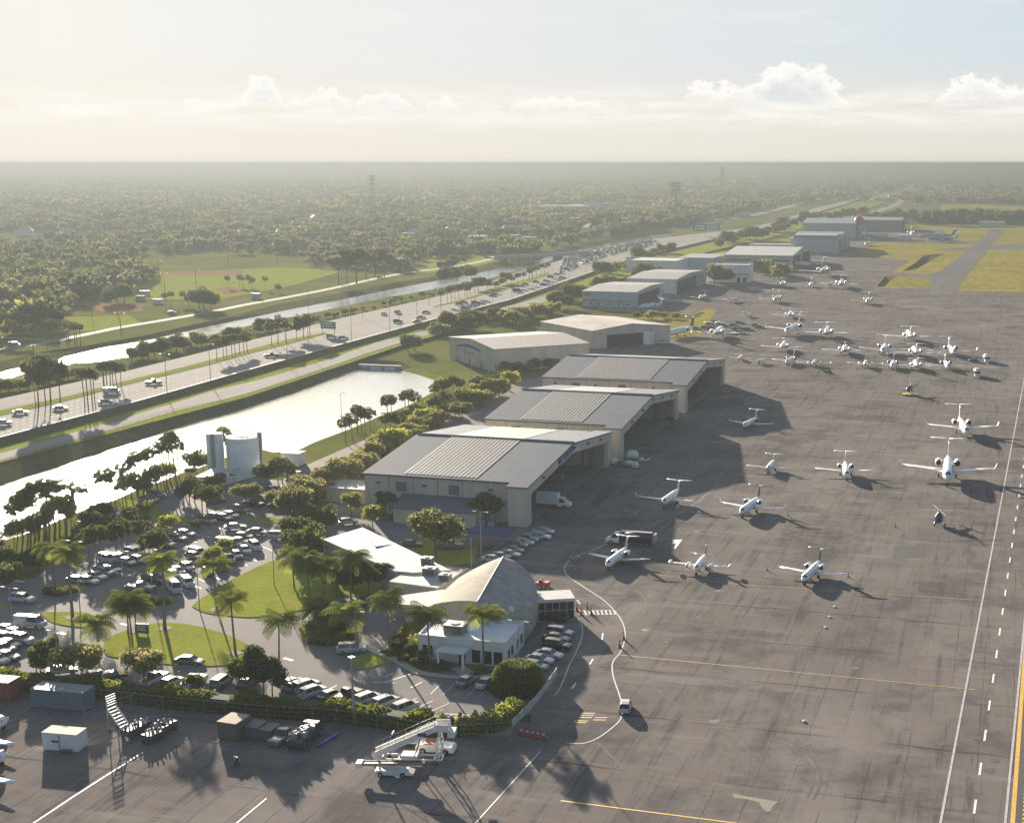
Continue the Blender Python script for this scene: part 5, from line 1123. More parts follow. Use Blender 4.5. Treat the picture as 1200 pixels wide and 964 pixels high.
# ================= trucks, ground equipment, poles, signs, fences =================
def wheels(r,pts,rad,wd=.3,m=ATY):
    for (x,y) in pts:
        q=MB(); s=1 if x>0 else -1; q.tube([(x-wd/2*s,y,rad),(x+wd/2*s,y,rad)],rad,m,12,True,False); o=q.build('wheel',r); q=MB(); q.tube([(x+wd/2*s,y,rad),(x+(wd/2+.03)*s,y,rad)],rad*.55,RIM,8,True,False); q.build('rim',o)
def truck_cab(r,y0,col,w_=1.1,zt=2.5,L_=1.9,hood=.9):
    m=MB(); m.loft([[(-w_,y,.55),(w_,y,.55),(w_*f,y,z),(-w_*f,y,z)] for y,z,f in ((y0,zt,.94),(y0+L_*.62,zt,.94),(y0+L_,1.5,1),(y0+L_+hood,1.3,.95),(y0+L_+hood+.15,.9,.9))],col,True,False); c=m.build('cab',r)
    m=MB(); m.add([(-w_*.86,y0+L_*.66,zt-.12),(w_*.86,y0+L_*.66,zt-.12),(w_*.92,y0+L_*.98,1.58),(-w_*.92,y0+L_*.98,1.58)],[(0,3,2,1)],CGL); 
    for s in (-1,1): m.add([(s*(w_+.01),y0+.3,1.5),(s*(w_+.01),y0+L_*.9,1.5),(s*(w_*.95+.02),y0+L_*.6,zt-.2),(s*(w_*.95+.02),y0+.3,zt-.2)],[(0,1,2,3)],CGL)
    m.v=[(x,y+.03,z+.03) for x,y,z in m.v]; m.build('windscreen',c)
    for s in (-1,1): m=MB(); m.box((s*w_*.7,y0+L_+hood+.12,1.0),(.3,.1,.2),LAMPW); m.build('headlight',c)
def box_truck(px,py,az,label,L_=5.2):
    q=G(px,py,.05); r=root('box_truck',q,azr(az)); tag(r,label,'truck')
    m=MB(); m.b0(-1.2,1.2,-L_/2-1,L_/2-1,.95,3.4,WHITE); m.build('cargo_box',r); m=MB(); m.b0(-.9,.9,-L_/2-1,L_/2+1.6,.6,.93,PLAS); m.build('chassis',r)
    truck_cab(r,L_/2-.9,WHITE); wheels(r,[(s*.98,y) for s in (-1,1) for y in (-L_/2+.3,L_/2+.7)],.48); return r
box_truck(647,594,106,'white box truck standing in the nearest hangar opening')
def fuel_truck(px,py,az,label,tank,cabc,L_=5.6):
    q=G(px,py,.05); r=root('fuel_truck',q,azr(az)); tag(r,label,'fuel truck','fuel trucks on the apron')
    m=MB(); m.loft([[(1.15*math.cos(a*math.pi/6),y,1.95+.85*math.sin(a*math.pi/6)) for a in range(12)] for y in (-L_/2-1,L_/2-1)],tank); m.build('tank',r)
    m=MB(); m.b0(-.9,.9,-L_/2-1.2,L_/2+2,.6,1.05,PLAS); m.build('chassis',r); m=MB(); m.b0(-.5,.5,-L_/2-.8,L_/2-1.2,2.82,2.95,STEEL); m.build('walkway',r)
    m=MB(); m.b0(-1.15,1.15,-L_/2-1.6,-L_/2-1.03,.9,2.6,STEEL); m.build('hose_cabinet',r)
    truck_cab(r,L_/2-.8,cabc); wheels(r,[(s*.98,y) for s in (-1,1) for y in (-L_/2+.1,-L_/2+1.2,L_/2+.9)],.48); return r
fuel_truck(741,638,286,'fuel truck with white cab and dark tank behind the shaded light jet',DGREY,WHITE,7.)
fuel_truck(1156,424,190,'white fuel truck facing the camera, farther of the two right of the jets',WHITE,WHITE)
fuel_truck(1145,441,192,'white fuel truck facing the camera, nearer of the two right of the jets',STEEL,WHITE)
def tug(px,py,az,label,col,name='baggage_tug',cat='tug',grp=None):
    q=G(px,py,.05); r=root(name,q,azr(az)); tag(r,label,cat,grp); m=MB(); m.b0(-.7,.7,-1.3,1.3,.35,.85,col); m.b0(-.7,.7,.3,1.3,.85,1.05,col); m.build('body',r)
    m=MB(); m.b0(-.6,.6,-.6,-.4,.85,1.3,PLAS); m.b0(-.6,.6,-.4,.1,.85,.98,PLAS); m.build('seat',r); m=MB(); m.tube([(0,.2,1.0),(0,.0,1.35)],.04,PLAS,5); m.build('steering_column',r)
    wheels(r,[(s*.62,y) for s in (-1,1) for y in (-.9,.9)],.3,.2); return r
tug(755,541,250,'small white tug beside the row of carts at the hangar pillar',WHITE); tug(970,437,250,'small dark tug beside the white twin plane',DGREY)
tug(636,687,110,'red tug half hidden behind the curved roof',REDP); tug(850,461,230,'pale tug with a tow bar in the far hangar shadow',STEEL); tug(785,493,100,'dark tug at the foot of the middle hangar pillar',DGREY)
def cart(px,py,az,label,col,w_=1.5,d_=2.,h_=1.3,name='baggage_cart',grp='carts by the hangar pillar',rnd_=False):
    q=G(px,py,.05); r=root(name,q,azr(az)); tag(r,label,'cart',grp); m=MB()
    if rnd_: m.loft([[(w_/2*f,y,.4),(w_/2*f,y,.4+h_*.6*g),(w_*.3*f,y,.4+h_*g),(-w_*.3*f,y,.4+h_*g),(-w_/2*f,y,.4+h_*.6*g),(-w_/2*f,y,.4)] for y,f,g in ((-d_/2,.8,.8),(-d_/3,1,1),(d_/3,1,1),(d_/2,.8,.7))],col)
    else: m.b0(-w_/2,w_/2,-d_/2,d_/2,.4,.4+h_,col)
    m.build('body',r); m=MB(); m.tube([(0,d_/2,.45),(0,d_/2+.9,.3)],.05,STEEL,5); m.build('tow_bar',r); wheels(r,[(s*w_*.42,y) for s in (-1,1) for y in (-d_*.32,d_*.32)],.25,.18); return r
cart(720,545,106,'white cart, closest to the hangar pillar',WHITE,1.7,1.9,1.4,rnd_=True); cart(728,546,106,'orange-covered cart between white carts',mat('orange_tarp',(.45,.16,.05),.8),1.6,1.6,1.1); cart(737,547,106,'white cart with rounded cover, third in the line',WHITE,1.6,1.8,1.3,rnd_=True); cart(744,549,106,'white cart with rounded cover, last in the line',WHITE,1.6,1.8,1.4,rnd_=True); cart(741,538,106,'large white covered cart behind the line of carts',WHITE,2.2,3.,2.,rnd_=True)
cart(812,463,106,'black equipment cart inside the farthest ribbed-roof hangar',DGREY,3,4,3,'equipment_cart',None); cart(654,563,106,'silver cart deep in the nearest hangar opening',STEEL,1.6,2.6,1.2,'equipment_cart',None)
cart(755,361,106,'red and white cart before the white hangars',REDP,2.6,4,2.2,'equipment_cart',None); cart(764,360,106,'small white cart before the white hangars',WHITE,2.,2.,2.,'equipment_cart',None)
cart(973,337,106,'white box cart between two nose-on jets up the apron',WHITE,2.2,2.2,3.,'equipment_cart',None)
# yard at the bottom left
def crate(name,px,py,w_,d_,h_,az,mt,label,cat,lid=None,extra=None):
    q=G(px,py,.05); r=root(name,q,azr(az)); tag(r,label,cat); m=MB(); m.b0(-w_/2,w_/2,-d_/2,d_/2,.12,h_,mt); m.build('body',r)
    m=MB(); m.b0(-w_/2-.04,w_/2+.04,-d_/2-.04,d_/2+.04,h_+.002,h_+.1,lid or mt); m.build('lid',r); 
    m=MB(); m.b0(-w_/2+.1,w_/2-.1,-d_/2+.1,d_/2-.1,0,.118,PLAS); m.build('skid_base',r); return r
r=crate('service_trailer',77,876,2.6,5.2,2.55,101,WHITE,'white boxy trailer standing alone in the left yard','trailer',mat('cream_lid',(.5,.47,.4),.8,spec=.1))
m=MB(); m.b0(1.302,1.34,-.1,.0,.2,2.4,TRIM); m.b0(1.302,1.36,-1.2,.1-1.2+.9,1.3,1.6,TRIM); m.build('door_seam',r); m=MB(); m.b0(1.0,1.9,.4,1.8,.3,.5,ABR); m.build('hitch',r)
def container(px,py,L_,W_,h_,az,mt,label,name='shipping_container'):
    r=crate(name,px,py,W_,L_,h_,az,mt,label,'container'); m=MB(); n=int(L_/.55)
    for k in range(n):
        y=-L_/2+.3+k*.55; m.box((W_/2+.03,y,h_/2+.05),(.06,.22,h_-.4),mt)
    m.build('ribbed_side',r); return r
container(75,827,8.6,3.2,2.9,103,mat('blue_grey_steel',(.13,.17,.21),.6,spec=.2),'blue-grey container against the vine-covered fence')
container(-4,816,6.5,3.0,2.9,103,mat('rust_red_steel',(.22,.07,.05),.7),'rust-red container cut by the left edge')
r=crate('equipment_box',275,862,3.0,3.6,2.6,20,mat('dark_tan_box',(.13,.11,.09),.7),'tall dark box with a sunlit tan lid in the yard','crate',mat('tan_lid',(.42,.36,.28),.85,spec=.1))
crate('equipment_box',300,862,2.2,2.8,1.8,20,mat('slate_box',(.10,.11,.12),.6),'dark wedge-topped box right of the tan-lidded box','crate'); crate('equipment_box',315,864,2.4,2.8,1.6,20,mat('slate_box',(.10,.11,.12),.6),'low dark box left of the silver pickup','crate')
cars('parked among the dark equipment in the yard',[(333,867,200,'pickup','silver')],None)
r=root('utility_truck',G(358,869,.05),azr(15)); tag(r,'dark green flatbed truck loaded with gear, rightmost in the yard row','truck')
DG=mat('dark_green_paint',(.04,.06,.045),.5); m=MB(); m.b0(-1.2,1.2,-3.6,1.8,.8,1.5,DG); m.build('flatbed',r); truck_cab(r,1.6,DG,1.15,2.3,1.5,.6); wheels(r,[(s*1.,y) for s in (-1,1) for y in (-2.6,-1.6,2.6)],.46)
for i,(x,y,z,a) in enumerate(((-.5,-2.6,1.9,.3),(.4,-1.6,1.8,-.4),(0,-.4,1.95,.9),(.5,.8,1.8,.2))): m=MB(); m.box((x,y,z),(1.1,.9,.8),STEEL,a); m.tube([(x-.5,y,z+.4),(x+.5,y+.3,z+.7)],.1,STEEL,6); m.build('cargo_gear',r)
r=root('blue_beam',G(385,868,.05),azr(25)); tag(r,'long blue beam lying beside the dark green truck','beam'); m=MB(); m.b0(-.12,.12,-2.6,2.6,.02,.35,BLUEL); m.build('beam_body',r); m=MB(); m.b0(-.2,.2,-2.6,2.6,.352,.4,BLUEL); m.build('flange',r)
# portable floodlight tower and power units
for i,(x,y,az,lb) in enumerate(((155,862,30,'first dark generator unit with silver fittings left in the yard'),(166,856,30,'generator unit tucked behind the first one'),(179,868,30,'nearest generator unit of the yard group'),(187,861,30,'generator unit in the middle of the yard group'),(196,856,30,'generator unit nearest the vine fence'))):
    q=G(x,y,.05); r=root('generator_unit',q,azr(az)); tag(r,lb,'generator','generators in the yard')
    m=MB(); m.b0(-.8,.8,-1.3,1.3,.4,1.3,DGREY); m.build('housing',r); wheels(r,[(s*.75,y2) for s in (-1,1) for y2 in (-.9,.9)],.3,.2)
    for k in range(4):
        m=MB(); a=k*1.7+i; m.tube([(-.5+.3*k,-.8+.5*k,1.3),(-.5+.3*k+.2*math.sin(a),-.8+.5*k+.2*math.cos(a),1.85)],.13,STEEL,7); m.build('exhaust_stack',r)
r=root('passenger_steps',G(140,858,.05),azr(300)); tag(r,'white slatted steps platform on a tall dark frame in the yard','stairs')
m=MB()
for s in (-.8,.8): m.tube([(s,-2,.3),(s,1.2,3.6)],.09,WHITE,5); m.tube([(s,1.2,.3),(s,1.2,4.6)],.08,STEEL,5)
m.build('frame',r)
for k in range(9): m=MB(); m.b0(-.8,.8,-1.9+k*.36,-1.65+k*.36,.5+k*.37,.56+k*.37,WHITE); m.build('tread',r)
for k in range(5): m=MB(); m.box((0,1.1+k*.05,4.0+k*.33),(1.7,.12,.14),WHITE); m.build('rail',r)
wheels(r,[(s*.8,y2) for s in (-1,1) for y2 in (-1.6,1.1)],.28,.18)
r=root('wheeled_extinguisher',G(278,896,.05),0); tag(r,'small dark wheeled fire extinguisher alone in the yard','extinguisher')
m=MB(); m.tube([(0,0,.25),(0,0,1.0),(0,0,1.15)],[.2,.2,.08],mat('dark_red_enamel',(.12,.02,.02),.4),10); m.build('cylinder',r); m=MB(); m.tube([(-.3,-.1,.25),(-.3,-.1,1.3),(.3,-.1,1.3),(.3,-.1,.25)],.03,WHITE,5); m.build('handle',r); wheels(r,[(s*.33,-.1) for s in (-1,1)],.22,.1)
# ---- mobile passenger stairs and belt loader ----
r=root('passenger_stairs',G(482,892,.05),azr(93)); tag(r,'large white mobile passenger stairs raised over the belt loader','stairs')
# local: +Y to the right end (high platform)
Ls=13.; 
m=MB(); zl,zh=1.2,6.2; y0,y1=-6.2,4.2
for s in (-1,1): m.add([(s*1.0,y0,zl-.35),(s*1.0,y1,zh-.45),(s*1.0,y1,zh+.65),(s*1.0,y0,zl+.75)]+[(s*1.12,y0,zl-.35),(s*1.12,y1,zh-.45),(s*1.12,y1,zh+.65),(s*1.12,y0,zl+.75)],[(0,1,2,3),(7,6,5,4),(0,4,5,1),(1,5,6,2),(2,6,7,3),(3,7,4,0)],WHITE)
m.build('side_panel',r)
for k in range(22):
    t=k/21; y=y0+(y1-y0)*t; z=zl+(zh-zl)*t; m=MB(); m.b0(-.98,.98,y-.16,y+.16,z,z+.05,STEEL); m.build('tread',r)
m=MB(); m.b0(-1.3,1.3,y1,y1+2.5,zh-.3,zh,WHITE); 
m.build('platform',r)
for s in (-1.3,1.3): m=MB(); m.b0(s-.05,s+.05,y1,y1+2.4,zh,zh+1.0,WHITE); m.build('guard_panel',r)
m=MB(); m.b0(-1.25,1.25,y1+2.2,y1+3.4,zh-1.3,zh-.32,WHITE); m.build('bumper_hood',r)
for s in (-1.1,1.1):
    m=MB(); m.tube([(s,y0,zl+.9),(s,y0,zl+1.7),(s,y1,zh+1.6),(s,y1+2.4,zh+1.7),(s,y1+2.4,zh+.9)],.045,STEEL,5,False); 
    for k in range(9): t=k/8; y=y0+(y1-y0)*t; z=zl+(zh-zl)*t; m.tube([(s,y,z+.7),(s,y,z+1.65)],.03,STEEL,4,False)
    m.build('handrail',r)
m=MB(); m.b0(1.121,1.15,1.4,2.9,5.0,5.6,TRIM); m.build('logo_plate',r)
m=MB()
for s in (-1.1,1.1): m.b0(s-.12,s+.12,-5,5.4,.7,.95,WHITE)
for y in (-4.8,-2,1,4,5.3): m.b0(-1.1,1.1,y-.1,y+.1,.7,.93,WHITE)
m.b0(-1.1,1.1,-1.5,1.2,.96,1.5,WHITE); m.build('chassis',r)
m=MB()
for s in (-1.,1.):
    m.tube([(s,4.9,.95),(s,5.4,3.2),(s,5.0,5.6)],.12,WHITE,5); m.tube([(s,4.3,.95),(s,4.9,5.6)],.1,WHITE,5)
    for k in range(5): m.tube([(s,4.5,1.2+k*.85),(s,5.2,1.7+k*.85)],.06,WHITE,4)
    m.tube([(s,-4.4,.95),(s,-1.5,3.3)],.1,WHITE,5); m.tube([(s,.6,.95),(s,1.8,4.6)],.1,STEEL,5)
m.build('lift_frame',r); wheels(r,[(s*1.1,y) for s in (-1,1) for y in (-4,4.2)],.42,.28)
r.scale=(.8,.8,.8)
r=root('belt_loader',G(463,908,.05),azr(94)); r.scale=(.78,.78,.85); tag(r,'white belt loader with a long dark belt below the passenger stairs','belt loader')
m=MB(); m.loft([[(-1.05,y,.4),(1.05,y,.4),(1.05,y,z),(-1.05,y,z)] for y,z in ((-3.2,1.0),(-2.9,1.15),(0,1.1),(2.2,1.05),(3.3,.75))],WHITE,True,False); m.build('body',r)
m=MB(); m.loft([[(-.5+o,y,z-.16),(.5+o,y,z-.16),(.5+o,y,z+.14),(-.5+o,y,z+.14)] for y,z,o in ((-5.6,1.75,-.2),(5.2,2.15,-.2))],PLAS,True,False); b_=m.build('conveyor_belt',r)
for s in (-.56,.56): m=MB(); m.loft([[(-.05+s-.2,y,z-.2),(.05+s-.2,y,z-.2),(.05+s-.2,y,z+.22),(-.05+s-.2,y,z+.22)] for y,z in ((-5.6,1.75),(5.2,2.15))],mat('tan_rail',(.30,.24,.17),.6),True,False); m.build('side_rail',b_)
m=MB(); m.b0(-1.0,.8,-6.5,-5.5,1.3,2.1,WHITE); m.build('belt_head',r); m=MB(); m.b0(.2,1.,.9,2.0,1.1,1.8,WHITE); m.build('driver_seat',r); wheels(r,[(s*1.0,y) for s in (-1,1) for y in (-2.3,1.5)],.45,.26)
r=root('tow_tractor',G(511,881,.05),azr(98)); tag(r,'low white tow tractor partly behind the raised passenger stairs','tractor')
m=MB(); m.loft([[(-1.1,y,.45),(1.1,y,.45),(1.1,y,z),(-1.1,y,z)] for y,z in ((-2.6,1.0),(-2.2,1.5),(0,1.5),(.5,1.3),(2.4,1.2),(2.7,.8))],WHITE,True,False); m.build('body',r); m=MB(); m.b0(-1.0,1.0,-1.5,0,1.503,1.6,mat('red_deck',(.3,.06,.05),.6)); m.build('deck',r); wheels(r,[(s*1.,y) for s in (-1,1) for y in (-1.6,1.5)],.5,.3)
r=root('tow_trailer',G(476,873,.05),azr(95)); tag(r,'low white frame trailer behind the passenger stairs','trailer'); m=MB(); m.b0(-.8,.8,-2,2,.6,.8,WHITE); m.b0(-.1,.1,2,3.2,.5,.6,STEEL); m.build('bed',r); m=MB(); m.b0(-.7,.7,-1.9,-1.7,.8,1.9,PLAS); m.build('headboard',r); wheels(r,[(s*.8,y) for s in (-1,1) for y in (-1.4,1.4)],.3,.2)
# cones and small markers
def coneproto():
    m=MB(); n=10; m.tube([(0,0,.04),(0,0,.85),(0,0,.9)],[.16,.05,.03],mat('cone_red',(.45,.05,.02),.5),10); q=MB(); q.tube([(0,0,.45),(0,0,.6)],[.115,.088],WHITE,10,False); b=MB(); b.box((0,0,.03),(.5,.5,.05),PLAS); return proto('traffic_cone',[('cone',m,[('white_band',q)]),('base',b)])
CP=coneproto()
for (x,y,lb) in ((676,715,'at the left end of the crosswalk'),(681,720,'lower left of the crosswalk'),(688,713,'above the crosswalk bars'),(693,720,'below the crosswalk bars'),(731,749,'upper one where the yellow line meets the lane curve'),(726,758,'lower one where the yellow line meets the lane curve'),(669,656,'at the top bend of the lane curve'),(678,656,'right of the top bend of the lane curve')):
    place(CP,G(x,y,.05),0,'red cone '+lb,'cone','red traffic cones',scale=1.5)
for i,x in enumerate((611,618,624,630.5,637)): place(CP,G(x,861+i*1.2,.05),0,'red cone, %s in the row at the fence corner'%ordinal(i,5),'cone','red traffic cones',scale=1.5)
for (x,y,lb) in ((1049,617,'left of the near helicopter'),(1118,619,'right of the near helicopter'),(1138,620,'farthest right of the near helicopter'),(899,668,'between the twin-propeller plane and the dark-tail jet'),(994,676,'at the wingtip of the dark-tail jet'),(923,604,'at the wingtip of the striped-tail jet')):
    place(CP,G(x,y,.05),0,'small red cone '+lb,'cone','red traffic cones')
for (x,y,lb) in ((978,711,'nearest the dark-tail jet'),(972,723,'at the middle of the three'),(967,735,'lowest of the three'),(942,845,'alone on the open asphalt'),(733,598,'beside the T-tail propeller plane'),(865,519,'under the red-engined jet')):
    r=root('wheel_chock',G(x,y,.05),.4); tag(r,'white wheel chock '+lb,'chock','white chocks on the apron'); m=MB(); m.prism([(-.24,-.14),(.24,-.14),(.14,.17),(-.14,.17)],0,.22,WHITE); m.build('block',r); m=MB(); m.tube([(-.3,0,.15),(-.7,.1,.03)],.03,PLAS,4); m.build('rope',r)
for (x,y,h_,lb) in ((631,816,1.1,'upper green bin hanging by the apron fence'),(620,845,1.1,'lower green bin by the apron fence')):
    r=root('litter_bin',G(x,y,.05),0); tag(r,lb,'bin'); m=MB(); m.tube([(0,0,0),(0,0,h_)],[.3,.36],mat('bin_green',(.03,.14,.07),.5),10); m.build('drum',r); m=MB(); m.tube([(0,0,h_),(0,0,h_+.1)],.38,mat('bin_green',(.03,.14,.07),.5),10); m.build('lid',r)
# ---------- lamp posts ----------
def lamp(px,py,h_,label,z=0.,heads=2,name='street_lamp',mt=STEEL,group=None,az=20,arm=1.1,r0=.11,cat='lamp post'):
    q=G(px,py,z); r=root(name,(q.x,q.y,z),azr(az)); tag(r,label,cat,group)
    m=MB(); m.tube([(0,0,0),(0,0,h_)],[r0,r0*.6],mt,6); m.build('pole',r)
    for k in range(heads):
        s=1 if k%2==0 else -1; m=MB(); m.tube([(0,0,h_-.15),(s*arm,0,h_)],.05,mt,4); o=m.build('arm',r); m=MB(); m.box((s*(arm+.25),0,h_-.02),(.75,.35,.14),mt); m.build('lamp_head',o)
    return r
WPOLE=mat('pale_pole',(.30,.31,.31),.7,spec=.1); DPOLE=mat('dark_pole',(.10,.10,.10),.6)
GL1='lamp posts in the car park'
for (x,y,h_,hd,lb) in ((17,752,9.5,2,'twin-headed lamp post beside the cars at the left edge'),(70,797,8.,2,'lamp post rising through the front left hedge trees'),(94,716,13,2,'tall lamp post behind the small left island'),(179,698,9,1,'lamp post on the long hedge island'),(145,690,7.5,1,'lamp post beside the silver pickup'),(234,715,9,2,'lamp post at the tip of the flagpole lawn'),(89,640,5.5,2,'twin-headed lamp post by the shore palms'),(418,767,7.5,1,'lamp post on the little lawn before the hedge'),(553,690,10,0,'thin bare pole left of the curved roof'),(564,662,11,2,'floodlight post between the hall and the parked row'),(608,808,11,2,'floodlight post on the clipped green mound'),(401,507,12,1,'lamp post standing on the pond bank among palms'),(275,572,5,1,'lamp post below the tall tank'),(9,600,7,1,'lamp post at the pond edge far left'),(144,590,6.5,1,'lamp post in the glare of the pond'),(573,462,9,1,'lamp post by the parked cars under the pond trees'),(553,452,9,1,'lamp post on the grass right of the pond')):
    lamp(x,y,h_,lb,heads=hd,group=GL1,mt=WPOLE)
r=root('floodlight_mast',G(415,849),0); tag(r,'tall grey mast at the hedge with a cluster of lights on top','lamp post')
m=MB(); m.tube([(0,0,0),(0,0,10.)],[.17,.13],WPOLE,8); m.build('pole',r)
for k in range(4): m=MB(); m.box((.35*math.cos(k*1.57),.35*math.sin(k*1.57),10.1),(.35,.3,.35),STEEL,k*.8); m.build('lamp_head',r)
r=root('flagpole',G(321.5,686,.15),0); tag(r,'flagpole with a red and white flag on the curved lawn','flagpole')
m=MB(); m.tube([(0,0,0),(0,0,8.2)],[.1,.05],WPOLE,6); m.build('pole',r); fl_=MB(); n=9
vs=[(.1+.11*i,.12*math.sin(i*.9),7.9-.12*i-j*.17*1.0) for i in range(n) for j in range(8)]
for j in range(7): fl_.add([vs[i*8+j] for i in range(n)]+[vs[i*8+j+1] for i in range(n)],[(i,i+1,n+i+1,n+i) for i in range(n-1)],[mat('flag_red',(.45,.05,.06),.8),WHITE][j%2])
fl_.add([(x,y-.01,z) for (x,y,z) in [vs[i*8+j] for i in range(4) for j in (0,3)]],[(0,2,3,1),(2,4,5,3),(4,6,7,5)],BLUEL); fl_.build('flag',r)
HP_='tall lamp posts along the highway'
hps=[(196,460,13),(247,446,13),(337,424,15),(362,415,15),(412,399.5,15),(457,388.5,14),(469,393,9),(489,381,14),(517,372.5,14),(557,361.5,14),(577,357.5,14),(600,351.5,14),(624,343,14),(647,335.5,14),(667,329,14),(703,315.5,14),(740,304,14),(763,298.5,15),(769,297,15),(775,295.5,9)]
for i,(x,y,h_) in enumerate(hps): lamp(x,y,h_,'thin highway lamp post on the near kerb, %s'%ordinal(i,len(hps)).replace('from left','counting from left'),z=2.9,heads=1 if i%2 else 2,group=HP_,mt=DPOLE,arm=1.6,r0=.13)
hp2=[(42,478,12),(122,448,12),(425,372,13),(402,363,13),(362,372,13),(548,338,13),(573,331,13),(608,318,13),(690,296,13),(720,290,13)]
for i,(x,y,h_) in enumerate(hp2): lamp(x,y,h_,'thin lamp post on the far side of the highway, %s'%ordinal(i,len(hp2)),z=2.9,heads=1,group=HP_,mt=DPOLE,arm=1.6,r0=.13)
sl_=[(27,352,18),(33,350,18),(72,372,16),(108,372,18),(137,368,20),(142,392,10),(155,345,18),(166,345,18),(231,352,18),(194,352,16),(268,312,20),(325,312,14),(187,330,14),(298,305,16),(345,300,16)]
for i,(x,y,h_) in enumerate(sl_): lamp(x,y,h_,'sports ground floodlight pole, %s among the playing fields'%ordinal(i,len(sl_)),heads=2,group='sports ground floodlight poles',mt=DPOLE,arm=2.2,r0=.2)
# pylons and far masts
def pylon(px,py,h_,label,wd=6):
    q=G(px,py); r=root('lattice_pylon',q,.3); tag(r,label,'pylon'); m=MB()
    for sx in (-1,1):
        for sy in (-1,1): m.tube([(sx*wd/2,sy*wd/2,0),(sx*wd*.12,sy*wd*.12,h_)],wd*.03,DPOLE,4)
    for k in range(7): z=h_*k/7; f=wd/2*(1-k/7*.76); m.tube([(-f,-f,z),(f,f,z+h_/9)],wd*.018,DPOLE,4,False); m.tube([(f,-f,z),(-f,f,z+h_/9)],wd*.03,DPOLE,4,False)
    m.build('tower_frame',r)
    for z in (.78,.88,.97): m=MB(); m.box((0,0,h_*z),(wd*2.4*(1.1-z*.4),wd*.1,wd*.1),DPOLE); m.build('cross_arm',r)
pylon(789,256,52,'lattice pylon, taller of the pair above the highway curve',9); pylon(794,255,50,'lattice pylon just right of the taller one',9); pylon(437,251,60,'lattice pylon rising from the middle woods',9); pylon(846,236,70,'faint far lattice pylon near the cream fields',8)

# signs
def gsign(px,py,w_,h_,zc,z0,label,az=200):
    q=G(px,py,z0); r=root('road_sign',q,azr(az)); tag(r,label,'road sign','green highway signs')
    GS=mat('sign_green',(.02,.20,.12),.5); m=MB(); m.box((0,0,zc),(w_,.15,h_),GS); m.build('panel',r)
    m=MB(); m.box((0,.09,zc+h_*.22),(w_*.7,.02,h_*.13),WLET); m.build('lettering',r); m=MB(); m.box((-.1*w_,.09,zc-h_*.15),(w_*.5,.02,h_*.13),WLET); m.build('lettering',r)
    m=MB(); m.box((w_*.32,.09,zc-.18*h_),(w_*.12,.02,h_*.25),WLET); m.build('shield',r)
    for s in (-.4,.4): m=MB(); m.tube([(s*w_,-.12,0),(s*w_,-.12,zc+h_/2)],.14,DPOLE,5); m.build('post',r)
gsign(385,393,7.6,3.2,4.6,3,'green road sign spanning the turning lane, nearest of them'); gsign(685,312,7.,3.6,9,3,'green road sign above the queue of cars')
gsign(820,277,14,7,9,3,'green road sign left of the pair at the far curve'); gsign(835,276,16,6,9,3,'green road sign right of the pair at the far curve')
r=root('gantry_sign',G(503,357,3),azr(200)); tag(r,'dark signal gantry arm over the turning lane','gantry'); m=MB(); m.tube([(0,0,0),(0,0,9),(-14,0,9.6)],.16,DPOLE,5); m.build('mast',r)
for k in range(3): m=MB(); m.box((-4-k*4,0,8.9),(.5,.4,1.2),DGREY); m.build('signal_head',r)
# entry sign
q0,q1=G(160,743,.16),G(171,735,.16); d=(q1-q0); r=root('entry_sign',q0,0); tag(r,'blue and white entry sign standing on the lower lawn','sign')
dn=d.normalized(); L_=max(d.length,3.2); a_=math.atan2(dn.y,dn.x); a_=math.radians(-12)
r.rotation_euler=(0,0,a_); m=MB(); m.b0(0,2.3,-.15,.15,.3,1.9,BLUEL); m.build('panel',r); m=MB(); m.b0(-.05,2.35,-.2,.2,1.903,2.0,WHITE); m.build('cap',r)
for k in range(3): m=MB(); m.b0(.25,2.05-.25*(k%2),-.19,-.152,1.55-k*.35,1.66-k*.35,WLET); m.build('lettering',r)
for x in (.2,2.1): m=MB(); m.b0(x-.08,x+.08,-.08,.08,0,.3,STEEL); m.build('post',r)
# ---------- fences, rails ----------
def fence(pts,label,h_=2.2,step=3.,name='chain_link_fence',top=None,z=0.,mesh=True,mt=None,wires=3):
    q=[Vector(p) for p in pts]; tot=sum((q[i+1]-q[i]).length for i in range(len(q)-1)); n=max(3,int(tot/step)); P_=resample(q,n)
    r=root(name,(0,0,0)); tag(r,label,'fence'); M_=mt or STEEL
    for p in P_[:99]: m=MB(); m.tube([p,p+UP*h_],.04,M_,5); m.build('post',r)
    m=MB()
    for k in range(wires+1): m.tube([p+UP*(.1+(h_-.12)*k/wires) for p in P_],.013 if k<wires else .035,M_,4,False,False)
    m.build('wire_mesh',r)
    if top:
        m=MB(); band(m,[p+UP*h_*.98 for p in P_],[p+UP*h_*.55 for p in P_],top); m.build('screen_panel',r)
    return r
fence(GL([(-60,805),(0,812),(100,822.5),(200,833.5),(300,843),(400,849),(460,858),(520,868),(600,864)]),'chain-link fence before the vine-covered hedge along the yard',2.3,3.2)
fence(GL([(600,864),(612,852),(628,835),(643,815),(653,800)]),'apron fence with pale top panels beside the green bins',2.6,2.4,top=mat('pale_slats',(.42,.42,.40),.6))
fence(GL([(555,668),(580,652),(600,637),(618,622)]),'low chain-link fence behind the row of white cars',1.8,3.)
fence([G(*p,1.25) for p in ((-60,560),(0,543.5),(60,526.5),(117,510.5),(190,486.5),(280,467.5),(330,451.5),(380,434.5),(427,418),(470,404.5))],'long roadside guard rail above the dark pond bank',1.0,4.,'guard_rail',mt=DPOLE,wires=2)
fence(GL([(100,845),(150,832),(180,812),(210,800)]),'fence turning in behind the yard generators',2.0,3.)
r=root('culvert_headwall',(0,0,0)); tag(r,'concrete culvert headwall with two pale gates at the pond end','culvert')
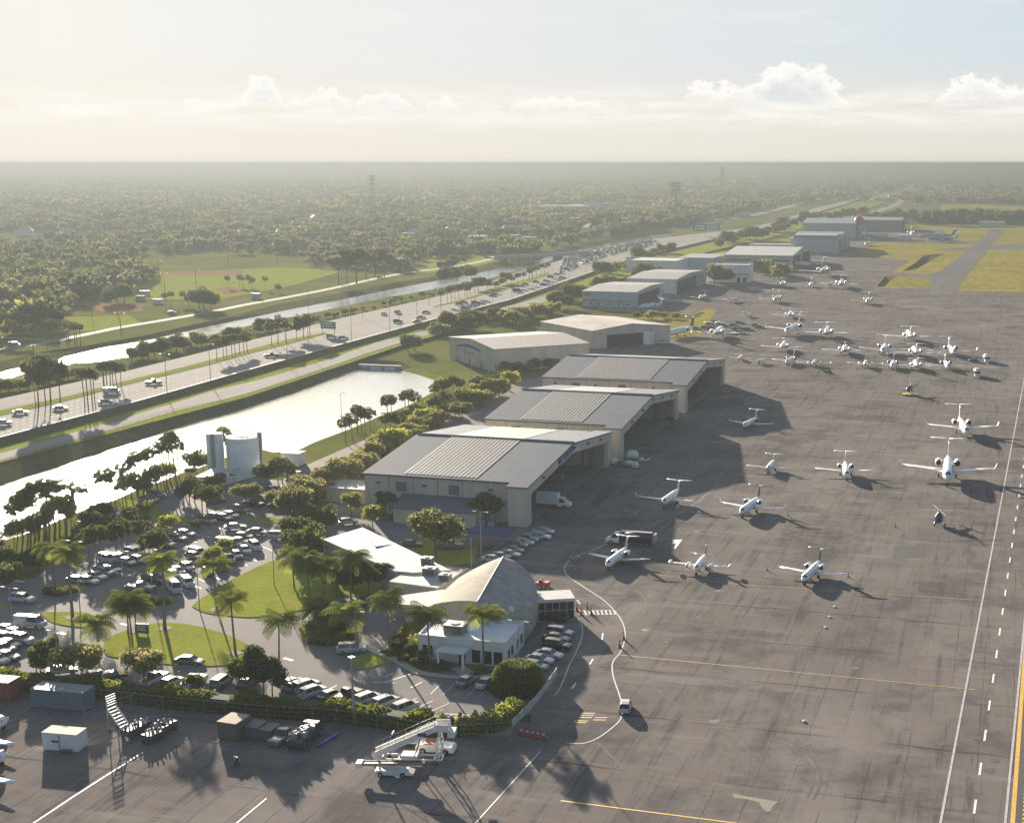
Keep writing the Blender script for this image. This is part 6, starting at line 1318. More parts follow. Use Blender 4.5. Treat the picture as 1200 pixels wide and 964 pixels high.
a,b=G(420,431.5,-1.2),G(470,433.5,-1.2); d=(b-a).normalized()
m=MB(); m.add([a,b,b+UP*1.6,a+UP*1.6]+[p+Vector((0,1.2,0)) for p in (a,b,b+UP*1.6,a+UP*1.6)],[(0,1,2,3),(7,6,5,4),(3,2,6,7)],CONC); m.build('wall',r)
for t in (.3,.62): p=a.lerp(b,t); m=MB(); m.add([p-Vector((0,.15,0)),p+d*4.4-Vector((0,.15,0)),p+d*4.4+UP*1.-Vector((0,.15,0)),p+UP*1.-Vector((0,.15,0))],[(0,1,2,3)],WHITE); m.build('gate',r)
# overhead cables at left
r=root('overhead_cable',(0,0,0)); tag(r,'bundle of thin overhead cables sagging across the highway at the left','cable')
for k in range(3):
    a,b=G(-40,456-k*5,9),G(215,394-k*3,12); m=MB(); m.tube([a.lerp(b,t/12)-UP*(1.3*math.sin(math.pi*t/12)) for t in range(13)],.05,DPOLE,4,False,False); m.build('wire',r)
# highway sound wall and drop boxes
for (x,y,lb) in ((504,837,'white post box beside the last stall marks'),(586,812,'small white box at the foot of the green mound')):
    r=root('post_box',G(x,y,.05),0); tag(r,lb,'box'); m=MB(); m.b0(-.28,.28,-.25,.25,.1,1.25,WHITE); m.build('housing',r); m=MB(); m.b0(-.2,.2,-.2,.2,0,.098,PLAS); m.build('foot',r)

# ================= trees and shrubs =================
TR=mat('palm_trunk',(.20,.175,.14),.9,var=.25,scale=3); BARK=mat('tree_bark',(.13,.10,.075),.9,var=.3,scale=2)
L_PALM=leafmat('fan_palm_leaf',(0.056,0.077,0.025),(0.150,0.163,0.050),.32); L_COCO=leafmat('coconut_frond',(0.062,0.094,0.022),(0.163,0.194,0.044),.36)
L_DARK=leafmat('dark_tree_leaf',(0.040,0.060,0.020),(0.112,0.131,0.040),.32); L_OLIVE=leafmat('olive_leaf',(0.081,0.094,0.035),(0.225,0.225,0.088),.38); L_BUSH=leafmat('shrub_leaf',(0.075,0.094,0.030),(0.225,0.225,0.075),.4); L_HEDGE=leafmat('hedge_leaf',(0.069,0.094,0.019),(0.200,0.225,0.044),.35); L_LIME=leafmat('bright_leaf',(0.112,0.150,0.025),(0.275,0.300,0.062),.4)
rg_=random.Random(11)
def fanpalm(seed,lean=0.,n=70,rad=2.35,hcr=1.0):
    r_=random.Random(seed); tk=MB(); tk.tube([(0,0,0),(lean*.3,0,.4),(lean*.8,0,.8),(lean,0,1.)],[.032,.026,.024,.028],TR,6)
    c=MB(); vs=[];fs=[]
    for i in range(n):
        ph=r_.uniform(0,2*math.pi); el=math.asin(r_.uniform(-.75,1)); d=Vector((math.cos(ph)*math.cos(el),math.sin(ph)*math.cos(el),math.sin(el)*.85))
        rr=rad*r_.uniform(.5,.86); p=d*rr; side=d.cross(UP); side=side.normalized() if side.length>.1 else Vector((1,0,0)); nn=d.cross(side); s=rad*r_.uniform(.30,.44)
        rot=r_.uniform(-.6,.6); a=side*math.cos(rot)+nn*math.sin(rot); b=d*.55-a.cross(d)*.0+Vector((0,0,-.35))
        for k in range(7):
            t=-1.25+2.5*k/6; dr=(a*math.sin(t)+b*math.cos(t)); w_=dr.cross(d+Vector((.1,.2,.3))).normalized()*s*.17
            o=len(vs); vs+=[p*.9-w_*.4,p*.9+w_*.4,p+dr*s*.6+w_,p+dr*s*1.15+Vector((0,0,-.12*s)),p+dr*s*.6-w_]; fs.append((o,o+1,o+2,o+3,o+4))
    for i in range(8):   # dead skirt and core
        ph=r_.uniform(0,6.28); o=len(vs); d=Vector((math.cos(ph),math.sin(ph),0)); vs+=[d*.15+UP*.2,d*.5+UP*.1,d*.55-UP*.9,d*.3-UP*1.1]; fs.append((o,o+1,o+2,o+3))
    c.add(vs,fs,L_PALM); return tk,c
def cocopalm(seed,n=22,fl=4.2):
    r_=random.Random(seed); tk=MB(); ln=r_.uniform(-.06,.06); tk.tube([(0,0,0),(ln*.5,0,.35),(ln*.9,0,.7),(ln,0,1.)],[.036,.026,.021,.019],TR,7)
    c=MB(); vs=[];fs=[]
    for i in range(n):
        ph=2*math.pi*i/n*1.618*1.5+r_.uniform(-.2,.2); up0=r_.uniform(-.25,1.15); L_=fl*r_.uniform(.8,1.1); dirh=Vector((math.cos(ph),math.sin(ph),0)); sd=Vector((-math.sin(ph),math.cos(ph),0)); p=Vector((0,0,0)); pts=[]
        for k in range(11):
            t=k/10; ang=up0-1.75*t**1.3; pts.append(p.copy()); p=p+(dirh*math.cos(ang)+UP*math.sin(ang))*L_/10
        for k in range(10):
            a,b=pts[k],pts[k+1]; t=(k+.5)/10; w_=L_*.27*math.sin(math.pi*min(1,t*.9+.12))**.7
            for s in (-1,1):
                for q in (0.,.5):
                    m_=a.lerp(b,q); o=len(vs); tip=m_+sd*s*w_+(b-a)*.9-UP*w_*(.55+.3*t); vs+=[m_,m_.lerp(b,.42),tip+(b-a)*.34,tip]; fs.append((o,o+1,o+2,o+3))
    c.add(vs,fs,L_COCO); return tk,c
def leafball(seed,n,rad,lf,m,flat=.75,lobes=9,bot=-.35,shell=.55):
    """uneven crown: leaf clumps spread through several lobes, open underneath"""
    r_=random.Random(seed); c=MB(); vs=[];fs=[]; lb=[]
    for i in range(lobes):
        ph=r_.uniform(0,6.28); rr=r_.uniform(.25,.72)*rad; lb.append((Vector((rr*math.cos(ph),rr*math.sin(ph),r_.uniform(bot*.5,.55)*rad*flat)),rad*r_.uniform(.28,.5)))
    lb.append((Vector((0,0,.25*rad*flat)),rad*.5))
    for i in range(n):
        q,lr=lb[r_.randrange(len(lb))]; d=Vector((r_.gauss(0,1),r_.gauss(0,1),r_.gauss(0,1)*.9+.25)).normalized(); p=q+Vector((d.x,d.y,d.z*flat))*lr*r_.uniform(shell,1.08)
        if p.z<bot*rad: p.z=bot*rad+r_.uniform(0,.1*rad)
        a=Vector((r_.gauss(0,1),r_.gauss(0,1),r_.gauss(0,1))).normalized(); a=(a+d*.4).normalized(); b=a.cross(d+Vector((.01,.02,.03))); 
        if b.length<.05: b=a.orthogonal()
        b.normalize(); s=lf*r_.uniform(.6,1.35); o=len(vs); vs+=[p-a*s*.5,p+b*s*.38,p+a*s*.62,p-b*s*.38]; fs.append((o,o+1,o+2,o+3))
    c.add(vs,fs,m); return c
def trunkmb(seed,h_,rad,r0=.035,limbs=5):
    """h_=height of the crown's centre, in crown units"""
    r_=random.Random(seed+99); t=MB(); t.tube([(0,0,0),(.02,.01,h_*.4),(0,.03,h_*.75)],[r0*1.3,r0,r0*.8],BARK,7)
    for i in range(limbs):
        a=i*6.28/limbs+r_.uniform(-.4,.4); t.tube([(0,.03,h_*.62),(rad*.22*math.cos(a),rad*.22*math.sin(a),h_*.85),(rad*.5*math.cos(a),rad*.5*math.sin(a),h_+rad*r_.uniform(.0,.25))],[r0*.6,r0*.42,r0*.15],BARK,5)
    return t
FP=[fanpalm(i,l) for i,l in enumerate((0,.05,-.06,.03,-.02,.08))]; FPp=[]
for tk,c in FP:
    a=tk.build('trunk'); b=c.build('crown'); FPp.append((a.data,b.data)); bpy.data.objects.remove(a); bpy.data.objects.remove(b)
CPp=[]
for i in range(5):
    tk,c=cocopalm(i+20); a=tk.build('trunk'); b=c.build('crown'); CPp.append((a.data,b.data)); bpy.data.objects.remove(a); bpy.data.objects.remove(b)
def palm(x,y,h_,label,group,kind='fan',z=0.,sc_=1.,az=None,cr=None):
    q=G(x,y,z); i=rg_.randrange(6 if kind=='fan' else 5); T,Cc=(FPp if kind=='fan' else CPp)[i]; rz=rg_.uniform(0,6.28) if az is None else az
    r=root('cabbage_palm' if kind=='fan' else 'coconut_palm',(q.x,q.y,z),rz); tag(r,label,'palm tree',group)
    t=link('trunk',T,r); k=max(h_*.9,5.5); t.scale=(k*.85,k*.85,h_); 
    ln={0:0,1:.05,2:-.06,3:.03,4:-.02,5:.08}[i]*.85*k if kind=='fan' else T.vertices[-1].co.x*.85*k
    c=link('crown',Cc,r); c.location=(ln,0,h_+(.15 if kind=='fan' else -.02)); f=(cr or 1.)*sc_*rg_.uniform(.9,1.1); c.scale=(f,f,f); return r
def mesh_of(mb,name):
    o=mb.build(name); d=o.data; bpy.data.objects.remove(o); return d
TV={}
def treekind(key,n,lf,m,flat,lobes,hh,bot=-.35,variants=3,limbs=5):
    TV[key]=[(mesh_of(leafball(100*len(TV)+i,n,1.,lf,m,flat,lobes,bot),'crown'),mesh_of(trunkmb(i,hh,1.,limbs=limbs),'trunk'),hh) for i in range(variants)]
treekind('oak',3000,.125,L_OLIVE,.78,11,.82); treekind('dark',2700,.135,L_DARK,.88,10,.84); treekind('flat',1600,.14,L_DARK,.42,9,1.15,-.12); treekind('bush',1700,.14,L_BUSH,.75,8,.55,-.5); treekind('lime',1900,.13,L_LIME,.8,9,.9); treekind('round',2400,.12,L_DARK,.95,5,1.3); treekind('far',420,.26,L_DARK,.8,8,.85); treekind('farbush',420,.26,L_BUSH,.75,8,.6,-.5)
TN={'oak':'broadleaf_tree','dark':'shade_tree','flat':'spreading_tree','bush':'large_shrub','lime':'bright_green_tree','round':'round_crowned_tree','far':'woodland_tree','farbush':'woodland_shrub'}
TC={'bush':'shrub','farbush':'shrub'}
def tree(kind,x,y,rad,label,group=None,z=0.,fz=1.):
    rad*=(1.0 if x<330 else 1.18) if y>540 and y<770 else 1.15
    q=G(x,y,z); C1,T1,hh=rg_.choice(TV[kind]); r=root(TN[kind],(q.x,q.y,z),rg_.uniform(0,6.28)); tag(r,label,TC.get(kind,'tree'),group)
    c=link('crown',C1,r); c.scale=(rad,rad,rad*fz); c.location=(0,0,rad*hh*fz); t=link('trunk',T1,r); t.scale=(rad,rad,rad*fz); return r
def grove(where,items,group,kind='fan',z=0.,what=None):
    it=sorted(items,key=lambda t:t[0]); n=len(it)
    for i,t in enumerate(it):
        w_=what or ('cabbage palm' if kind=='fan' else 'coconut palm'); lab='%s, %s %s'%(w_,ordinal(i,n),where)
        if kind in('fan','coco'): palm(t[0],t[1],t[2],lab,group,'fan' if kind=='fan' else 'coco',z)
        else: tree(t[3] if len(t)>3 else kind,t[0],t[1],t[2],lab.replace('tree',{'bush':'shrub'}.get(t[3] if len(t)>3 else kind,'tree')),group,z)
PG='cabbage palms in clumps'
grove('on the grass bank nearest the tanks side of the pond',[(405,519,6.2),(413,516,6.3),(419,508,7.),(424,507,6.4),(434,504,5.2),(428,509,6)],PG)
grove('at the middle of the pond bank',[(454,488,5.2),(459,486,4.8),(475,484,5.6),(479,481,5.4),(485,480,4.2),(458,507,4.2),(466,507,4.6),(452,506,4.3)],PG)
grove('at the far corner of the pond bank',[(513,485,4.6),(517,481,4.4),(523,480,4.6),(508,486,4.),(514,465,4.),(518,463,3.8),(525,464,4.8),(531,463,5.4),(539,463,4.4),(510,467,3.6)],PG)
grove('among the trees right of the pond',[(557,463,4.6),(562,462,5.),(568,464,5.4),(573,461,5),(579,460,4.6),(590,455,5)],PG)
grove('in the backlit grove at the left pond shore',[(21,631,7),(27,631,8.6),(33,630,9),(41,629,10.4),(46,627,10.6),(52,625,10.4),(58,622,10.4),(64,620,9.6),(70,617,9.4),(78,614,9),(96,609,7.2),(36,633,8.4),(55,628,9.4)],PG)
grove('in the glare of the pond, nearest the bright glint',[(120,591,6.4),(125,590,7.2),(130,589,6.4),(135,588,7.6),(147,584,7.6),(154,582,8.4),(161,579,9)],PG)
grove('in the tall clump on the shore left of the tanks',[(168,577,9.4),(176,574,9),(184,571,9.4),(192,567,10),(199,563,11),(206,561,10.4),(196,569,9.6),(210,560,8.4)],PG)
grove('behind the two tanks',[(262,545,8.4),(267,544,7.2),(272,544,6.6)],PG)
grove('around the foot of the tanks',[(248,576,2.6),(258,572,2.4),(243,604,5.),(252,603,5.2),(237,600,4.6),(305,572,4.4),(313,571,4.2),(326,567,5.),(331,566,5.2),(338,570,4.6),(222,590,4),(228,588,4.4),(216,594,3.6)],PG)
grove('between the service road and the car park',[(150,628,5),(104,652,4.4),(113,655,5.6),(118,654,5.2),(137,649,4.8),(143,648,5.4),(168,638,3.6),(177,664,5.4),(187,662,5.8),(183,658,5.)],PG)
grove('growing from the highway median, first clump',[(99,470,9),(103,471,9.4),(108,470,9),(111,470,8.4),(122,458,8),(126,458,8.6),(130,456,8.4),(133,456,8),(137,455,7.6),(142,454,6.8)],PG,z=3.1)
grove('growing from the highway median, second clump',[(254,422,6.8),(262,419,6.6),(266,419,7.2),(272,417,7.4),(276,416,7),(281,415,6.6),(286,414,6.4),(290,413,5.8)],PG,z=3.1)
grove('growing from the highway median, third clump',[(517,357,6.4),(524,354,7),(529,353,7.2),(533,352,7),(538,351,7),(545,348,7),(551,347,6.6),(548,350,6)],PG,z=3.1)
grove('growing from the highway median, farthest clump',[(600,336,5.4),(607,334,6),(613,332,6),(620,329,6.8),(624,328,7),(629,326,7),(634,324,7),(638,323,6.6),(642,321,6.6)],PG,z=3.1)
grove('beside the park road at far left',[(5,402,6.5),(9,402,6),(17,401,8),(27,403,7),(35,402,7),(39,408,9),(56,402,9),(62,403,9.4),(69,402,8.4),(81,402,8),(88,404,8.6),(91,406,8.6),(95,408,9)],PG)
grove('by the park road beyond the canal',[(194,360,6.5),(201,359,6.8),(214,358,6.4),(221,359,4.6),(267,337,6),(281,336,6.2),(285,337,6),(292,336,6),(311,339,6.6),(296,338,5.4),(326,343,3.6)],PG)
grove('on the grass before the canal bend',[(537,313,5.4),(541,312,5.8),(545,312,5)],PG)
COG='coconut palms around the terminal'
for (x,y,h_,lb) in ((85,723,12.,'tall coconut palm on the small left island mulch ring'),(65,690,8.,'coconut palm on the round hedge island at left'),(115,759,4.4,'short coconut palm beside the left end of the lower lawn'),(150,742,5.6,'coconut palm of the trio left of the entry sign, left stem'),(154,742,6.,'coconut palm of the trio left of the entry sign, middle stem'),(159,740,5.2,'coconut palm of the trio left of the entry sign, right stem'),(193,736,12.6,'tallest coconut palm on a mulch ring of the lower lawn'),(254,714,8.4,'coconut palm at the lower edge of the flagpole lawn'),(276,765,9.2,'coconut palm on the right mulch ring of the lower lawn'),(327,777,7.2,'wide coconut palm beside the painted arrow on the drive'),(363,700,7.4,'coconut palm at the right edge of the flagpole lawn'),(379,699,6.,'leaning coconut palm behind the flagpole lawn'),(411,700,7.6,'coconut palm in front of the long hall wall'),(405,749,5.2,'coconut palm on the round planted island'),(457,760,9.,'coconut palm rising beside the entrance canopy'),(505,779,8.6,'coconut palm at the left end of the front office'),(567,784,9.2,'coconut palm at the right end of the front office'),(386,735,3.,'low coconut palm at the middle of the planted island'),(371,728,2.6,'low yellowing palm at the left of the planted island'),(345,690,6.8,'coconut palm leaning over the flagpole lawn shade')):
    palm(x,y,h_,lb,COG,'coco')
# broadleaf trees close by
for (k,x,y,rd,lb) in (('oak',510,652,5.2,'big pale-leaved tree between the long hall and the hangar'),('dark',569,612,3.9,'dark tree against the near wall of the nearest hangar'),('round',452,607,2.6,'round dark tree left of the lean-to'),('lime',437,620,2.9,'sunlit bushy tree before the hangar corner'),('lime',412,604,2.7,'small sunlit tree beside the low shed'),('dark',382,622,3.,'sunlit-edged tree behind the white hatchback'),
    ('dark',360,660,4.2,'big dark round tree left of the white roof'),('dark',352,640,3.6,'tree behind the big dark one by the white roof'),('round',432,700,2.7,'dark fan-shaped tree before the hall wall'),('round',448,690,2.2,'second dark tree before the hall wall'),('dark',413,692,3.2,'bushy tree beneath the hall-side palm'),('dark',395,690,3.,'dark bushy tree left of the hall wall'),
    ('oak',97,800,3.5,'olive tree standing over the front hedge at left'),('oak',170,802,3.2,'sparse olive tree over the front hedge'),('round',44,797,2.3,'round tree left of the front lamp post'),('round',60,790,2.5,'round tree right beside the front lamp post'),('bush',230,806,1.9,'little olive tree between parked cars at the hedge'),
    ('round',285,817,2.5,'dark round tree, left of the clump over the hedge'),('round',300,820,3.3,'tallest dark tree of the clump over the hedge'),('round',320,822,2.7,'dark tree, right of the clump over the hedge'),('round',309,815,2.5,'dark tree at the back of the clump over the hedge'),
    ('bush',500,770,1.6,'shrub at the left corner of the front office'),('bush',483,760,1.8,'sunlit shrub in the planting bed'),('bush',470,752,1.5,'low shrub beside the canopy walk'),('bush',456,768,1.,'small shrub at the end of the planting bed'),('bush',518,782,1.,'small shrub left of the porch'),('lime',478,748,1.5,'bright shrub at the top of the planting bed'),('bush',492,778,1.3,'shrub under the left office palm'),('dark',486,768,1.4,'dark shrub in the middle of the planting bed'),('dark',466,765,1.2,'dark shrub low in the planting bed'),('bush',474,774,1.,'small shrub by the bend of the pavement'),('lime',560,790,.9,'small bright shrub under the right office palm'),
    ('bush',372,744,1.9,'shrub on the left of the round planted island'),('bush',392,746,2.1,'shrub on the right of the round planted island'),('bush',384,738,2.,'shrub at the back of the round planted island'),('bush',425,712,1.6,'shrub in the shade of the hall'),('bush',440,708,1.6,'shrub near the canopy end'),
    ('oak',288,592,3.6,'feathery pale tree behind the far row of cars'),('oak',345,612,4.6,'wide olive tree over the cars left of the shed'),('dark',358,625,3.2,'dark-trunked tree beside the small grass island'),('oak',330,600,3.2,'olive tree above the tan-and-black cars'),('bush',348,596,3.2,'olive shrub under the wide tree'),('lime',196,626,2.6,'round bright shrub in the middle of the lot'),('bush',172,600,2.4,'pale bush by the service road'),('dark',229,552,3.4,'round tree just left of the tall tank'),('dark',238,550,2.6,'small round tree touching the tall tank'),('bush',222,556,1.8,'bush under the round tree by the tanks'),
    ('bush',165,618,2.4,'bush left of the bright one in the lot'),('lime',247,668,3.,'bright-leaved tree standing between the parked rows'),('lime',180,650,2.8,'yellow-green tree between rows under the tall palm'),('lime',262,650,2.2,'small bright tree right of the tree between rows'),('bush',232,620,1.7,'bush at the head of the middle row'),
    ('dark',12,690,3.2,'dark shrub mass below the left grove'),('dark',30,672,3.,'shrub mass under the backlit palms'),('bush',45,668,2.6,'shrub right of the mass under the palms'),('dark',0,668,3.2,'dark bush cut by the left edge'),('bush',70,660,2.,'bush near the shore lamp post'),('bush',88,640,2.4,'pale bush on the shore slope'),('dark',118,612,3.2,'shaded hedge block in the glare'),('dark',106,622,2.8,'shaded bush left of the hedge block'),('dark',-6,650,3,'tree half cut by the left edge at the shore')):
    tree(k,x,y,rd,lb,{'round':'round dark trees','bush':'shrubs in the car park'}.get(k,'trees around the car park'))
rr_=random.Random(3)
def belt(where,poly,n,kinds,rad,group,z=0.,what='tree',fz=1.):
    """n individual trees spread along a traced centre line with a width in pixels"""
    pts=[]; L=[0]
    for i in range(1,len(poly)): L.append(L[-1]+math.hypot(poly[i][0]-poly[i-1][0],poly[i][1]-poly[i-1][1]))
    for k in range(n):
        t=L[-1]*(k+.5)/n; i=0
        while i<len(poly)-2 and L[i+1]<t: i+=1
        u=(t-L[i])/(L[i+1]-L[i]); x=poly[i][0]+(poly[i+1][0]-poly[i][0])*u; y=poly[i][1]+(poly[i+1][1]-poly[i][1])*u; wd=poly[i][2]
        pts.append((x+rr_.uniform(-2,2),y+rr_.uniform(-wd,wd)))
    pts.sort()
    for i,(x,y) in enumerate(pts):
        kd=rr_.choice(kinds); w_={'bush':'shrub','farbush':'shrub'}.get(kd,what); tree(kd,x,y,rad*rr_.uniform(.75,1.25),'%s %s, %s'%({'bush':'olive','farbush':'olive','oak':'pale','dark':'dark green','flat':'spreading','lime':'bright','far':'dark green','round':'round'}[kd]+' '+w_,where,ordinal(i,len(pts))),group,z,fz)
belt('in the belt between pond and big hangars',[(352,593,5),(400,565,6),(440,541,6),(480,517,6),(520,497,6),(560,476,6),(600,454,4)],54,['bush','oak','bush','bush','oak','lime'],3.3,'trees in the belt beside the pond')
belt('in the backlit mass at the left pond shore',[(10,640,3),(40,630,3),(70,620,3),(90,612,2)],8,['oak','lime'],3.0,'trees massed on the pond shore',fz=1.3)
belt('in the backlit mass left of the tanks',[(140,588,2),(165,581,3),(190,571,3),(208,563,2)],8,['oak','lime'],2.7,'trees massed on the pond shore',fz=1.4)
belt('along the yellow bank slope behind the belt',[(470,495,3),(500,487,4),(540,474,4),(575,455,3)],10,['bush','bush','lime'],2.4,'shrubs on the pond bank slope')
belt('along the lane from the tanks',[(340,600,5),(375,585,5),(400,572,4),(425,556,4)],9,['oak','bush'],3.2,'trees along the lane from the tanks')
belt('at the corner of the logo hangar',[(590,440,3),(610,437,3),(640,433,3),(660,432,2)],6,['dark','bush'],2.8,'trees by the logo hangar')
belt('between the frontage road and the sandy hangars',[(508,393,4),(540,385,6),(580,378,6),(620,372,5),(655,362,4),(690,350,4),(715,340,3)],30,['bush','dark','bush','dark'],5.,'trees behind the sandy hangars')
tree('dark',478,412,4.2,'round bush on the grass inside the road bend'); tree('dark',486,411,3.6,'second round bush on the grass inside the road bend')
tree('dark',662,352,5.4,'large dark tree beside the frontage road end')
belt('on the near side of the canal at far left',[(-20,466,3),(20,458,3),(60,449,2),(100,442,2)],10,['bush','bush'],3.2,'shrubs along the canal')
belt('massed along the canal by the first palms',[(150,425,3),(180,418,4),(215,410,3),(240,406,2)],10,['dark','bush'],4.2,'shrubs along the canal')
belt('massed along the canal behind the median palms',[(245,402,3),(275,398,3),(310,391,2),(350,382,2)],12,['dark','bush','bush'],3.3,'shrubs along the canal')
belt('between canal and turning lane',[(355,378,1),(390,371.5,1),(430,363.5,1),(470,354,1),(520,343,1)],15,['bush'],2.3,'shrubs along the canal')
belt('at the bend of the canal',[(520,332,2),(540,328,3),(555,326,1)],5,['dark'],5.2,'shrubs along the canal')
belt('on the median between the first clumps',[(40,476,1),(62,472,1),(74,469,1)],4,['flat'],4.4,'spreading trees on the median',3.1,fz=1.7)
belt('on the median after the second clump',[(312,405,1),(340,400,1),(370,394,1)],6,['flat','oak'],3.2,'spreading trees on the median',3.1,fz=1.6)
belt('on the verge beside the far highway lanes',[(556,341,1),(580,336,2),(600,329,1)],5,['dark','bush'],3.8,'shrubs beside the far highway lanes',3)
belt('shading the park road',[(390,331,1),(417,334,1),(430,326,1),(456,325,1)],6,['flat'],8.6,'spreading trees by the park road',fz=1.3)
belt('beyond the park road near the clay infield',[(228,362,1),(252,363,1)],3,['dark'],5.5,'trees by the park road')
belt('on the grass before the canal bend',[(516,318,1),(532,314,2)],4,['dark'],5.,'trees before the canal bend')
belt('at the front of the playing field',[(128,356,3),(150,352,2)],3,['dark'],6,'trees by the playing fields')
belt('before the office block wall',[(836,334,.5),(850,333,.5)],3,['dark'],6.2,'dark trees before the office block')
belt('beside the white warehouse',[(740,327,1),(775,326,1)],5,['dark'],5.,'trees between the white buildings')
belt('along the highway edge of the warehouse',[(700,328,3),(730,316,2),(762,300,2),(790,300,1)],10,['dark','bush'],5.5,'trees behind the white warehouse')
belt('around the approach to the cream hangar',[(862,312,4),(885,316,4),(905,325,3),(925,322,1)],9,['dark','bush'],6.,'trees left of the cream hangar')
belt('behind the cream hangar by the highway',[(842,290,3),(870,284,3),(895,279,3),(925,270,3)],14,['dark','bush'],7.,'trees behind the cream hangar')
belt('behind the far blue-grey hangars',[(905,272,1),(950,262,2),(1000,258,2),(1030,262,2),(1048,266,1)],16,['far'],9.,'trees behind the far hangars')
belt('along the far end of the airfield',[(1040,258,2),(1080,262,2),(1120,262,2),(1160,262,1),(1200,264,1),(1240,266,1)],34,['far'],9.5,'tree row at the end of the airfield')
belt('at the grass edge behind the sandy hangar',[(740,372,2),(776,373,1),(800,374,1)],4,['bush'],3.,'shrubs behind the sandy hangar')
# hedges made of leaves over a traced line
def hedge(path,wd,h_,label,m,n,lf=.32,seed=1,name='vine_hedge'):
    r_=random.Random(seed); q=resample(path,80); vs=[];fs=[]
    for i in range(n):
        k=r_.randrange(79); u=r_.random(); p=q[k].lerp(q[k+1],u); d=q[k+1]-q[k]; d.z=0; d.normalize(); nn=Vector((d.y,-d.x,0)); f=r_.random(); hh=h_*(.85+.3*math.sin(k*.7+seed)*math.sin(k*.23))
        if f<.5: o=Vector((0,0,hh*(1+r_.gauss(0,.07))))+nn*r_.uniform(-wd/2,wd/2)
        elif f<.85: o=nn*(wd/2+r_.gauss(0,.1))+UP*r_.uniform(.1,hh)
        else: o=-nn*(wd/2)+UP*r_.uniform(.1,hh)
        p=p+o; a=Vector((r_.gauss(0,1),r_.gauss(0,1),r_.gauss(0,1))).normalized(); b=a.orthogonal().normalized(); s=lf*r_.uniform(.6,1.4); c=len(vs); vs+=[p-a*s*.5,p+b*s*.4,p+a*s*.6,p-b*s*.4]; fs.append((c,c+1,c+2,c+3))
    mb=MB(); mb.add(vs,fs,m); r=root(name); tag(r,label,'hedge'); mb.build('foliage',r)
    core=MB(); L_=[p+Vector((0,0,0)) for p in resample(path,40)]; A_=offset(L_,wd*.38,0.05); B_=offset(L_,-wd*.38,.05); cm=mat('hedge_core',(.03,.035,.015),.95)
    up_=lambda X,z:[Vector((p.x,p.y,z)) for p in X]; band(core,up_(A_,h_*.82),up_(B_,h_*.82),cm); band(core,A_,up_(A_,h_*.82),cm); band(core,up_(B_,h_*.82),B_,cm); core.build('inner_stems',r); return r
hp=GL([(-60,800),(0,806),(60,810),(110,815),(200,826),(300,836),(400,843),(460,851),(505,859)],0)
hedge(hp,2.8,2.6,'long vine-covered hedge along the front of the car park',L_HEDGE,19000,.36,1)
hedge(GL([(503,858),(540,860),(570,856),(592,846),(606,838)],0),2.8,2.3,'bright clipped hedge curving at the car park corner',L_LIME,5200,.3,2,'clipped_hedge')
hedge(GL([(362,752),(380,755),(400,753),(412,747)],0.1),1.2,.8,'low round hedge on the planted island',L_HEDGE,1500,.22,3,'clipped_hedge'); hedge(GL([(54,694),(70,697),(90,692)],0.1),2.,1.,'low hedge on the small island by the left drive',L_BUSH,1500,.25,4,'clipped_hedge'); hedge(GL([(134,702),(155,706),(178,708),(200,706)],0.1),2.,1.,'low hedge on the long island',L_BUSH,1900,.25,5,'clipped_hedge')
hedge(GL([(382,556),(396,549),(412,541)],0),1.4,1.6,'dark clipped hedge beside the lane from the tanks',L_DARK,1500,.25,6,'clipped_hedge')
hedge(GL([(95,632),(120,622),(150,618)],0),5,2.4,'shaded block hedge in the glare at the shore',L_DARK,2600,.4,7,'clipped_hedge')
# clipped green mound
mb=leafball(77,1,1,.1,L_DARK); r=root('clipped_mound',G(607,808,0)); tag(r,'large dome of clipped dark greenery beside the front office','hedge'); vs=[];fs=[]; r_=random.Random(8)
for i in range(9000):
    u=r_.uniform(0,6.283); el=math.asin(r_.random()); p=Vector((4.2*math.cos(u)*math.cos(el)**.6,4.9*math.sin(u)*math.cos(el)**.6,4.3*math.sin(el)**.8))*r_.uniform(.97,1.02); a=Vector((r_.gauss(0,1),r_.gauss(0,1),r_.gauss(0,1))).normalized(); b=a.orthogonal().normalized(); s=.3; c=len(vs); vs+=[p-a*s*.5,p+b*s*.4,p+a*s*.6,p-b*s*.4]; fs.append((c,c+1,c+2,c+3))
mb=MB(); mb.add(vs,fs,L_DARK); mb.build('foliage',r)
mb=MB(); mb.loft([[(4.*f*math.cos(k*math.pi/8),4.7*f*math.sin(k*math.pi/8),z) for k in range(16)] for f,z in ((1,0),(.98,1.5),(.85,2.8),(.55,3.8),(.1,4.15))],mat('hedge_core',(.03,.035,.015),.95)); mb.build('inner_stems',r)

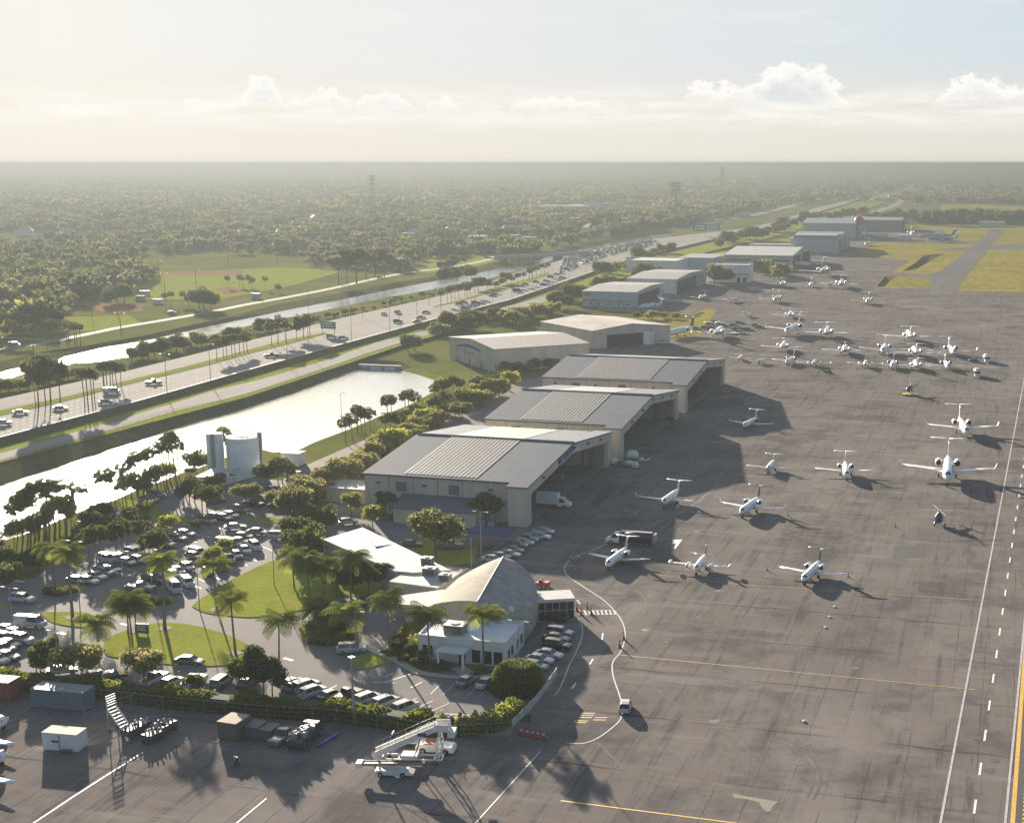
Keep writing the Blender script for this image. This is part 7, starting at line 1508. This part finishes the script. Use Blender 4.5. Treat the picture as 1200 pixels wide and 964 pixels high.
# ================= woods and suburbs to the horizon =================
def gn_scatter(name,pts,scales,protos,label_kind='stuff',seed=0):
    """one object: a point mesh whose points carry instanced crowns (geometry nodes)"""
    me=bpy.data.meshes.new(name); me.from_pydata(pts,[],[]); at=me.attributes.new('sz','FLOAT','POINT'); at.data.foreach_set('value',scales)
    o=bpy.data.objects.new(name,me); COL.objects.link(o); o['kind']=label_kind
    pc=bpy.data.collections.new(name+'_kinds')
    for d in protos: q=bpy.data.objects.new('tree_kind',d); pc.objects.link(q)
    ng=bpy.data.node_groups.new(name+'_nodes','GeometryNodeTree'); ng.interface.new_socket('Geometry',in_out='INPUT',socket_type='NodeSocketGeometry'); ng.interface.new_socket('Geometry',in_out='OUTPUT',socket_type='NodeSocketGeometry')
    N=ng.nodes.new; L=ng.links.new; gi=N('NodeGroupInput'); go=N('NodeGroupOutput'); ip=N('GeometryNodeInstanceOnPoints'); ci=N('GeometryNodeCollectionInfo'); ci.inputs['Collection'].default_value=pc; ci.inputs['Separate Children'].default_value=True; ci.inputs['Reset Children'].default_value=True
    L(gi.outputs[0],ip.inputs['Points']); L(ci.outputs[0],ip.inputs['Instance']); ip.inputs['Pick Instance'].default_value=True
    ri=N('FunctionNodeRandomValue'); ri.data_type='INT'; ri.inputs['Min'].default_value=0; ri.inputs['Max'].default_value=len(protos)-1; ri.inputs['Seed'].default_value=seed
    L(ri.outputs[2],ip.inputs['Instance Index'])
    rr=N('FunctionNodeRandomValue'); rr.data_type='FLOAT'; rr.inputs[2].default_value=0; rr.inputs[3].default_value=6.283; cx=N('ShaderNodeCombineXYZ'); L(rr.outputs[1],cx.inputs[2]); L(cx.outputs[0],ip.inputs['Rotation'])
    na=N('GeometryNodeInputNamedAttribute'); na.data_type='FLOAT'; na.inputs['Name'].default_value='sz'; L(na.outputs[0],ip.inputs['Scale']); L(ip.outputs[0],go.inputs[0])
    md=o.modifiers.new('scatter','NODES'); md.node_group=ng; return o
L_F1=leafmat('wood_leaf_dark',(.04,.056,.022),(.10,.115,.042),.3,.01); L_F2=leafmat('wood_leaf_olive',(.07,.08,.035),(.18,.175,.08),.35,.01); L_F3=leafmat('wood_leaf_bright',(.07,.10,.03),(.18,.20,.07),.35,.01)
def fartree(seed,n,m,lf,flat): 
    c=leafball(seed,n,1.,lf,m,flat,8,-.6); c.v=[(x,y,z+.62) for x,y,z in c.v]; c.tube([(0,0,0),(0,0,.6)],.05,BARK,4); return mesh_of(c,'wood_crown')
FT=[fartree(i,150,[L_F1,L_F2,L_F1,L_F3,L_F1][i%5],.36,[.85,.7,1.1,.8,.95][i%5]) for i in range(7)]
def patch(seed,ntree,rad,per,lf,zk=1.):
    r_=random.Random(seed); c=MB()
    for i in range(ntree):
        m=[L_F1,L_F2,L_F1,L_F3][r_.randrange(4)]; x,y=r_.uniform(-1,1),r_.uniform(-1,1); s=r_.uniform(.6,1.25)*rad; b=leafball(seed*50+i,per,s,lf*s,m,.8,5,-.5); c.add([(vx+x,vy+y,(vz+s*.55)*zk) for vx,vy,vz in b.v],b.f,m)
    return mesh_of(c,'wood_patch')
PT1=[patch(i,14,.26,34,.42,.8) for i in range(5)]; PT2=[patch(i+9,40,.12,14,.6,.3) for i in range(4)]
# where woods stand: everything seen past this edge, minus fields, roads and roofs
keep=[[(p.x,p.y) for p in GL(q,0)] for q in (
 [(-600,700),(-60,398),(60,388),(80,366),(160,350),(200,322),(320,309),(470,318),(490,304),(560,297),(600,303),(680,286),(760,268),(850,262),(900,257),(960,240),(1080,210),(1100,212),(1066,228),(1050,244),(1100,237),(1290,242),(1290,258),(1100,252),(1060,262),(1230,262),(1900,264),(3000,1200),(-600,1200)],)]
roads=[GL(q,0) for q in ([(860,256),(880,252.5),(905,247),(930,240.5),(950,235),(1000,226)],[(1030,247),(1050,240),(1062,230),(1075,222),(1082,214),(1120,206)],[(620,292),(700,270),(760,262)])]
fields=[[(p.x,p.y) for p in GL(q,0)] for q in ([(800,262),(880,250),(960,232),(970,236),(900,262),(850,268)],[(150,352),(340,336),(400,318),(330,311),(190,318)],[(170,262),(215,260),(215,266),(170,268)],[(0,232),(60,230),(60,236),(0,238)],[(640,248),(770,245),(770,252),(640,254)],[(480,282),(640,283),(640,288),(480,289)])]
CLR=([(100,262),(180,258),(185,262),(105,266)],[(300,240),(380,238),(380,241.5),(300,243.5)],[(500,258),(600,254),(600,257),(505,261)],[(640,240),(760,238),(770,242),(650,244)],[(30,250),(110,246),(110,249),(30,253)],[(420,226),(520,224),(520,226),(420,228)],[(820,232),(930,228),(940,231),(830,235)],[(200,285),(290,280),(292,284),(205,289)],[(380,290),(450,286),(455,290),(390,294)],[(560,270),(640,268),(645,271),(565,274)],[(250,222),(340,220),(340,221.5),(250,223.5)],[(1120,226),(1190,225),(1190,227),(1120,228)])
fields+=[[(p.x,p.y) for p in GL(q,0)] for q in CLR]
for i,q in enumerate(CLR): sheet('clearing' if i%3 else 'street',q,GRASS if i%3 else PATH,.05+.002*i)
hosts=[(o.location.x,o.location.y) for o in COL.objects if o.name.startswith('distant_building')]
rf=random.Random(42)
def okp(x,y,pad):
    if inpoly((x,y),keep[0]): return False
    for f in fields:
        if inpoly((x,y),f): return False
    for rd in roads:
        for i in range(len(rd)-1):
            a,b=rd[i],rd[i+1]; t=max(0,min(1,((x-a.x)*(b.x-a.x)+(y-a.y)*(b.y-a.y))/((b-a).length_squared))); 
            if math.hypot(x-a.x-(b.x-a.x)*t,y-a.y-(b.y-a.y)*t)<pad+9: return False
    for hx,hy in hosts:
        if abs(x-hx)<pad+16 and -75-pad<y-hy<25+pad: return False
    for hx,hy,f in HH:
        if abs(x-hx)<14*f and -42*f<y-hy<12*f: return False
    return True
def spread(y0,y1,step,jit,pad,smin,smax,clump=0.):
    P=[];Sc=[]; y=y0; i=0
    while y<y1:
        hw=y*.62+120; x=-hw
        while x<y*.50+80:
            px=x+rf.uniform(-jit,jit)*step; py=y+rf.uniform(-jit,jit)*step
            n_=math.sin(px*.011+2)*math.sin(py*.007)+math.sin(px*.0031+py*.0043)*.8+rf.uniform(-.6,.6)
            if n_>-1.0+clump and okp(px,py,pad): P.append((px,py,0)); Sc.append(rf.uniform(smin,smax)*(1.+.25*max(0,n_)))
            x+=step
        y+=step
    return P,Sc
# a scatter of suburban roofs, each a little house of its own
hm1=MB(); hm1.b0(-8,8,-6,6,0,3.2,WHITE); w1=mesh_of(hm1,'wall')
ROOFS=[]
for i,mt in enumerate((WROOF,mat('grey_shingle',(.22,.22,.22),.9,spec=.1),mat('tan_shingle',(.33,.27,.2),.9,spec=.1))):
    m=MB(); m.add([(-8.6,-6.6,3.1),(8.6,-6.6,3.1),(8.6,6.6,3.1),(-8.6,6.6,3.1),(-4,0,5.6),(4,0,5.6)],[(0,1,5,4),(2,3,4,5),(1,2,5),(3,0,4),(3,2,1,0)],mt); ROOFS.append(mesh_of(m,'roof'))
HH=[]; hs=[]; rh=random.Random(9)
ZN=['in the left woods','in the middle woods','beyond the canal','past the highway bend','toward the right skyline']
while len(hs)<120:
    x=rh.uniform(20,1180); y=rh.uniform(214,279) if x<760 else rh.uniform(212,245); q=G(x,y)
    if inpoly((q.x,q.y),keep[0]): continue
    hs.append((x,y,q))
hs.sort(key=lambda t:t[0]); 
byz={}
for x,y,q in hs: byz.setdefault((min(4,int(x/240)),int((y-205)//16)),[]).append((x,y,q))
RW=['along the hazy far line','in the hazy upper band','in the upper band','in the middle band','in the lower band','nearest the fields']
for (zn,bn),it in sorted(byz.items()):
    for i,(x,y,q) in enumerate(it):
        r=root('suburban_house',(q.x,q.y,0),rh.uniform(0,3)); k=rh.randrange(3); tag(r,'%s-roofed house %s %s, %s'%(['white','grey','tan'][k],ZN[zn],RW[min(bn,5)],ordinal(i,len(it))),'house','houses among the far trees'); f=1.+max(0,(q.y-1500)/4000); r.scale=(f,f,f*1.7); HH.append((q.x,q.y,f)); link('wall',w1,r); link('roof',ROOFS[k],r)

P,Sc=spread(560,2300,10.8,.6,4,3.8,9.,.2); o=gn_scatter('woods',P,Sc,FT,seed=1)
P,Sc=spread(2300,7000,62,.4,30,40,52); o=gn_scatter('distant_woods',P,Sc,PT1,seed=2)
P,Sc=spread(7000,26000,300,.4,40,190,250); o=gn_scatter('horizon_woods',P,Sc,PT2,seed=3)

# ================= the air =================
hm=bpy.data.materials.new('haze_air'); hm.use_nodes=True; nt=hm.node_tree; nt.nodes.remove(nt.nodes['Principled BSDF']); pv=nt.nodes.new('ShaderNodeVolumePrincipled')
pv.inputs['Color'].default_value=(*HAZE_C,1); pv.inputs['Density'].default_value=HAZE_D; pv.inputs['Anisotropy'].default_value=HAZE_G
nt.links.new(pv.outputs[0],nt.nodes['Material Output'].inputs['Volume'])
m=MB(); m.b0(-45000,45000,-4000,45000,-4,H+1.5,hm); tag(m.build('haze'),kind='stuff')
